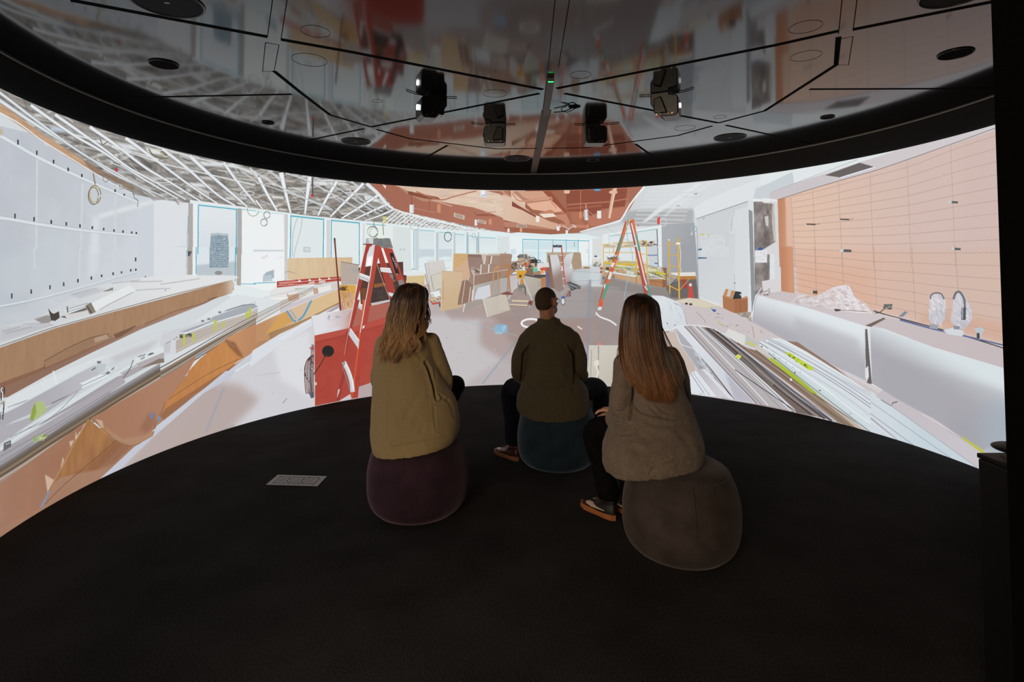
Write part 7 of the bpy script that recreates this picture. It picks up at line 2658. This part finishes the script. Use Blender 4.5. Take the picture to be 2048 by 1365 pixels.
LK, LA = Vector((-.64, 3.82, .47)), Vector((-.62, 3.74, .10))
limb(bm, [Vector((-.50, 3.36, .52)), Vector((-.45, 3.60, .585)), RK + Vector((0, -.02, 0)), RK * .5 + RA * .5, RA, RA + Vector((-.03, .03, -.05))], [.065, .055, .042, .038, .034, .032], n=8)
limb(bm, [Vector((-.66, 3.36, .50)), Vector((-.65, 3.6, .51)), LK, LK * .5 + LA * .5, LA, LA - Vector((0, 0, .05))], [.065, .055, .042, .038, .034, .032], n=8)
sculpt('body', bm, m_skin2, wl_, voxel=.0038, smooth=3)
eyes(HP, wl_)

m_beige = fabric('beige_wool', (.27, .19, .088, 1), (.35, .255, .125, 1), 260, bump=.3, sheen=.1)
bm = bmesh.new()
rg = [R3(751, 910, 886, 3.26, .275, tx=.115, dy=.0, sq=.55), R3(746, 917, 868, 3.27, .265, tx=.09, sq=.5), R3(745, 918, 835, 3.30, .235, tx=.04, sq=.4), R3(747, 910, 800, 3.33, .20, tx=.02), R3(747, 890, 765, 3.34, .165),
      R3(747, 876, 735, 3.34, .145), R3(748, 868, 712, 3.34, .135), R3(750, 868, 692, 3.34, .125), R3(757, 862, 676, 3.34, .105), R3(772, 848, 662, 3.34, .08), R3(785, 833, 650, 3.34, .062)]
ring_loft(bm, rg, n=52)
limb(bm, ARM_R + [RW + Vector((.0, -.01, .0))], [.056, .054, .052, .052, .042], n=8, seg=20)
limb(bm, ARM_L + [LW + Vector((0, -.01, 0))], [.054, .052, .05, .042], n=8, seg=20)
cr = [('850,725 858,740 863,757 868,775 873,800', 3.0, .045), ('846,722 836,708 838,700', 4, .007), ('868,742 872,770 880,790 896,802', 3, .010), ('776,770 776,830 774,880', 2.2, .004), ('871,810 882,800 888,795', 2, .010), ('866,790 869,830 871,856', 2.5, .006), ('800,740 830,736 850,728', 6, .006),
      ('838,790 820,820 800,850', 9, .006), ('895,800 903,812 908,835', 3.5, .007), ('786,890 810,886 840,880 874,872', 3, .008), ('783,890 788,884 800,880', 2.5, .006), ('893,752 899,760 896,766', 3, .006), ('750,706 753,720', 3, .006), ('876,672 881,680 878,686', 3, .008),
      ('752,870 760,888 758,895', 4, .006), ('846,850 840,870', 6, .005), ('756,800 762,830', 8, .005), ('875,770 884,783 900,780', 3, .005), ('845,672 850,690 848,702', 3, .004)]
jk = sculpt('blazer', bm, m_beige, wl_, voxel=.0055, smooth=7, creases=cr, noise_amp=.007, noise_s=(6, 6, 4), seed=12)
piping('back_seam', '779,745 778,790 777,830 774,882', 3.2, .0012, m_beige, jk, jk)
for st in ('851,690 855,706 852,722', '756,893 790,892 830,886 873,878 905,868', '868,796 870,830 872,855'):
    piping('seam', st, 3.2, .0013, m_beige, jk, jk)
bm = bmesh.new()
ring_loft(bm, [(-.575, 3.36, .46, .15, .13), (-.575, 3.36, .50, .18, .15), (-.575, 3.36, .58, .16, .12)], n=32)
limb(bm, [Vector((-.50, 3.36, .52)), Vector((-.45, 3.60, .585)), RK, RK * .5 + RA * .5, RA], [.095, .085, .07, .06, .052], n=8, seg=20)
limb(bm, [Vector((-.66, 3.36, .50)), Vector((-.65, 3.6, .51)), LK, LK * .5 + LA * .5, LA], [.095, .085, .066, .058, .05], n=8, seg=20)
sculpt('trousers', bm, m_black, wl_, voxel=.007, smooth=5, noise_amp=.005, noise_s=(9, 9, 9), seed=5)
m_blk_shoe = mat('shoe_black', (.006, .006, .006, 1), rough=.4, spec=.4)
m_wht = mat('sole_white', (.35, .34, .32, 1), rough=.6)
shoe('shoe', wl_, (-.62, 3.665, 0), math.radians(-5), m_blk_shoe, m_wht, length=.245)
s2 = shoe('shoe', wl_, (-.62, 3.665, 0), math.radians(-35), m_blk_shoe, m_wht, length=.245)
s2.matrix_world = Matrix.Translation((-.05, .33, .235)) @ Matrix.Translation((-.62, 3.665, 0)) @ Matrix.Rotation(.35, 4, 'X') @ Matrix.Translation((.62, -3.665, 0))

# hair
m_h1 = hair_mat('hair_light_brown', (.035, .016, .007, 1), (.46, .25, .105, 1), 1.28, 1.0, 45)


def G(st):
    """guide lock: x, y on the photograph and distance"""
    a = [float(q) for q in st.replace(',', ' ').split()]
    return [at_depth(a[i], a[i + 1], a[i + 2]) for i in range(0, len(a), 3)]


top = '826,568,3.38 '
guides = [
    G('828,568,3.40 802,576,3.44 788,600,3.44 781,630,3.40 776,660,3.32 768,695,3.22 762,722,3.18'),
    G('828,567,3.38 800,573,3.36 786,598,3.33 779,632,3.30 773,664,3.24 768,700,3.175 765,727,3.155'),
    G('828,567,3.37 806,573,3.29 792,598,3.25 786,632,3.235 780,668,3.20 774,700,3.16 770,731,3.145'),
    G('828,567,3.36 814,573,3.25 803,598,3.21 797,634,3.21 792,670,3.185 788,702,3.15 783,732,3.14'),
    G('829,567,3.36 824,573,3.24 817,600,3.19 810,636,3.195 806,670,3.18 802,700,3.15 797,728,3.14'),
    G('830,567,3.36 834,573,3.25 830,600,3.20 824,636,3.205 822,668,3.185 818,694,3.155 812,716,3.15'),
    G('832,567,3.37 842,575,3.28 841,600,3.24 836,634,3.235 836,662,3.20 832,685,3.165 828,708,3.155'),
    G('833,568,3.38 847,578,3.33 849,602,3.30 846,630,3.285 846,656,3.24 842,672,3.20 838,690,3.185'),
    G('834,568,3.40 852,580,3.42 854,602,3.42 853,625,3.38 850,645,3.33 846,660,3.27 842,672,3.24'),
]
bm = bmesh.new()
add_ball(bm, HP(0, -.014, .022), (.083 * .93, .103 * .93, .097 * .93), M_, 32)
ring_loft(bm, [(*at_depth(797, 704, 3.205), .055, .012), (*at_depth(798, 688, 3.22), .078, .024), (*at_depth(806, 660, 3.26), .088, .042), (*at_depth(812, 630, 3.30), .085, .065), (*at_depth(818, 600, 3.345), .082, .085), (*at_depth(822, 585, 3.365), .075, .085)], n=32)
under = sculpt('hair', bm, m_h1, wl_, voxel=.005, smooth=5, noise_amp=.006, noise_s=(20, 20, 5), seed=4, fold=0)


def clear_face(o, P0, Minv, lim=.052):
    bm_ = bmesh.new()
    bm_.from_mesh(o.data)
    kill = []
    for v in bm_.verts:
        q = Minv @ (v.co - P0)
        if (q.y > lim and q.z < .045 + .02 and q.z > -.14) or (q.y > .02 and -.14 < q.z < -.05 and abs(q.x) < .06):
            kill.append(v)
    bmesh.ops.delete(bm_, geom=kill, context='VERTS')
    bm_.to_mesh(o.data)
    bm_.free()


clear_face(under, hc, M_.inverted())
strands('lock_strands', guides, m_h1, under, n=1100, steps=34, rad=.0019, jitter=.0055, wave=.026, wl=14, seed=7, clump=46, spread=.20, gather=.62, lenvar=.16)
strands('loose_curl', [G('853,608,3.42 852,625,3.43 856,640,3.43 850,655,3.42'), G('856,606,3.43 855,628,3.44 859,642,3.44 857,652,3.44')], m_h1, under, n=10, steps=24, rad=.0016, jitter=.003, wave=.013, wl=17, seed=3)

# ------------------------------------------------------------------ person on the right: grey-brown blazer, long straight hair
wr = tag(empty('person', (.82, 2.93, 0)), 'person with very long straight brown hair in a grey-brown tweed blazer on the grey pouf', 'person')
hc = at_depth(1283, 628, 3.00)
bm = bmesh.new()
M_, HP = head(bm, hc, math.radians(-12), s=.93)
nb = at_depth(1288, 700, 2.95)
limb(bm, [hc + Vector((0, -.012, -.06)), hc + Vector((.0, -.018, -.11)), nb], [.052, .048, .065], n=6, seg=20)
LS, RS = at_depth(1246, 727, 2.95), at_depth(1337, 715, 2.98)
LE, RE = at_depth(1243, 822, 2.99), Vector((.93, 3.12, .62))
LW, RW = at_depth(1226, 838, 3.22), Vector((.62, 3.30, .58))
limb(bm, [nb, Vector((nb.x + .01, 2.98, .80)), Vector((.78, 2.98, .60)), Vector((.80, 2.96, .50))], [.055, .075, .08, .11], n=6, seg=20)
ARM_L = [at_depth(1247, 727, 2.95), at_depth(1244, 765, 2.93), at_depth(1240, 805, 2.93), at_depth(1238, 830, 2.97), at_depth(1231, 837, 3.13)]
ARM_R = [at_depth(1339, 713, 2.98), Vector((.93, 3.02, .80)), RE]
limb(bm, ARM_L + [LW], [.034, .033, .032, .030, .026, .022], n=8)
limb(bm, ARM_R + [RW], [.034, .032, .030, .023], n=8)
hand(bm, LW, (-.42, .5, -.05), (-.1, -.5, .8), -1, curl=.25, size=.95)
hand(bm, RW, (-.8, .6, -.15), (0, 0, 1), 1, curl=.3, size=.9)
LK, LA = at_depth(1189, 862, 3.31), Vector((.56, 3.20, .10))
RK, RA = Vector((.72, 3.40, .455)), Vector((.70, 3.22, .10))
limb(bm, [Vector((.74, 2.96, .50)), Vector((.63, 3.14, .50)), LK, LK * .5 + LA * .5, LA, LA - Vector((0, 0, .05))], [.065, .055, .042, .038, .034, .032], n=8)
limb(bm, [Vector((.87, 2.96, .50)), Vector((.80, 3.18, .51)), RK, RK * .5 + RA * .5, RA, RA - Vector((0, 0, .05))], [.065, .055, .042, .038, .034, .032], n=8)
sculpt('body', bm, m_skin2, wr, voxel=.0038, smooth=3)
eyes(HP, wr)

m_tweed = fabric('tweed', (.075, .055, .041, 1), (.21, .16, .125, 1), 14, bump=.7, sheen=.1, weave=True)
bm = bmesh.new()
rg = [R3(1207, 1399, 926, 2.86, .215, tx=.12, ty=.02, sq=.5), R3(1204, 1405, 905, 2.87, .215, tx=.11, sq=.45), R3(1207, 1402, 880, 2.88, .205, tx=.06, sq=.4), R3(1222, 1392, 848, 2.92, .185, tx=.02), R3(1246, 1381, 812, 2.95, .165), R3(1257, 1368, 782, 2.96, .145),
      R3(1248, 1362, 752, 2.96, .13), R3(1240, 1357, 730, 2.96, .12), R3(1242, 1350, 712, 2.96, .105), R3(1255, 1336, 698, 2.96, .085), R3(1266, 1316, 686, 2.95, .065)]
ring_loft(bm, rg, n=52)
limb(bm, ARM_L, [.056, .056, .056, .056, .046], n=8, seg=20)
limb(bm, ARM_R + [RW + Vector((.02, -.01, .0))], [.056, .052, .052, .045], n=8, seg=20)
cr = [('1267,765 1266,790 1264,815 1260,838', 3.0, .05), ('1267,765 1262,740 1256,722', 3, .007), ('1268,808 1280,822 1300,830 1325,835', 3.2, .014), ('1298,812 1318,830 1345,838 1375,834', 3.6, .012), ('1310,808 1330,826 1355,830', 3, .006),
      ('1218,822 1232,834 1250,836', 2.2, .010), ('1218,829 1230,842 1250,842', 2.2, .010), ('1217,812 1232,822 1254,822', 2.2, .008), ('1222,845 1236,850 1252,845', 2, .008), ('1224,762 1232,766 1240,764', 3, .006), ('1226,790 1240,796', 4, .004),
      ('1243,870 1262,866 1285,850 1300,836', 3, .010), ('1300,948 1310,935 1330,930 1350,922', 3, .010), ('1296,930 1315,925 1340,915', 4, .007), ('1240,880 1236,910 1240,940', 8, .006), ('1280,870 1300,880 1330,870', 7, .006), ('1350,860 1370,880 1380,900', 8, .006), ('1223,850 1215,880', 4, .008),
      ('1290,840 1310,850 1340,852', 5, .008), ('1330,700 1340,715 1344,735', 4, .006), ('1270,785 1285,800', 5, .006), ('1262,900 1290,905 1310,895', 8, .006)]
jk = sculpt('blazer', bm, m_tweed, wr, voxel=.0055, smooth=6, creases=cr, noise_amp=.008, noise_s=(7, 7, 6), seed=22)
for st in ('1212,938 1245,951 1275,953 1292,946', '1240,869 1255,864 1272,862 1273,869 1254,874', '1268,735 1268,760 1267,775', '1345,925 1375,912 1400,896'):
    piping('seam', st, 2.8, .0014, m_tweed, jk, jk)
# rolled sleeve cuff
bm = bmesh.new()
c0 = at_depth(1231, 838, 3.06)
for k in range(2):
    cc = at_depth(1236 - 3 * k, 838, 3.04 + .05 * k)
    P = [(cc.x + math.cos(a) * .057, cc.y + .01 * math.sin(a), cc.z + math.sin(a) * .056) for a in [q * 2 * math.pi / 32 for q in range(33)]]
    add_tube(bm, P, .007, 8, cap=False)
obj('rolled_cuff', bm, m_tweed, jk, True)
bm = bmesh.new()
ring_loft(bm, [(.80, 2.96, .46, .14, .13), (.80, 2.96, .50, .17, .15), (.80, 2.96, .58, .15, .12)], n=32)
limb(bm, [Vector((.74, 2.96, .51)), Vector((.63, 3.14, .50)), LK, LK * .5 + LA * .5, LA + Vector((0, 0, .01))], [.095, .085, .068, .064, .064], n=8, seg=20)
limb(bm, [Vector((.87, 2.96, .51)), Vector((.80, 3.18, .51)), RK, RK * .5 + RA * .5, RA + Vector((0, 0, .01))], [.095, .085, .068, .066, .066], n=8, seg=20)
sculpt('trousers', bm, m_black, wr, voxel=.007, smooth=5, noise_amp=.005, noise_s=(9, 9, 9), seed=15)
m_sneak = mat('sneaker_black', (.007, .0065, .006, 1), rough=.5, spec=.4, noise_scale=40, noise_amt=.3)
m_gum2 = mat('sole_orange_gum', (.30, .10, .028, 1), rough=.55)
m_stripe = mat('stripe_cream', (.42, .30, .22, 1), rough=.5)
m_lace2 = mat('lace_black', (.01, .01, .01, 1), rough=.8)
shoe('sneaker', wr, (.585, 3.115, 0), math.radians(-38), m_sneak, m_gum2, length=.27, stripe=m_stripe, lace=m_lace2)
shoe('sneaker', wr, (.715, 3.13, 0), math.radians(-30), m_sneak, m_gum2, length=.27, stripe=m_stripe, lace=m_lace2)

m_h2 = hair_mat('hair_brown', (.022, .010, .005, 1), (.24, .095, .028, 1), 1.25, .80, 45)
guides = [
    G('1272,590,3.02 1254,600,3.05 1248,625,3.06 1244,660,3.03 1241,690,2.97 1240,712,2.93 1240,720,2.91'),
    G('1273,589,3.00 1256,598,2.98 1250,625,2.955 1246,665,2.93 1246,710,2.87 1258,760,2.81 1275,775,2.80'),
    G('1275,588,2.99 1262,597,2.92 1256,625,2.885 1253,668,2.87 1258,720,2.835 1275,775,2.80 1292,800,2.785'),
    G('1278,588,2.98 1270,597,2.89 1266,625,2.85 1265,668,2.84 1274,722,2.82 1292,778,2.79 1306,808,2.775'),
    G('1282,588,2.98 1281,597,2.88 1279,625,2.835 1279,668,2.825 1290,724,2.81 1308,780,2.785 1320,813,2.77'),
    G('1286,588,2.98 1293,598,2.88 1293,628,2.84 1294,670,2.83 1305,724,2.815 1322,780,2.79 1333,815,2.775'),
    G('1290,589,2.99 1303,600,2.91 1306,630,2.87 1308,672,2.86 1319,724,2.83 1336,778,2.80 1345,812,2.785'),
    G('1293,590,3.00 1311,604,2.96 1316,634,2.94 1320,676,2.91 1333,724,2.86 1349,770,2.82 1358,800,2.81'),
    G('1294,591,3.02 1315,608,3.03 1320,638,3.02 1326,678,2.98 1341,720,2.91 1356,762,2.86 1367,790,2.84'),
]
bm = bmesh.new()
add_ball(bm, HP(0, -.014, .020), (.083 * .93, .103 * .93, .095 * .93), M_, 32)
ring_loft(bm, [(*at_depth(1325, 796, 2.815), .065, .014), (*at_depth(1312, 765, 2.835), .085, .018), (*at_depth(1298, 730, 2.855), .092, .024), (*at_depth(1287, 695, 2.885), .096, .035), (*at_depth(1283, 660, 2.93), .096, .065), (*at_depth(1283, 630, 2.97), .09, .09), (*at_depth(1282, 610, 2.98), .08, .088)], n=32)
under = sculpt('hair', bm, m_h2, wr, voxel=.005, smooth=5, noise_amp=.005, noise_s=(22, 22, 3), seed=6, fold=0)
clear_face(under, hc, M_.inverted())
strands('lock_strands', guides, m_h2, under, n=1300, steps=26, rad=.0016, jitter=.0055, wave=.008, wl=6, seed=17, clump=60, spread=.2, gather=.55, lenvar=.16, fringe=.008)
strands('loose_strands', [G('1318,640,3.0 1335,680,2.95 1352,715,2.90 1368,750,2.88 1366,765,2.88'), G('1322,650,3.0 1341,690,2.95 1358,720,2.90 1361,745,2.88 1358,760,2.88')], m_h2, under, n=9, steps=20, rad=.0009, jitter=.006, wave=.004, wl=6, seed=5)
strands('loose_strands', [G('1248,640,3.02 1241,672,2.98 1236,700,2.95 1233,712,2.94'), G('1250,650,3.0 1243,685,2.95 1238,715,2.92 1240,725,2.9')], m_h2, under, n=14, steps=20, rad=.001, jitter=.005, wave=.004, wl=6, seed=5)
